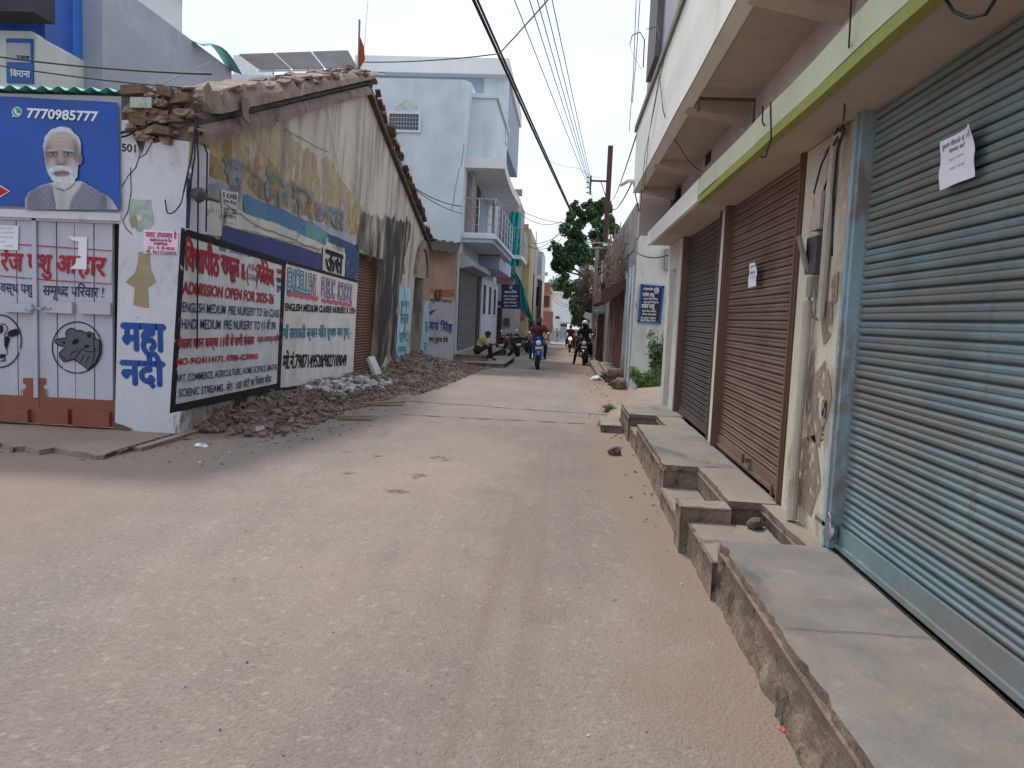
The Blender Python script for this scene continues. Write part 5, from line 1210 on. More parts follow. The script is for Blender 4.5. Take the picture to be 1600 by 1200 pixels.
# ------------------------------------------------------------------ further houses along the left side
def house(nm,lb,Y,D,pxl,pxr,pytop,m,cat='building',xleft=-9.0):
    xr_ = AY(pxr,480,Y).x; zt3 = AY(pxr,pytop,Y).z
    t = thing(nm,(xr_,Y,gz(Y)),lb,cat); g = G(); g.box((xleft,Y,gz(Y)-.8),(xr_,Y+D,zt3)); g.build('wall',M[m],t); return t,xr_,zt3
def panel(t,nm,Y,pts,m,d=.03,th_=.03):
    a,b = AY(*pts[0],Y-d),AY(*pts[1],Y-d); g = G(); g.box((min(a.x,b.x),Y-d-th_,min(a.z,b.z)),(max(a.x,b.x),Y-d,max(a.z,b.z))); return g.build(nm,M[m] if isinstance(m,str) else m,t)
tc_,xC,zC = house('netted_house','grey and red house with teal construction net over its upper floors',40,6,700,803,306,'taupe_wall')
panel(tc_,'roof_band',40,((780,296),(816,307)),'blue_grey_house',.3,.3); panel(tc_,'red_band',40,((772,425),(800,443)),'brick_red_wall'); panel(tc_,'doorway',40,((772,470),(785,545)),'under_dark'); panel(tc_,'lower_wall',40,((785,480),(803,540)),'pale_wall',.05)
panel(tc_,'vent_fan',40,((787,497),(796,510)),'box_dark',.1,.1)
g = G(); zc = AY(800,400,40).z; g.box((xC-.5,39.2,zc-.2),(xC+.35,44,zc)); g.build('balcony_slab',M['roof_white'],tc_)
railing(xC-.5,xC+.35,39.3,43.8,zc,AY(800,358,40).z-zc,tc_,M['steel'],4,3)
# teal net hanging over the balcony, then swept down to the next house
g = G(); a,b = AY(797,330,39.15),AY(814,330,39.15); zb2 = AY(800,415,39.15).z
g.grid(lambda u,v:(a.x+(b.x-a.x)*u,39.1+.12*math.sin(u*14+v*3)+.4*u,a.z+(zb2-a.z)*v),14,14); ob = g.build('shade_net',M['teal_net'],smooth=True,fix=False); tag(ob,'teal shade net hanging over the balcony of the grey and red house','shade net')
g = G(); Q = [(789,416,39),(805,434,40),(812,455,40.5),(818,476,41),(828,496,41.5)]; wd = (.4,.25,.42,.38,.15)
Pq = [AY(x,y,Y) for x,y,Y in Q]
def rib(u,v):
    t = u*4; i = min(3,int(t)); p = Pq[i].lerp(Pq[i+1],t-i); w2 = wd[i]+(wd[i+1]-wd[i])*(t-i); return p+V(((v-.5)*w2*1.1,.12*math.sin(v*14+u*10),(v-.5)*w2*.9))
g.grid(rib,24,8); tag(g.build('shade_net',M['teal_net'],smooth=True,fix=False),'twisted end of teal net drooping towards the ground past the dark signboard','shade net')
sg = thing('signboard',AY(797,463,38),'dark navy shop signboard standing out from the wall behind the parked motorcycles','sign')
a,b = AY(784,444,38),AY(812,483,38); g = G(); g.box((a.x,37.95,b.z),(b.x,38.05,a.z)); g.build('board',M['sign_navy'],sg)
g = G(); 
for k,(y,h,txs,u0,u1) in enumerate(((452,4,'श्री'.replace('श्','{श}'),.42,.6),(458,3,'कार्तिक'.replace('र्',''),.15,.85),(464,2.2,'मोटर साईकल',.1,.9),(469,2,'िरपेयर',.15,.8),(474,2,'सेवा केन्दर',.1,.85),(479,2.2,'98271 09049',.15,.85))):
    letters(g,txs,AY(784+28*u0,y,37.94),AY(784+28*u1,y,37.94),AY(784+28*u0,y-h,37.94),.02)
g.build('lettering',M['ink_white'],sg,fix=False)
g = G(); g.box((a.x-.6,37.98,a.z-.1),(a.x,38.02,a.z-.04)); g.box((a.x-.6,37.98,b.z+.05),(a.x,38.02,b.z+.11)); g.build('bracket',M['steel'],sg)
td_,xD,zD = house('yellow_house','narrow ochre house with an arched window beyond the teal net',46,7,760,824,357,'yellow_wall')
g = G(); arcp = [(AY(811,408,46).x,AY(811,408,46).z),(AY(811,380,46).x,AY(811,383,46).z)]
ax0,ax1 = AY(811,400,45.9).x,AY(819,400,45.9).x; zl,zh_ = AY(811,404,46).z,AY(811,382,46).z
pts = [(ax0,45.93,zl),(ax1,45.93,zl)]+[((ax0+ax1)/2+(ax1-ax0)/2*math.cos(t),45.93,zh_+(ax1-ax0)/2*math.sin(t)) for t in [k*math.pi/8 for k in range(9)]]
g.prism(pts,(0,.06,0)); g.build('arched_window',mat('arch_shade',(.22,.13,.06)),td_)
g = G(); g.box((xD-1.2,45.6,AY(815,412,46).z),(xD+.05,46,AY(815,405,46).z)); g.build('balcony_slab',M['yellow_wall'],td_); panel(td_,'roof_band',46,((806,350),(826,358)),'taupe_wall',.2,.2); panel(td_,'red_shutter',46,((806,478),(820,500)),'brick_red_wall')
te_,xE_,zE = house('taupe_house','taupe panelled house front with dark vertical strips',52,5,800,832,377,'taupe_wall')
panel(te_,'vertical_strip',52,((828,377),(832,430)),'under_dark'); panel(te_,'lower_opening',52,((824,428),(831,520)),'under_dark'); panel(te_,'roof_cap',52,((818,373),(834,378)),'roof_white',.1,.2)
tf_,xF,zF = house('cream_house','cream house with sloping roof edge and tall dark windows farther down the street',58,8,820,844,394,'cream_green')
panel(tf_,'corner_strip',58,((841,394),(845,440)),'blue_grey_house'); panel(tf_,'white_lintel',58,((832,430),(845,436)),'roof_white',.1,.1); panel(tf_,'window',58,((833,434),(836,468)),'glass_dark'); panel(tf_,'window',58,((838,448),(841,478)),'glass_dark'); panel(tf_,'corner_pillar',58,((841,438),(844,515)),'hood_brown')
g = G(); g.prism([(AY(832,386,58).x,57.9,zF),(xF+.05,57.9,zF),(AY(832,386,58).x,57.9,AY(832,384,58).z)],(0,6,0)); g.build('roof',M['roof_white'],tf_)
g = G(); c = AY(838,388,58); g.tube([c,AY(838,362,58)],.05,5); g.build('antenna',M['steel'],tf_)
tg_,xG,zG = house('red_house','red and peach house with a roof terrace at the far end of the left row',72,10,800,860,448,'peach_wall')
panel(tg_,'terrace_wall',72,((843,441),(859,455)),'brick_red_wall',.1,.3); panel(tg_,'balcony_slab',72,((842,455),(863,460)),'brick_red_wall',.4,.6); panel(tg_,'lower_wall',72,((842,486),(863,520)),'brick_red_wall',.1,.1); panel(tg_,'window',72,((848,462),(858,480)),'hood_brown',.05); panel(tg_,'terrace_screen',72,((844,442),(850,452)),'roof_white',.5,.1); panel(tg_,'roof_sheet',72,((842,426),(856,431)),'taupe_wall',.3,1.0)
g = G(); a = AG(862,523); g.tube([a,AY(861,450,a.y)],[.09,.06],7); tag(g.build('utility_pole',M['old_pole']),'thin leaning pole before the red house at the far end','pole')
g = G(); c = AY(855,515,77); n=12
arcpts = [(c.x+.9*math.cos(t),77,gz(77)+.4+2.1*math.sin(t)) for t in [k*math.pi/n for k in range(n+1)]]
g.prism(arcpts,(0,1.0,0)); tag(g.build('white_awning',M['roof_white']),'rounded white awning at the shop beyond the blue motorcycle rider','awning')
# white house closing the street
YF = 100
fw = thing('white_house',(0,YF,gz(YF)),'plain whitewashed two-storey house closing the far end of the street','building')
xa_,xb_ = AY(856,480,YF).x,AY(899,480,YF).x
g = G(); g.box((xa_-4,YF,gz(YF)-1),(xb_,YF+8,AY(880,457,YF).z)); g.build('wall',M['far_white'],fw)
panel(fw,'parapet',YF,((856,455),(900,459)),'roof_white',.1,.3); panel(fw,'balcony',YF,((876,492),(897,504)),'far_white',.6,.6); panel(fw,'shade',YF,((876,506),(896,511)),'under_dark',.1,.1); panel(fw,'window',YF,((889,478),(891,486)),'under_dark',.02); panel(fw,'doorway',YF,((875,512),(884,529)),'blue_grey_house',.05); panel(fw,'plinth',YF,((858,516),(874,534)),'grey_render',.1,.4); panel(fw,'window',YF,((868,494),(874,498)),'glass_dark',.02)
# simple row behind the tree on the right
tr_ = thing('right_row_house',(3,55,gz(55)),'low grey house half hidden by the big tree on the right','building')
g = G(); g.box((AY(916,480,55).x,55,-2),(12,75,3.4)); g.build('wall',M['ruin_wall'],tr_); panel(tr_,'doorway',55,((917,500),(921,535)),'under_dark')
tr2 = thing('right_row_house',(2.6,36,gz(36)),'narrow weathered house front behind the rusty street post','building')
g = G(); g.box((AY(940,480,36).x,36,-1),(9,54,3.2)); g.build('wall',M['pale_wall'],tr2)

# ------------------------------------------------------------------ right: white house with blue board, then the derelict shop
YR = 18.5
wh = thing('white_side_house',(3,YR,-.1),'white side wall of a house behind the shrubs with a dark blue notice board','building')
xw = AY(990,520,YR).x
g = G(); g.box((xw,YR,-.4),(9,YR+.34,AY(1010,392,YR).z+1.1)); g.build('wall',M['white_paint'],wh)
g = G(); g.box((xw-.02,YR+.1,3.2),(xw+.5,YR+.33,4.9)); g.build('parapet',M['wall_pinkish'],wh)
g = G(); a = AY(1038,408,YR-.05); g.box((a.x,YR-.16,a.z-.2),(a.x+.3,YR-.005,a.z+.28)); g.build('junction_box',M['box_grey'],wh)
nb = thing('notice_board',AY(1016,508,YR-.06),'dark blue notice board with white Hindi lines on the white side wall','sign')
P = [AY(x,y,YR-.03) for x,y in ((1001,444),(1038,447),(1032,506),(996,503))]
g = G(); g.prism(P,(0,-.04,0)); g.build('board',M['sign_black'],nb)
g = G(); c = sum(P,V())/4
for i in range(4):
    a,b = P[i],P[(i+1)%4]; d = (b-a).normalized(); nn_ = (c-(a+b)/2).normalized()*.045; o_ = V((0,-.05,0)); g.prism([a+o_,b+o_,b+o_+nn_,a+o_+nn_],(0,.05,0))
g.build('frame',M['sign_blue'],nb)
g = G(); bq = lambda x,y:AY(x,y,YR-.08)
for tx_,x0,x1,y,h in (('अंतरार्ष्टीय'.replace('र्ष्','र'),1005,1021,453,3),('राजेश साहू',1004,1023,463,5),('मकान पेंिटंग वकर्',1005,1028,468,2.2),('वाल पुट्टी टेक्सचर',1005,1029,473,2.2),('राकेश साहू',1002,1023,481,5.5),('फोटो बैनर पोसटर',1003,1025,487,2.2),('िडिजटल बोडर् लेखन',1003,1025,492,2.2),('मो. 98271 09049',1001,1024,498,2.6),('गांधी चौक नगर',1000,1024,502,2.4)):
    letters(g,tx_,bq(x0,y),bq(x1,y+.9),bq(x0+.3,y-h),.025)
stroke(g,[bq(1026+3*math.cos(t),454+4*math.sin(t)) for t in [k*.4 for k in range(16)]],.02,closed=True); letters(g,'R',bq(1025,456),bq(1028,456),bq(1025,452),.02)
g.build('lettering',M['ink_white'],nb,fix=False)
# derelict shop with red-brown shutter
XD = xw+.06
ds = thing('derelict_shop',(2,26,-.2),'derelict grey shop with rust red shutter and flaking whitewashed posts','building')
yA = YR+.36
z5 = AX(958,357,XD).z
ysa,ysb = AX(979,500,XD).y,AX(958,500,XD).y
g = G(); g.box((XD,yA,-.6),(XD+6,ysa-.05,3.4)); g.box((XD,ysb,-.6),(XD+6,35,3.2)); g.box((XD,ysa-.05,2.55),(XD+6,ysb,3.4))
g.build('wall',M['ruin_wall'],ds)
g = G(); g.box((XD-.02,yA+1.5,3.4),(XD+4,32,AY(975,357,26).z)); g.build('upper_wall',M['ruin_wall'],ds)
g = G(); n = 34; pr_ = []
zq0 = .05
for i in range(n):
    for t,dx in ((0,0),(.35,.03),(.7,.03),(.95,.0)): pr_.append((zq0+(2.5-zq0)*(i+t)/n,dx))
rows = [[g.v((XD+.06-dx,y,z)) for y in (ysa,ysb)] for z,dx in pr_]
for a_ in range(len(rows)-1): g.f([rows[a_][0],rows[a_][1],rows[a_+1][1],rows[a_+1][0]])
g.build('rolling_shutter',mat('shutter_redbrown',(.30,.10,.08),rough=.6,bump=.05,stains=[((.14,.06,.05),1.5,(1,1,1),.45,.7,.6)]),ds)
g = G(); g.prism([(XD,ysa-.4,2.75),(XD-.75,ysa-.4,2.35),(XD-.75,ysa-.4,2.05),(XD-.6,ysa-.4,2.0),(XD,ysa-.4,2.5)],(0,ysb-ysa+1.2,0)); g.build('shutter_hood',M['hood_brown'],ds)
for y0_,w_,m_ in ((yA+.02,.42,'ruin_blue_paint'),(yA+.95,.40,'ruin_blue_paint'),(ysa-.42,.36,'ruin_blue_paint'),(ysb+.25,.35,'old_pole'),(ysb+1.4,.25,'old_pole')):
    g = G(); g.box((XD-.10,y0_,-.5),(XD+.05,y0_+w_,2.9)); g.build('post',M[m_],ds)
g = G(); g.box((XD-.04,yA+.46,-.4),(XD+.02,yA+.93,2.6)); g.build('side_door',M['wood_old'],ds)
rough_block('entry_step','worn doorstep before the rust red shutter of the derelict shop',1.25,XD+.05,ysa-.6,ysb+.6,-.5,.0,'step',.03,M['concrete_dusty'],grp=None,seed=41)
rough_block('roadside_curb','crumbling raised curb beside the rusty street post',.98,1.3,22.2,30.5,-.6,-.05,'curb',.04,M['concrete_dusty'],grp=None,seed=42)
g = G(); c = AY(970,590,21.0); g.tube([(1.15,20.4,.16),(1.66,20.4,.18)],.13,12); tag(g.build('drain_pipe',M['slab_side']),'short thick brown drain pipe on bricks beside the shrubs','pipe')
for k,(x,z) in enumerate(((1.25,-.02),(1.25,-.12),(1.55,-.05))):
    g = G(); g.obox((x,20.4,z),(.13,.02,0),(-.01,.1,0),(0,0,.045)); tag(g.build('loose_brick',M['brick_raw']),['brick directly under the thick brown pipe','lowest brick under the thick brown pipe','brick under the wall end of the thick brown pipe'][k],'brick')
stone('rubble_stone','rough brown stone lying under the shrubs by the drain pipe',967,608,None,.2,(1.2,.8,.7),M['stone_brown'],seed=51)
stone('rubble_stone','grey stone lump at the foot of the white side wall',985,602,None,.16,(1.2,.8,.6),M['stone_brown'],seed=52)
# rusty street post with brackets, signs, flag
yp = AG(936,566).y; pp = AG(936,566); topp = AY(953,228,yp)
po = thing('street_post',(pp.x,yp,pp.z),'tall rusty steel street post on the right with cross arm and cables','pole')
def web(m_,w_,d_,z0,z1):
    g = G(); g.box((pp.x-w_,yp-d_,z0),(pp.x+w_,yp-d_+.02,z1)); g.box((pp.x-w_,yp+d_-.02,z0),(pp.x+w_,yp+d_,z1)); g.box((pp.x-.015,yp-d_+.02,z0),(pp.x+.015,yp+d_-.02,z1)); return g.build('mast',m_,po)
web(M['rust_post'],.11,.10,pp.z-.3,topp.z)
g = G(); g.box((pp.x-.17,yp-.14,pp.z-.2),(pp.x+.15,yp+.14,pp.z+2.1)); g.build('base_casing',M['rust_post'],po)
za = AY(940,283,yp).z
g = G(); xa2 = AY(923,283,yp).x; g.box((xa2,yp-.04,za-.04),(pp.x,yp+.04,za+.04)); g.box((xa2-.04,yp-.04,za-.6),(xa2+.04,yp+.04,za+.22)); g.tube([(pp.x,yp,za-.9),(pp.x-.35,yp,za)],.02,5); g.build('cross_arm',M['box_dark'],po)
for k in range(4):
    g = G(); g.lathe((xa2-.06,yp,za+.15-.22*k),(-1,0,0),((.0,0),(.04,.0),(.05,.04),(.03,.07),(.045,.1),(0,.12)),8); g.build('insulator',M['box_grey'],po)
zb_ = AY(940,380,yp).z
g = G(); g.tube([(AY(917,380,yp).x,yp-.1,zb_),(pp.x+.5,yp-.1,zb_)],.03,6); g.tube([(AY(917,385,yp).x,yp-.1,zb_-.25),(pp.x+.3,yp-.1,zb_-.2)],.03,6); g.tube([(pp.x+.1,yp-.1,zb_),(pp.x+.1,yp-.1,zb_+.6)],.02,5); g.build('cable_bracket',M['old_pole'],po)
g = G(); g.tube([V((math.cos(t)*.22*(1+.1*math.sin(5*t)),math.sin(t)*.1,math.sin(t)*.12))+AY(922,378,yp-.1) for t in [k*.5 for k in range(27)]],.015,5); g.build('cable_coil',M['old_pole'],po)
g = G(); c = AY(950,383,yp-.2); g.tube([c-V((.22,0,0)),c+V((.22,0,0))],.06,8); g.build('tube_lamp',M['ink_white'],po)
g = G(); c = AY(946,409,yp-.25); g.tube([c-V((.15,0,0)),c+V((.45,0,.0))],.035,8); g.tube([c-V((.14,0,0)),c-V((.12,0,.9))],.03,6); g.build('flag_bar',M['ink_white'],po)
g = G(); g.box((pp.x-.42,yp-.02,pp.z-.1),(pp.x-.26,yp+.14,AY(935,385,yp).z)); tag(g.build('wooden_post',M['old_pole']),'pale weathered post standing against the rusty street post','post')
c = AY(948,409,yp-.3); g = G()
fz = [(-.10,.0),(.05,.35),(.09,.75),(.14,.25),(.22,.05),(.20,-.28),(.08,-.36),(-.02,-.42),(-.12,-.38)]
g.prism([(c.x+x,c.y+.03*math.sin(x*20),c.z+z) for x,z in fz],(0,-.03,0)); tag(g.build('prayer_flag',M['orange_cloth']),'small orange cloth flag hanging on the bar of the rusty street post','flag')
sgp = thing('pole_sign',AY(938,480,yp-.25),'small blue grey sign plate fixed to the rusty street post','sign')
a,b = AY(926,470,yp-.25),AY(948,491,yp-.25); g = G(); g.box((a.x,yp-.28,b.z),(b.x,yp-.25,a.z)); g.build('plate',M['sign_grey'],sgp)
g = G(); 
for k,tx_ in enumerate(('नगर पंचायत','वाडर् क्. 12'.replace('क्','क'),'गांधी चौक')): letters(g,tx_,AY(928,476+k*5.5,yp-.29),AY(946,476+k*5.5,yp-.29),AY(928,473+k*5.5,yp-.29),.02)
g.build('lettering',M['ink_white'],sgp,fix=False)
wsn = thing('hanging_sign',AY(918,496,yp+1),'tilted white sign board leaning out behind the helmeted rider','sign')
P = [AY(x,y,yp+.6) for x,y in ((915,487),(930,492),(928,505),(911,495))]; g = G(); g.prism(P,(0,.05,0)); g.build('board',M['roof_white'],wsn)
g = G(); g.tube([P[1],(pp.x-.1,yp,P[1].z-.1)],.02,5); g.build('bracket',M['box_dark'],wsn)
fl = thing('flood_lamp',AY(923,418,yp+2),'small white flood lamp against the dry creeper left of the street post','lamp')
c = AY(923,418,yp+2); g = G(); g.obox(c,(.09,0,0),(0,.05,0),(0,0,.10)); g.build('housing',M['ink_white'],fl); g = G(); g.tube([c,(c.x+.7,c.y,c.z+.1),(pp.x,yp+.1,c.z+.1)],.02,5); g.build('arm',M['old_pole'],fl)
g = G(); a = AY(980,291,12.0); b = AY(956,290,26); g.tube([(XB+.05,11.5,a.z),(XB-.10,11.55,a.z),(XB-.17,12.0,a.z+.02)],.03,8); tag(g.build('spout_pipe',M['parapet_white']),'pale rain spout pipe sticking out from the balcony corner towards the street post','pipe')
# red flag on the gable apex
g = G(); a = LW(560,98,.1); g.tube([a-V((0,0,.1)),a+V((0,0,.75))],.02,5); fp = g.build('flag_pole',M['wood_old']); tag(fp,'short pole with a red pennant at the apex of the gabled hall','flag')
g = G(); g.prism([a+V((.02,0,.45)),a+V((.10,-.03,.28)),a+V((.13,-.05,.05)),a+V((.02,0,-.1))],(0,.02,0)); g.build('pennant',mat('pennant_red',(.35,.07,.04)),fp)

# cluttered shop fronts at the far right end
for k,(px,py,Y,w_,m_,lb) in enumerate(((905,508,62,1.6,'roof_white','pale shop awning far down the street on the right'),(899,520,80,1.4,'blue_grey_house','low blue grey stall at the far right end of the street'),(911,517,52,1.0,'hood_brown','small brown kiosk under the tree on the right'))):
    c = AY(px,py,Y); t = thing('street_stall',(c.x,Y,gz(Y)),lb,'stall')
    g = G(); g.box((c.x-w_*.45,Y,gz(Y)),(c.x+w_*.45,Y+1.6,c.z-.3)); g.build('counter',M['pale_wall' if k != 2 else 'hood_brown'],t)
    g = G(); g.prism([(c.x-w_*.6,Y-.9,c.z-.45),(c.x+w_*.6,Y-.9,c.z-.45),(c.x+w_*.6,Y+1.7,c.z),(c.x-w_*.6,Y+1.7,c.z)],(0,0,.05)); g.build('awning',M[m_],t)
    for s_ in (-1,1): g = G(); g.tube([(c.x+s_*w_*.55,Y-.85,gz(Y)),(c.x+s_*w_*.55,Y-.85,c.z-.43)],.03,5); g.build('post',M['box_grey'],t)
# ------------------------------------------------------------------ motorcycles
def frame_at(c, yaw, lean=0.0):
    return Matrix.Translation(c) @ Matrix.Rotation(yaw,4,'Z') @ Matrix.Rotation(lean,4,'Y')
def motorcycle(name,label,c,yaw,paint_m,lean=0.0,steer=0.0,scooter=False,lit=False,group=None):
    """built in a local frame: +y is forward, z up, origin on the ground between the wheels"""
    Mx = frame_at(c,yaw,lean); t = thing(name,c,label,'scooter' if scooter else 'motorcycle',group)
    g_ = lambda: G(Mx)
    wr = .24 if scooter else .30; wb = .62 if scooter else .66
    MS = Mx @ Matrix.Translation((0,wb,wr)) @ Matrix.Rotation(steer,4,'Z') @ Matrix.Translation((0,-wb,-wr))
    gf = lambda: G(MS)
    for yy,mk_ in ((wb,gf),(-wb,g_)):
        g = mk_(); tw = .055 if yy > 0 else .065
        g.lathe((0,yy,wr),(1,0,0),((wr-.075,-tw*.8),(wr-.02,-tw),(wr,-tw*.5),(wr+.004,0),(wr,tw*.5),(wr-.02,tw),(wr-.075,tw*.8),(wr-.08,0)),24)
        wl = g.build('wheel',M['rubber'],t,smooth=True)
        g = mk_(); g.lathe((0,yy,wr),(1,0,0),((.05,-.05),(.06,-.05),(.06,.05),(.05,.05)),12)
        for k in range(5):
            a = k*2*math.pi/5; d = V((0,math.cos(a),math.sin(a))); g.tube([V((0,yy,wr))+d*.05,V((0,yy,wr))+d*(wr-.08)],.014,5)
        g.lathe((0,yy,wr),(1,0,0),((wr-.10,-.03),(wr-.075,-.035),(wr-.075,.035),(wr-.10,.03)),20); g.build('rim',M['engine_metal'],wl)
    g = gf()
    for s in (-1,1): g.tube([(s*.085,wb,wr),(s*.085,wb-.20,wr+.52)],[.026,.022],8)
    g.build('fork',M['engine_metal'],t)
    g = gf(); R_ = wr+.03
    g.grid(lambda u,v:((v-.5)*.15,wb+R_*math.sin((u-.5)*2.1),wr+R_*math.cos((u-.5)*2.1)+.02*math.cos((v-.5)*3)),12,4); ob = g.build('front_mudguard',paint_m,t,smooth=True); md = ob.modifiers.new('s','SOLIDIFY'); md.thickness = .006
    g = gf(); zt = wr+.68
    g.tube([(-.36,wb-.40,zt-.01),(-.22,wb-.30,zt+.03),(-.08,wb-.24,zt),(.08,wb-.24,zt),(.22,wb-.30,zt+.03),(.36,wb-.40,zt-.01)],.014,7); hb = g.build('handlebar',M['black_plastic'],t)
    for s in (-1,1):
        g = gf(); g.tube([(s*.24,wb-.32,zt+.02),(s*.36,wb-.40,zt-.01)],.021,8); g.build('grip',M['rubber'],hb)
        g = gf(); g.tube([(s*.20,wb-.29,zt+.02),(s*.27,wb-.27,zt+.16),(s*.31,wb-.29,zt+.20)],.007,5); g.ico((s*.32,wb-.29,zt+.22),.058,2,0,0,(1,.3,.7)); g.build('mirror',M['chrome'],t,smooth=True)
    # headlamp in a small cowl
    g = gf(); g.ico((0,wb-.16,zt-.10),.13,2,0,0,(1.0,.75,1.05)); g.box((-.09,wb-.17,zt-.02),(.09,wb-.14,zt+.10)); hl = g.build('headlamp_cowl',paint_m,t,smooth=True)
    g = gf(); g.ico((0,wb-.085,zt-.10),.095,2,0,0,(1,.35,.95)); g.build('headlamp',M['lamp_lit'] if lit else M['lamp_glass'],hl,smooth=True)
    for s in (-1,1):
        g = gf(); g.ico((s*.18,wb-.18,zt-.10),.032,1,0,0,(1.3,1,.8)); g.build('indicator',mat('amber',(.55,.2,.03),rough=.3,bump=0) if 'amber' not in M else M['amber'],t,smooth=True)
    g = gf(); g.box((-.11,wb-.02,zt-.30),(.11,wb-.005,zt-.22)); g.build('number_plate',M['plate_white'],t)
    if scooter:
        g = g_(); g.grid(lambda u,v:((v-.5)*.40*(1-.25*abs(u-.5)),wb-.20-.16*(1-u)+.10*math.cos((v-.5)*3),.22+.62*u),8,8); ob = g.build('leg_shield',paint_m,t,smooth=True); md = ob.modifiers.new('s','SOLIDIFY'); md.thickness = .02
        g = g_(); g.box((-.16,-.15,.22),(.16,.30,.27)); g.build('footboard',M['black_plastic'],t)
        g = g_(); g.ico((0,-.45,.52),.30,2,0,0,(.62,1.35,.75)); g.build('rear_body',paint_m,t,smooth=True)
    else:
        g = g_(); g.ico((0,.14,.83),.24,3,0,0,(.58,1.05,.62)); g.ico((0,.33,.80),.15,2,0,0,(.9,1,.8)); g.build('fuel_tank',paint_m,t,smooth=True)
        g = g_(); g.box((-.10,-.06,.34),(.10,.26,.56)); g.lathe((0,.16,.55),(0,.35,1),[(r,.02*k) for k in range(8) for r in ((.085,) if k%2 else (.11,))],12); g.lathe((-.13,.02,.40),(1,0,0),((.0,0),(.11,0),(.12,.03),(.12,.23),(.11,.26),(0,.26)),14); g.build('engine',M['engine_metal'],t)
        g = g_()
        for s in (-1,1): g.tube([(s*.05,.42,.86),(s*.10,.25,.55),(s*.11,-.05,.36),(s*.11,-.35,.42),(s*.10,-.75,.72)],.017,6); g.tube([(s*.05,.40,.92),(s*.09,-.2,.78),(s*.09,-.8,.80)],.015,6); g.tube([(s*.12,-.62,.31),(s*.12,-.05,.36)],.016,6); g.tube([(s*.13,-.58,.36),(s*.13,-.48,.74)],.026,8)
        g.build('frame',M['black_plastic'],t)
        g = g_(); g.ico((0,-.56,.78),.16,2,0,0,(.75,1.6,.5)); g.build('side_panel',paint_m,t,smooth=True)
    g = g_(); g.grid(lambda u,v:((v-.5)*.26*(1-.2*u),-.05-.75*u,.86+.05*u-.05*(2*v-1)**2+.02*math.cos(u*6)),10,6); ob = g.build('seat',M['rubber'],t,smooth=True); md = ob.modifiers.new('s','SOLIDIFY'); md.thickness = .07
    g = g_(); g.box((-.07,-.92,.74),(.07,-.86,.82)); g.build('tail_lamp',M['tail_red'],t)
    g = g_(); g.prism([(-.07,-.80,.76),(.07,-.80,.76),(.05,-1.02,.42),(-.05,-1.02,.42)],(0,.012,.012)); rm = g.build('rear_mudguard',M['black_plastic'],t)
    g = g_(); g.box((-.10,-1.0,.55),(.10,-.985,.65)); g.build('number_plate',M['plate_white'],rm)
    g = g_(); g.tube([(.13,.12,.36),(.15,-.1,.26),(.16,-.35,.28),(.17,-.85,.42)],[.022,.024,.045,.045],10); g.build('exhaust',M['chrome'],t)
    for s in (-1,1):
        g = g_(); g.tube([(s*.10,.0,.32),(s*.27,.0,.32)],.014,6); g.build('foot_peg',M['rubber'],t)
    g = g_(); g.tube([(-.08,-.90,.90),(-.10,-.55,.93),(.10,-.55,.93),(.08,-.90,.90)],.012,6); g.build('grab_rail',M['black_plastic'],t)
    return t,Mx
M['amber'] = mat('amber',(.55,.2,.03),rough=.3,bump=0)
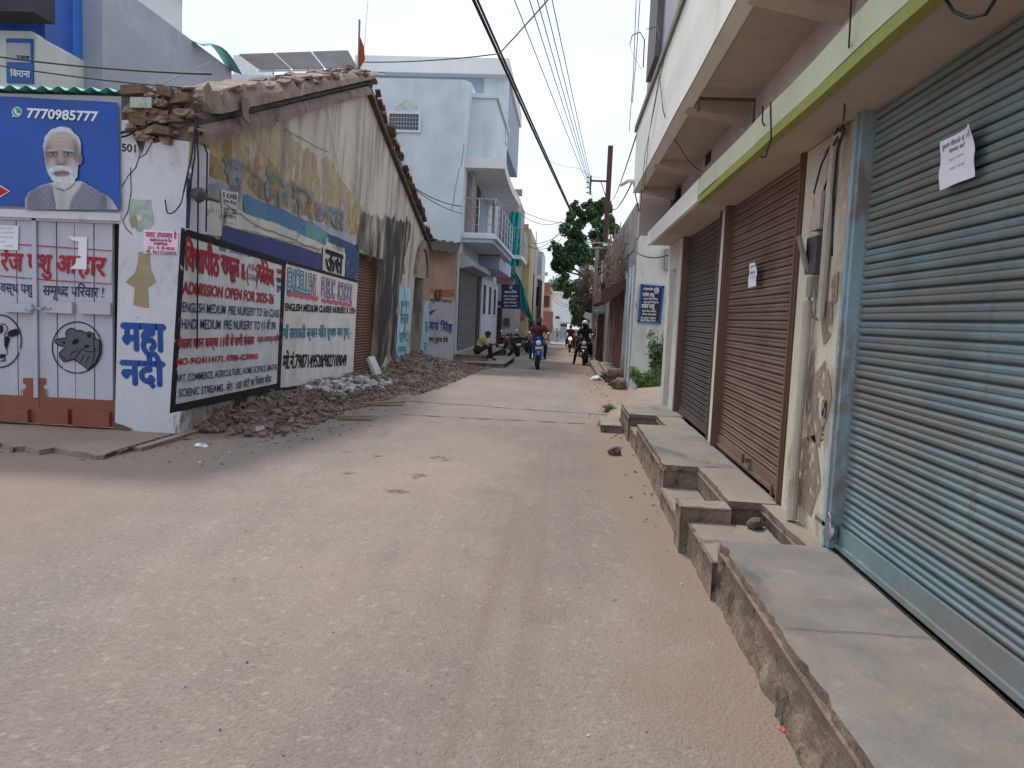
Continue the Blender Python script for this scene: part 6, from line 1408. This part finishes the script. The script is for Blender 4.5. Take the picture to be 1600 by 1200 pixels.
# ------------------------------------------------------------------ people: one continuous remeshed body, clothes and hair as children
def figure(label,base,Mx,J,cl,hair='short',vox=.013,shoes=True,helmet=False,scarf=None,extra=()):
    """J: joint positions in the local frame of Mx. cl: dict of materials for skin, top, trousers, shoe"""
    mats = [cl['skin'],cl['top'],cl['leg'],cl['shoe']]
    P = {k:V(v) for k,v in J.items()}
    seg = []
    def s(a,b,r0,r1,m): seg.append((V(a),V(b),r0,r1,m))
    hc = P['head']; f = P['face'].normalized(); up = (hc-P['neck']).normalized(); sd = f.cross(up).normalized()
    s(hc+up*.02-f*.015,hc+up*.035-f*.02,.094,.094,0); s(hc-up*.05+f*.025,hc-up*.085+f*.035,.068,.052,0)
    s(hc+f*.085-up*.01,hc+f*.108-up*.035,.012,.018,0)                                  # nose
    s(hc+f*.085-up*.072+sd*.018,hc+f*.085-up*.072-sd*.018,.014,.014,0)                 # mouth
    for k in (-1,1): s(hc+sd*k*.088+up*.012-f*.01,hc+sd*k*.093-up*.03,.020,.014,0)     # ears
    s(P['neck']+up*-.02,hc-up*.06,.055,.052,0)
    s(P['pelvis'],P['belly'],.150,.140,2); s(P['belly'],P['chest'],.142,.155,1)
    shl = (P['sh_l']-P['sh_r']).normalized()
    s(P['chest']-shl*.09,P['chest']+shl*.09,.125,.125,1); s(P['sh_l']-shl*.04,P['sh_r']+shl*.04,.075,.075,1); s(P['chest']+(P['neck']-P['chest'])*.4,P['neck'],.10,.062,1)
    s(P['pelvis']-shl*.08,P['pelvis']+shl*.08,.135,.135,2)
    for q in 'lr':
        e = P['el_'+q]; w_ = P['wr_'+q]; sh = P['sh_'+q]; mid = sh.lerp(e,cl.get('sleeve',.65)) if cl.get('sleeve',.65) <= 1 else e
        s(sh,mid,.066,.060,1)
        if cl.get('sleeve',.65) < 1: s(mid,e,.047,.043,0); s(e,w_,.043,.030,0)
        else: s(e,w_,.054,.042,1)
        hd = P['hand_'+q]; d = (hd-w_).normalized(); s(w_,hd,.030,.038,0)
        a = d.cross(V((0,0,1))); a = a.normalized() if a.length > .1 else V((1,0,0)); b = d.cross(a).normalized()
        cu = V((0,0,-1)) if abs(d.z) < .7 else f
        for k in range(4):                                                              # curled fingers
            o = hd+d*.02+a*(-.03+.02*k); k1 = o+d*(.035+.004*(k in (1,2)))+cu*.004; k2 = k1+d*.015+cu*.022; k3 = k2-d*.012+cu*.014
            s(o,k1,.0105,.010,0); s(k1,k2,.010,.009,0); s(k2,k3,.009,.008,0)
        sg_ = 1 if q == 'l' else -1
        s(hd-a*.03*sg_-d*.01,hd-a*.052*sg_+d*.025+cu*.008,.013,.011,0); s(hd-a*.052*sg_+d*.025+cu*.008,hd-a*.045*sg_+d*.05+cu*.018,.011,.009,0)
        hp,kn,an,to = P['hip_'+q],P['kn_'+q],P['an_'+q],P['toe_'+q]
        s(hp,kn,.098,.066,2); s(kn,kn.lerp(an,.35),.062,.064,2); s(kn.lerp(an,.35),an,.064,.050,2); s(an-(to-an).normalized()*.045-V((0,0,.035)),to-V((0,0,.02)),.040,.034,3)
    for a_,b_,r0,r1,m in extra: s(a_,b_,r0,r1,m)
    g = G()
    for a,b,r0,r1,m in seg:
        d = b-a
        if d.length < 1e-4: d = V((0,0,.001))
        L_ = d.length; dn = d.normalized(); prof = [(r0*math.sin(t),-r0*math.cos(t)) for t in (0,.4,.8,1.2)]+[(r0,0),(r0*.5+r1*.5,L_/2),(r1,L_)]+[(r1*math.cos(t),L_+r1*math.sin(t)) for t in (.4,.8,1.2,1.57)]
        g.lathe(a,dn,prof,14)
    bmesh.ops.recalc_face_normals(g.bm,faces=g.bm.faces)
    me = bpy.data.meshes.new('person'); g.bm.to_mesh(me); g.bm.free()
    o = bpy.data.objects.new('person',me); COL.objects.link(o)
    md = o.modifiers.new('r','REMESH'); md.mode = 'VOXEL'; md.voxel_size = vox; md.adaptivity = 0.0
    sm = o.modifiers.new('s','SMOOTH'); sm.factor = .5; sm.iterations = 2
    dg = bpy.context.evaluated_depsgraph_get(); m2 = bpy.data.meshes.new_from_object(o.evaluated_get(dg))
    o.modifiers.clear(); o.data = m2; bpy.data.meshes.remove(me); m2.name = 'person'
    m2.materials.clear()
    for x in mats: m2.materials.append(x)
    n = len(m2.polygons); ct = np.empty(n*3); m2.polygons.foreach_get('center',ct); ct = ct.reshape(-1,3)
    best = np.full(n,9.0); idx = np.zeros(n,int)
    for a,b,r0,r1,m in seg:
        A,B = np.array(a),np.array(b); d = B-A; t = np.clip(((ct-A)@d)/max(d@d,1e-9),0,1); ds = np.linalg.norm(ct-(A+t[:,None]*d),axis=1)-(r0+(r1-r0)*t)
        k = ds < best-1e-4; best[k] = ds[k]; idx[k] = m
    m2.polygons.foreach_set('material_index',idx.astype(np.int32)); m2.polygons.foreach_set('use_smooth',np.ones(n,bool))
    base = V(base); m2.transform(Matrix.Translation(-base) @ Mx); o.location = base; o['_org'] = list(base)
    tag(o,label,'person')
    # hair: a shell over the back and top of the skull; eyes and brows
    def loc(p): return p
    g = G(Mx)
    if helmet:
        g.ico(hc+up*.035-f*.01,.138,3,0,0,(1,1.08,1.0)); hm = g.build('helmet',cl.get('helmet',M['helmet_white']),o,smooth=True)
        g = G(Mx); g.obox(hc+f*.10+up*.0,sd*.095,up*.05,f*.045); g.build('visor',M['glass_dark'],hm)
    else:
        bmh = bmesh.new(); bmesh.ops.create_icosphere(bmh,subdivisions=3,radius=1)
        keep = {}
        B3 = Matrix((sd,f,up)).transposed()
        for q in bmh.verts:
            z = q.co.z; y = q.co.y
            if z > .42*y+.18*(y > 0)+(-.55 if y < -.2 else -.08): keep[q.index] = g.v(hc+up*.022-f*.018+B3@V((q.co.x*.103,q.co.y*.108,q.co.z*.112))*(1+.05*mnoise.noise(q.co*5)))
        for fc in bmh.faces:
            if all(q.index in keep for q in fc.verts): g.f([keep[q.index] for q in fc.verts])
        bmh.free(); ob = g.build('hair',M['hair'],o,smooth=True); md = ob.modifiers.new('s','SOLIDIFY'); md.thickness = .016
        if cl.get('beard'):
            g = G(Mx); g.grid(lambda u,v: hc+(f*math.cos((u-.5)*2.6)+sd*math.sin((u-.5)*2.6))*(.088-.02*v)+f*.012-up*(.045+.075*v),14,5); ob = g.build('beard',M['hair'],o,smooth=True); md = ob.modifiers.new('s','SOLIDIFY'); md.thickness = .014
        for k in (-1,1):
            g = G(Mx); g.ico(hc+f*.083+sd*k*.032+up*.008,.013,1); g.build('eye',M['hair'],o,smooth=True)
            g = G(Mx); g.tube([hc+f*.088+sd*k*.015+up*.03,hc+f*.080+sd*k*.05+up*.032],.006,5); g.build('eyebrow',M['hair'],o)
    if scarf:
        g = G(Mx); g.lathe(hc-up*.05+f*.012,up,((.07,-.10),(.098,-.06),(.100,0),(.098,.045),(.09,.05)),16); g.build('face_scarf',scarf,o,smooth=True)
    return o
def rider_pose(lean_f=.05,foot_down=None,head_turn=0,hand_z=.97,hand_y=.27,seat_y=-.18):
    sy = seat_y
    J = dict(pelvis=(0,sy,.98),belly=(0,sy+.03,1.14),chest=(0,sy+.06+lean_f,1.33),neck=(0,sy+.08+lean_f,1.47),head=(head_turn*.1,sy+.10+lean_f,1.61),face=(head_turn,1,-.08),
        sh_l=(-.19,sy+.06+lean_f,1.40),sh_r=(.19,sy+.06+lean_f,1.40),el_l=(-.34,sy+.18,1.17),el_r=(.34,sy+.18,1.17),wr_l=(-.32,hand_y-.08,hand_z+.035),wr_r=(.32,hand_y-.08,hand_z+.035),hand_l=(-.32,hand_y-.01,hand_z+.03),hand_r=(.32,hand_y-.01,hand_z+.03),
        hip_l=(-.10,sy,.96),hip_r=(.10,sy,.96),kn_l=(-.25,.22,.78),kn_r=(.25,.22,.78),an_l=(-.24,-.02,.42),an_r=(.24,-.02,.42),toe_l=(-.26,.14,.36),toe_r=(.26,.14,.36))
    if foot_down: 
        q,s_ = foot_down,(-1 if foot_down == 'l' else 1)
        J['kn_'+q] = (s_*.34,.12,.58); J['an_'+q] = (s_*.46,-.04,.10); J['toe_'+q] = (s_*.52,.12,.05)
    return J
PI = math.pi
# blue motorcycle coming towards us
c = AG(838,577.5); t,Mx = motorcycle('motorcycle','royal blue motorcycle ridden towards us along the street',c+V((0,.66,0)),PI+.06,M['paint_royal_blue'],group='motorcycles')
figure('man in brown shirt and jeans riding the royal blue motorcycle',Mx@V((0,0,0)),Mx,rider_pose(.02),dict(skin=M['skin'],top=M['shirt_brown'],leg=M['trouser_blue'],shoe=M['shoe'],sleeve=.7,beard=True))
# dark motorcycle stopped by the post, rider with helmet, one foot down
c = AG(916,571); t,Mx = motorcycle('motorcycle','black motorcycle stopped beside the rusty street post',c+V((-.02,.6,0)),PI-.10,M['paint_black'],lean=.06,group='motorcycles')
figure('rider in black with white helmet and covered face, one foot on the road',Mx@V((0,0,0)),Mx,rider_pose(.0,foot_down='r'),dict(skin=M['skin_dark'],top=M['shirt_black'],leg=M['trouser_dark'],shoe=M['shoe'],sleeve=1.2),helmet=True,scarf=M['shirt_black'])
# farther motorcycle with lit lamp
c = AG(890,550.5); t,Mx = motorcycle('motorcycle','dark red motorcycle with lit headlamp approaching in mid distance',c+V((0,.6,0)),PI,M['paint_maroon'],lit=True,group='motorcycles')
figure('rider in dark red shawl on the motorcycle with lit headlamp',Mx@V((0,0,0)),Mx,rider_pose(.0),dict(skin=M['skin_dark'],top=M['shirt_red'],leg=M['trouser_dark'],shoe=M['shoe'],sleeve=1.2),vox=.018)
# far scooter with white clad rider
c = AG(880,533); t,Mx = motorcycle('scooter','distant maroon scooter near the white house at the street end',c,PI,M['paint_maroon'],scooter=True,group='motorcycles')
figure('rider in white on the distant scooter',Mx@V((0,0,0)),Mx,rider_pose(.0,hand_z=.92),dict(skin=M['skin_dark'],top=M['shirt_white'],leg=M['trouser_dark'],shoe=M['shoe'],sleeve=1.2),vox=.022)
# parked motorcycles outside the blue house
for px,py,yaw,m,ln,lb in ((789,561,-.12,'paint_maroon',-.08,'dark red motorcycle parked nearest the doorstep with its tail to the road'),(801,557,.35,'paint_black',-.10,'black motorcycle parked in the middle of the parked row'),(815,553,PI-.45,'paint_black',.10,'black motorcycle parked facing the road at the right of the parked row')):
    c = AG(px,py); motorcycle('motorcycle',lb,c+V((0,.65,0)),yaw,M[m],lean=ln,steer=.25,group='motorcycles')
# man sitting on the doorstep with his phone
c = AG(748,561); c = V((AY(746,548,26.2).x,26.2,.18)); Mx = frame_at(c,-PI/2+.25)
J = dict(pelvis=(0,0,.14),belly=(0,.06,.30),chest=(0,.17,.48),neck=(0,.25,.60),head=(0,.34,.69),face=(0,1,-.75),sh_l=(-.19,.19,.54),sh_r=(.19,.19,.54),el_l=(-.22,.34,.30),el_r=(.22,.34,.30),wr_l=(-.08,.55,.35),wr_r=(.08,.55,.35),hand_l=(-.05,.62,.37),hand_r=(.05,.62,.37),
    hip_l=(-.10,0,.13),hip_r=(.10,0,.13),kn_l=(-.16,.42,.34),kn_r=(.16,.42,.34),an_l=(-.13,.46,-.06),an_r=(.13,.46,-.06),toe_l=(-.14,.62,-.14),toe_r=(.14,.62,-.14))
figure('man in khaki shirt sitting bent over his phone on the blue house doorstep',c,Mx,J,dict(skin=M['skin_dark'],top=M['shirt_khaki'],leg=M['trouser_dark'],shoe=M['shoe'],sleeve=.7))
g = G(Mx); g.obox((0,.66,.40),(.045,0,0),(0,.05,.05),(0,-.006,.006)); tag(g.build('mobile_phone',M['black_plastic']),'dark phone held by the man sitting on the doorstep','phone')
g = G(); q_ = AG(758,556); q_.z = -.03
stand = dict(pelvis=(0,0,.93),belly=(0,.0,1.10),chest=(0,.0,1.30),neck=(0,.0,1.45),head=(0,.02,1.59),face=(0,1,-.05),sh_l=(-.19,0,1.38),sh_r=(.19,0,1.38),el_l=(-.24,-.02,1.10),el_r=(.24,-.02,1.10),wr_l=(-.25,.06,.88),wr_r=(.25,.06,.88),hand_l=(-.25,.08,.81),hand_r=(.25,.08,.81),hip_l=(-.09,0,.92),hip_r=(.09,0,.92),kn_l=(-.10,.08,.50),kn_r=(.10,-.02,.50),an_l=(-.10,.10,.09),an_r=(.10,-.16,.10),toe_l=(-.11,.26,.05),toe_r=(.11,-.02,.05))
c = AG(869,535.5); figure('person in loose grey green clothes walking away before the far white house',c,frame_at(c,-.1),stand,dict(skin=M['skin_dark'],top=M['shirt_greygreen'],leg=M['trouser_grey'],shoe=M['shoe'],sleeve=1.2),vox=.022)
c = AG(857,535); figure('person in dark clothes carrying a bag beside the rounded white awning',c,frame_at(c,PI*.8),stand,dict(skin=M['skin'],top=M['shirt_brown'],leg=M['trouser_grey'],shoe=M['shoe'],sleeve=1.2),vox=.022)
g = G(frame_at(c,PI*.8)); g.ico((-.30,.08,.62),.17,2,.1,0,(.5,1,1.1)); g.tube([(-.28,.08,.8),(-.25,.10,.84)],.02,5); tag(g.build('hand_bag',M['black_plastic']),'dark bag carried by the person beside the rounded white awning','bag')
# ------------------------------------------------------------------ trees and plants
def leaf_cloud(g,centres,n,size,m=0,flat=.6,lo=.5,droop=.35):
    """many small leaf faces spread through overlapping clumps"""
    tot = sum(r**2 for _,r in centres)
    for c,r in centres:
        c = V(c)
        for _ in range(int(n*r*r/tot)):
            d = V((random.gauss(0,1),random.gauss(0,1),random.gauss(0,1)*.85)).normalized()*r*(lo+(1-lo)*random.random()**.6)
            p = c+d; s = size*rnd(.55,1.3)
            nrm = (d.normalized()*.7+V((rnd(-1,1),rnd(-1,1),rnd(-.2,1.2)))).normalized()
            a = nrm.cross(V((rnd(-1,1),rnd(-1,1),rnd(-1,1)))).normalized(); b = nrm.cross(a)
            t = p+a*s-V((0,0,droop*s)); g.f([g.v(p-a*s*.6),g.v(p+b*s*flat*.5),g.v(t),g.v(p-b*s*flat*.5)],m if random.random() < .72 else m+1)
def limb(g,p,q,r0,r1,n=5,wob=.1):
    p,q = V(p),V(q); pts = [p.lerp(q,k/n)+V((rnd(-wob,wob),rnd(-wob,wob),0))*(0 if k in (0,n) else 1) for k in range(n+1)]
    g.tube(pts,[r0+(r1-r0)*k/n for k in range(n+1)],8); return pts[-1]
random.seed(99)
YT_ = 46.0
base = V((AY(938,480,YT_).x+.6,YT_,gz(YT_)))
tree = thing('street_tree',base,'tall dense dark green tree rising behind the rusty street post','tree')
cl = []
for px,py,r,dy in ((925,335,.95,0),(900,345,.75,.5),(945,340,.8,0),(890,375,.95,0),(930,375,1.15,.8),(955,365,.7,.3),(880,400,.7,0),(905,410,1.0,-.4),(935,420,1.0,.6),(868,392,.42,-.2),(862,385,.3,0),(875,420,.55,.1),(882,440,.45,.2),(915,445,.8,.2),(945,455,.7,0),(902,470,.6,.3),(910,490,.5,0),(925,322,.5,0),(940,318,.45,.2),(912,330,.6,0),(955,395,.7,.5),(872,408,.4,0),(885,458,.35,0),(899,322,.4,.2)):
    p = AY(px,py,YT_); cl.append((p+V((0,dy,0)),r))
g = G(); fork = base+V((-.3,0,4.2)); limb(g,base-V((0,0,.3)),fork,.32,.22)
for c,r in cl[:12]: limb(g,fork+V((rnd(-.1,.1),0,rnd(-.8,.2))),V(c),.11,.03,5,.15)
g.build('trunk',M['bark'],tree)
sub_ = []
for c,r in cl:
    for k in range(7):
        d = V((random.gauss(0,1),random.gauss(0,1),random.gauss(0,1))).normalized(); sub_.append((V(c)+d*r*rnd(.45,.95),r*rnd(.28,.46)))
g = G(); leaf_cloud(g,sub_,24000,.15,0,.7,.3); g.build('crown',[M['leaf_dark'],M['leaf_mid']],tree,fix=False)
# distant round tree over the white house
b2_ = V((AY(872,480,125).x,125,gz(125))); tr_far = thing('distant_tree',b2_,'hazy round green tree top behind the roof of the far white house','tree')
g = G(); g.tube([b2_-V((0,0,1)),b2_+V((0,0,5))],[.4,.25],8); g.build('trunk',M['bark'],tr_far)
g = G(); leaf_cloud(g,[(AY(x,y,125),r) for x,y,r in ((866,452,1.6),(874,447,2.0),(884,450,1.8),(878,456,2.0),(895,452,1.6))],2600,.35,0,.7,.3); g.build('crown',[M['leaf_mid'],M['leaf_dark']],tr_far,fix=False)
# dry creeper in front of the tree
YC_ = 40.0; bc = V((AY(915,500,YC_).x,YC_,gz(YC_)))
cr_ = thing('dry_creeper',bc,'brown dried creeper hanging in front of the tall green tree','creeper')
g = G()
for k in range(16):
    p = AY(rnd(905,932),rnd(415,445),YC_); q = AY(rnd(900,935),rnd(480,530),YC_); limb(g,q,p,.025,.012,6,.18)
g.build('stems',M['bark'],cr_)
g = G(); leaf_cloud(g,[(AY(x,y,YC_),r) for x,y,r in ((915,425,.45),(925,440,.5),(908,445,.4),(930,462,.4),(915,465,.35),(920,420,.3))],2400,.12,0,.35,.2,.8); g.build('dry_leaves',[M['leaf_dry'],M['leaf_dry']],cr_,fix=False)
g = G(); bb = V((AY(908,500,42).x,42,gz(42))); sh_ = thing('street_shrub',bb,'leafy green growth at the foot of the dry creeper','shrub')
g.tube([bb-V((0,0,.2)),bb+V((0,0,2))],[.06,.03],6); g.build('trunk',M['bark'],sh_)
g = G(); leaf_cloud(g,[(AY(x,y,42),r) for x,y,r in ((905,485,.5),(912,495,.45),(920,475,.5),(902,500,.35),(899,472,.35))],1800,.15,0,.7,.3); g.build('foliage',[M['leaf_mid'],M['leaf_dark']],sh_,fix=False)
# hanging dry roots over the derelict shop
ro = thing('hanging_roots',(1.6,25,3),'curtain of grey dry roots and vines hanging over the derelict shop front','vines')
g = G()
for k in range(150):
    y = rnd(22.0,29); x = XD-.06-rnd(0,.25); z0 = rnd(3.2,4.4); L_ = rnd(.5,2.2)*(1.2 if y < 25 else .6)
    g.tube([(x,y,z0),(x-rnd(0,.15),y+rnd(-.1,.1),z0-L_*.5),(x+rnd(-.06,.1),y+rnd(-.2,.2),z0-L_)],[.016,.012,.005],4)
g.build('root_strands',M['old_pole'],ro)
g = G(); leaf_cloud(g,[((XD-.2,y,3.2+.4*math.sin(y)),.55) for y in (22.3,23.3,24.4,25.6,27)],1000,.09,0,.5,.2,.6); g.build('dry_leaves',[M['leaf_dry'],M['ruin_wall']],ro,fix=False)
# shrubs by the white side wall
def shrub(nm,lb,c,hs,n,size,mats,spread=.35,stems=9,cat='plant'):
    c = V(c); t = thing(nm,c,lb,cat); g = G(); cc_ = []
    for k in range(stems):
        h = hs*rnd(.5,1.0); tip = c+V((rnd(-spread,spread),rnd(-spread,spread),h)); pts = [c+V((rnd(-.05,.05),rnd(-.05,.05),-.05)),c.lerp(tip,.5)+V((rnd(-.05,.05),rnd(-.05,.05),.04)),tip]; g.tube(pts,[.012,.009,.004],5)
        for t_ in (.35,.55,.75,.92): cc_.append((c.lerp(tip,t_)+V((rnd(-.04,.04),rnd(-.04,.04),0)),hs*.10*(1.2-.5*t_)+.04))
    g.build('stems',M['leaf_mid'],t); g = G(); leaf_cloud(g,cc_,n,size,0,.45,.2,.5); g.build('leaves',mats,t,fix=False); return t
LM = [M['leaf_mid'],M['leaf_yellow']]
shrub('leafy_shrub','tall upright green plant against the white side wall under the notice board',(2.15,17.4,.05),1.45,1500,.075,LM,.22,9)
shrub('leafy_shrub','bushy green plant spreading at the corner of the white side wall',(1.85,17.0,.0),.62,1500,.065,LM,.36,16)
shrub('leafy_shrub','low yellow green plant beside the concrete ramp',(1.72,15.7,.12),.50,1100,.07,[M['leaf_yellow'],M['leaf_mid']],.40,14)
c = AG(948,597); shrub('weed_tuft','small grass tuft growing from the roadside dirt by the white rag',c,.30,260,.05,LM,.16,14)
c = AG(949,645); shrub('weed_tuft','tiny dark weed beside the farthest shop plinth',c,.16,160,.035,[M['leaf_dark'],M['leaf_mid']],.10,8)
c = AY(665,470,25.6); 
c = AY(833,510,41.6); shrub('hanging_plant','green plant hanging at the end of the drooping teal net',c-V((0,0,.5)),1.1,500,.10,LM,.3,6)
g = G()  # dry grass along the verge of the hall roof
for k in range(160):
    y = rnd(YM+1.2,YZ-2.0); p = V((wx(rake(y))+rnd(-.1,.12),y,rake(y)+.15)); g.tube([p,p+V((rnd(-.03,.12),rnd(-.05,.1),rnd(.12,.3)))],[.008,.003],3)
tag(g.build('roof_grass',M['leaf_dry']),'dry grass growing along the right roof edge of the gabled hall','grass',kind='stuff')

# ------------------------------------------------------------------ overhead cables
def cable(pts,r,label,sag=0.0,m='cable',grp='overhead cables',n=14,name='cable'):
    P = [V(p) for p in pts]; out_ = []
    for a,b in zip(P[:-1],P[1:]):
        k = max(2,n//max(1,len(P)-1)) if len(P) > 2 else n
        for i in range(k): t = i/k; q = a.lerp(b,t); q.z -= sag*4*t*(1-t); out_.append(q)
    out_.append(P[-1]); g = G(); g.tube(out_,r,5); o = g.build(name,M[m],smooth=True); return tag(o,label,'cable',grp)
def span(p0,Y0,p1,Y1,ext=0.0):
    a,b = AY(*p0,Y0),AY(*p1,Y1); return [a+(a-b)*ext,b]
cable(span((742,0),14.5,(897,342),38,.5),.034,'thick black twin cable overhead, left strand of the pair',.05)
cable(span((748,0),14.5,(897,338),38,.5),.026,'thick black twin cable overhead, right strand of the pair',.05)
for k,(x0,x1,y1) in enumerate(((806,926,308),(829,924,300),(841,923,294),(852,923,287),(864,923,279))):
    cable(span((x0,0),15.5,(x1,y1),yp,.6),.011,['leftmost','second from left','middle','second from right','rightmost'][k]+' of five thin power wires running to the street post cross arm',.06,'cable_grey')
cable([LW(568,97,.2),AY(780,84,13.0),V((XB+.02,6.4,AX(1010,47,XB).z))],.011,'single thin wire crossing the street from the hall apex to the upper floor',.04,'cable_grey')
cable([AY(-60,80,10),AY(330,116,9.0)],.011,'upper black wire running left from the hall eave across the grey house',.05)
cable([AY(-60,92,10),AY(300,138,8.9)],.009,'lower black wire running left from the hall eave across the grey house',.04)
cable([AY(230,141,9.5),AY(338,93,16.5)],.009,'thin wire slanting up from the broken pier behind the torn coping',.0,'cable_grey')
cable([LW(636,286,.3),AY(722,322,YH-.1)],.014,'upper wire from the hall roof edge to the blue house wall',.12)
cable([LW(640,290,.3),AY(722,334,YH-.1)],.012,'lower wire from the hall roof edge to the blue house wall',.1)
hub = AY(306,187,8.33)
for k,(pts,lb) in enumerate(((((188,208),(240,190)),'upper wire looping from the banner corner to the wall bracket at the hall eave'),(((190,214),(215,200),(255,190)),'lower wire looping from the banner corner to the wall bracket at the hall eave'))):
    cable([AY(x,y,8.33) for x,y in pts]+[hub],.012,lb,.02,n=12)
for k,(x1,y1,x2,y2,lb) in enumerate(((300,240,287,300,'leftmost wire dropping from the eave bracket down the hall wall'),(304,245,296,300,'second wire dropping from the eave bracket down the hall wall'),(310,250,308,545,'long straight wire dropping over the first school board'),(324,240,322,362,'rightmost wire dropping from the eave bracket to the board edge'))):
    cable([hub,LW(x1,y1,.10),LW(x2,y2,.06)],.010,lb,.0,n=10)
cable([LW(287,300,.06),LW(280,322,.12),AY(262,333,8.3),AY(258,312,8.36)],.008,'thin wire curling round the corner of the pier',.03,n=12)
# right building wires
bx = XB-.03
def rb(x,y,d=.0): return AX(x,y,bx-d)
cable([rb(1010,46),rb(1027,40),rb(1030,60),rb(1030,115),rb(1036,172)],.005,'black wire hanging down the balcony parapet from the cross wire',.0,n=20)
cable([rb(1036,172),AX(1060,225,1.1),AX(1098,268,XR-.05)],.005,'black wire slanting from the parapet foot to the upper wall under the balcony',.05,n=12)
cable([rb(1038,90),rb(1022,170),rb(1008,240),AX(1000,330,bx)],.004,'long thin wire down the parapet near its torn edge',.0,n=16)
cable([rb(1030,120),rb(1014,210),AX(1006,300,bx)],.004,'second thin wire crossing down the parapet',.0,n=16)
cable([rb(984,70,.05),rb(988,55,.08),rb(1000,50,.08),rb(1007,62,.05),rb(1005,105,.02)],.008,'curved service bracket wire sticking out of the upper floor',.0,n=20)
cable([rb(984,70,.05),rb(995,95,.05),rb(1003,108,.02)],.004,'thin wire below the curved service bracket',.02,n=8)
cable([rb(994,0,.12),rb(990,110,.10),rb(983,205,.05)],.006,'thin vertical wire hanging beyond the edge of the upper floor',.0,'cable_grey')
cable([rb(1000,0,.10),rb(994,90,.08),rb(988,160,.05)],.006,'second thin vertical wire beyond the edge of the upper floor',.0,'cable_grey')
cable([AX(1331,-20,1.1),AX(1327,60,1.12),AX(1318,190,XR-.08)],.004,'thin black wire hanging over the lime canopy to the pier beside the blue shutter',.0,n=12)
cable([AX(1474,-8,1.2)+V((0,0,.0)),AX(1490,18,1.2),AX(1515,28,1.2),AX(1540,22,1.2),AX(1558,-6,1.2)],.006,'loop of wire hanging under the canopy near the top right',.0,n=16)
cable([AX(1192,165,1.1),AX(1191,190,1.12),AX(1205,215,1.25),AX(1228,248,1.45)],.005,'black wire crossing the lime canopy edge into the brown shutter head',.0,n=14)
cable([AX(1204,160,1.1),AX(1205,215,1.12),AX(1196,246,1.2),AX(1186,244,1.22)],.005,'thin curled wire hanging from the lime canopy',.0,n=14)
for k,(pts,lb) in enumerate(((((1318,195),(1296,240),(1294,275),(1286,302)),'twisted service wires above the fuse box'),(((1310,200),(1283,258),(1272,300),(1280,330)),'left service wire beside the fuse box'),(((1320,200),(1308,235),(1302,300),(1300,400)),'right service wire beside the meter box'))):
    cable([AX(x,y,XR-.06) for x,y in pts],.006,lb,.0,grp='service wires',n=15)
g = G(); g.tube([AX(1280,238,XR-.05),AX(1316,207,XR-.05)],.018,6); tag(g.build('conduit_pipe',M['pipe_grey']),'short slanted conduit at the top of the peeling pier','pipe')
ec = V((XB-.02,11.7,AX(984,296,XB).z))
cable([ec,AY(955,325,28)],.012,'wire from the balcony corner down to the street post',.2)
cable([V((XB,11.7,4.30)),AY(958,312,30)],.012,'higher wire from the parapet end down to the street post',.1)
cable([ec,AY(1005,350,13.5),AY(995,375,YR-.1)],.010,'wire hanging from the balcony corner to the white side wall',.05)
cable([AY(1045,398,12.3),AY(1000,398,13),AY(985,380,20),AY(950,384,yp)],.010,'sagging wire from the canopy end to the bracket on the street post',.05)
cable([AY(985,345,20),AY(957,362,yp)],.008,'thin upper wire between white side wall and street post',.05,'cable_grey')
for k,(p0,Y0,p1,Y1,s_,lb) in enumerate((((795,318),42,(878,348),44,.2,'upper pair of wires from the netted house to the tree, top strand'),((800,322),42,(878,346),44,.5,'upper pair of wires from the netted house to the tree, lower strand'),((806,371),46,(880,362),44,.5,'middle wire from the yellow house to the tree'),((806,370),46,(880,355),44,.9,'sagging wire from the yellow house to the tree'),((815,374),46,(878,372),44,.6,'lowest sagging wire from the yellow house to the tree'),((862,455),70,(905,470),yp+9,.6,'low wire from the thin leaning pole to the creeper'),((862,462),70,(925,452),yp+2,.9,'lowest wire from the thin leaning pole to the street post'))):
    cable(span(p0,Y0,p1,Y1),.018,lb,s_,'cable_grey')
cable([AY(845,245,34),AY(905,263,32),AY(940,278,yp)],.008,'faint wire dropping to the top of the street post',.1,'cable_grey')
g = G(); a = LW(563,0,.0); 
g = G(); p = AY(566,112,20); g.tube([p,AY(575,0,20)],.012,4); tag(g.build('antenna_rod',M['steel']),'thin antenna rod rising behind the apex of the gabled hall','antenna')
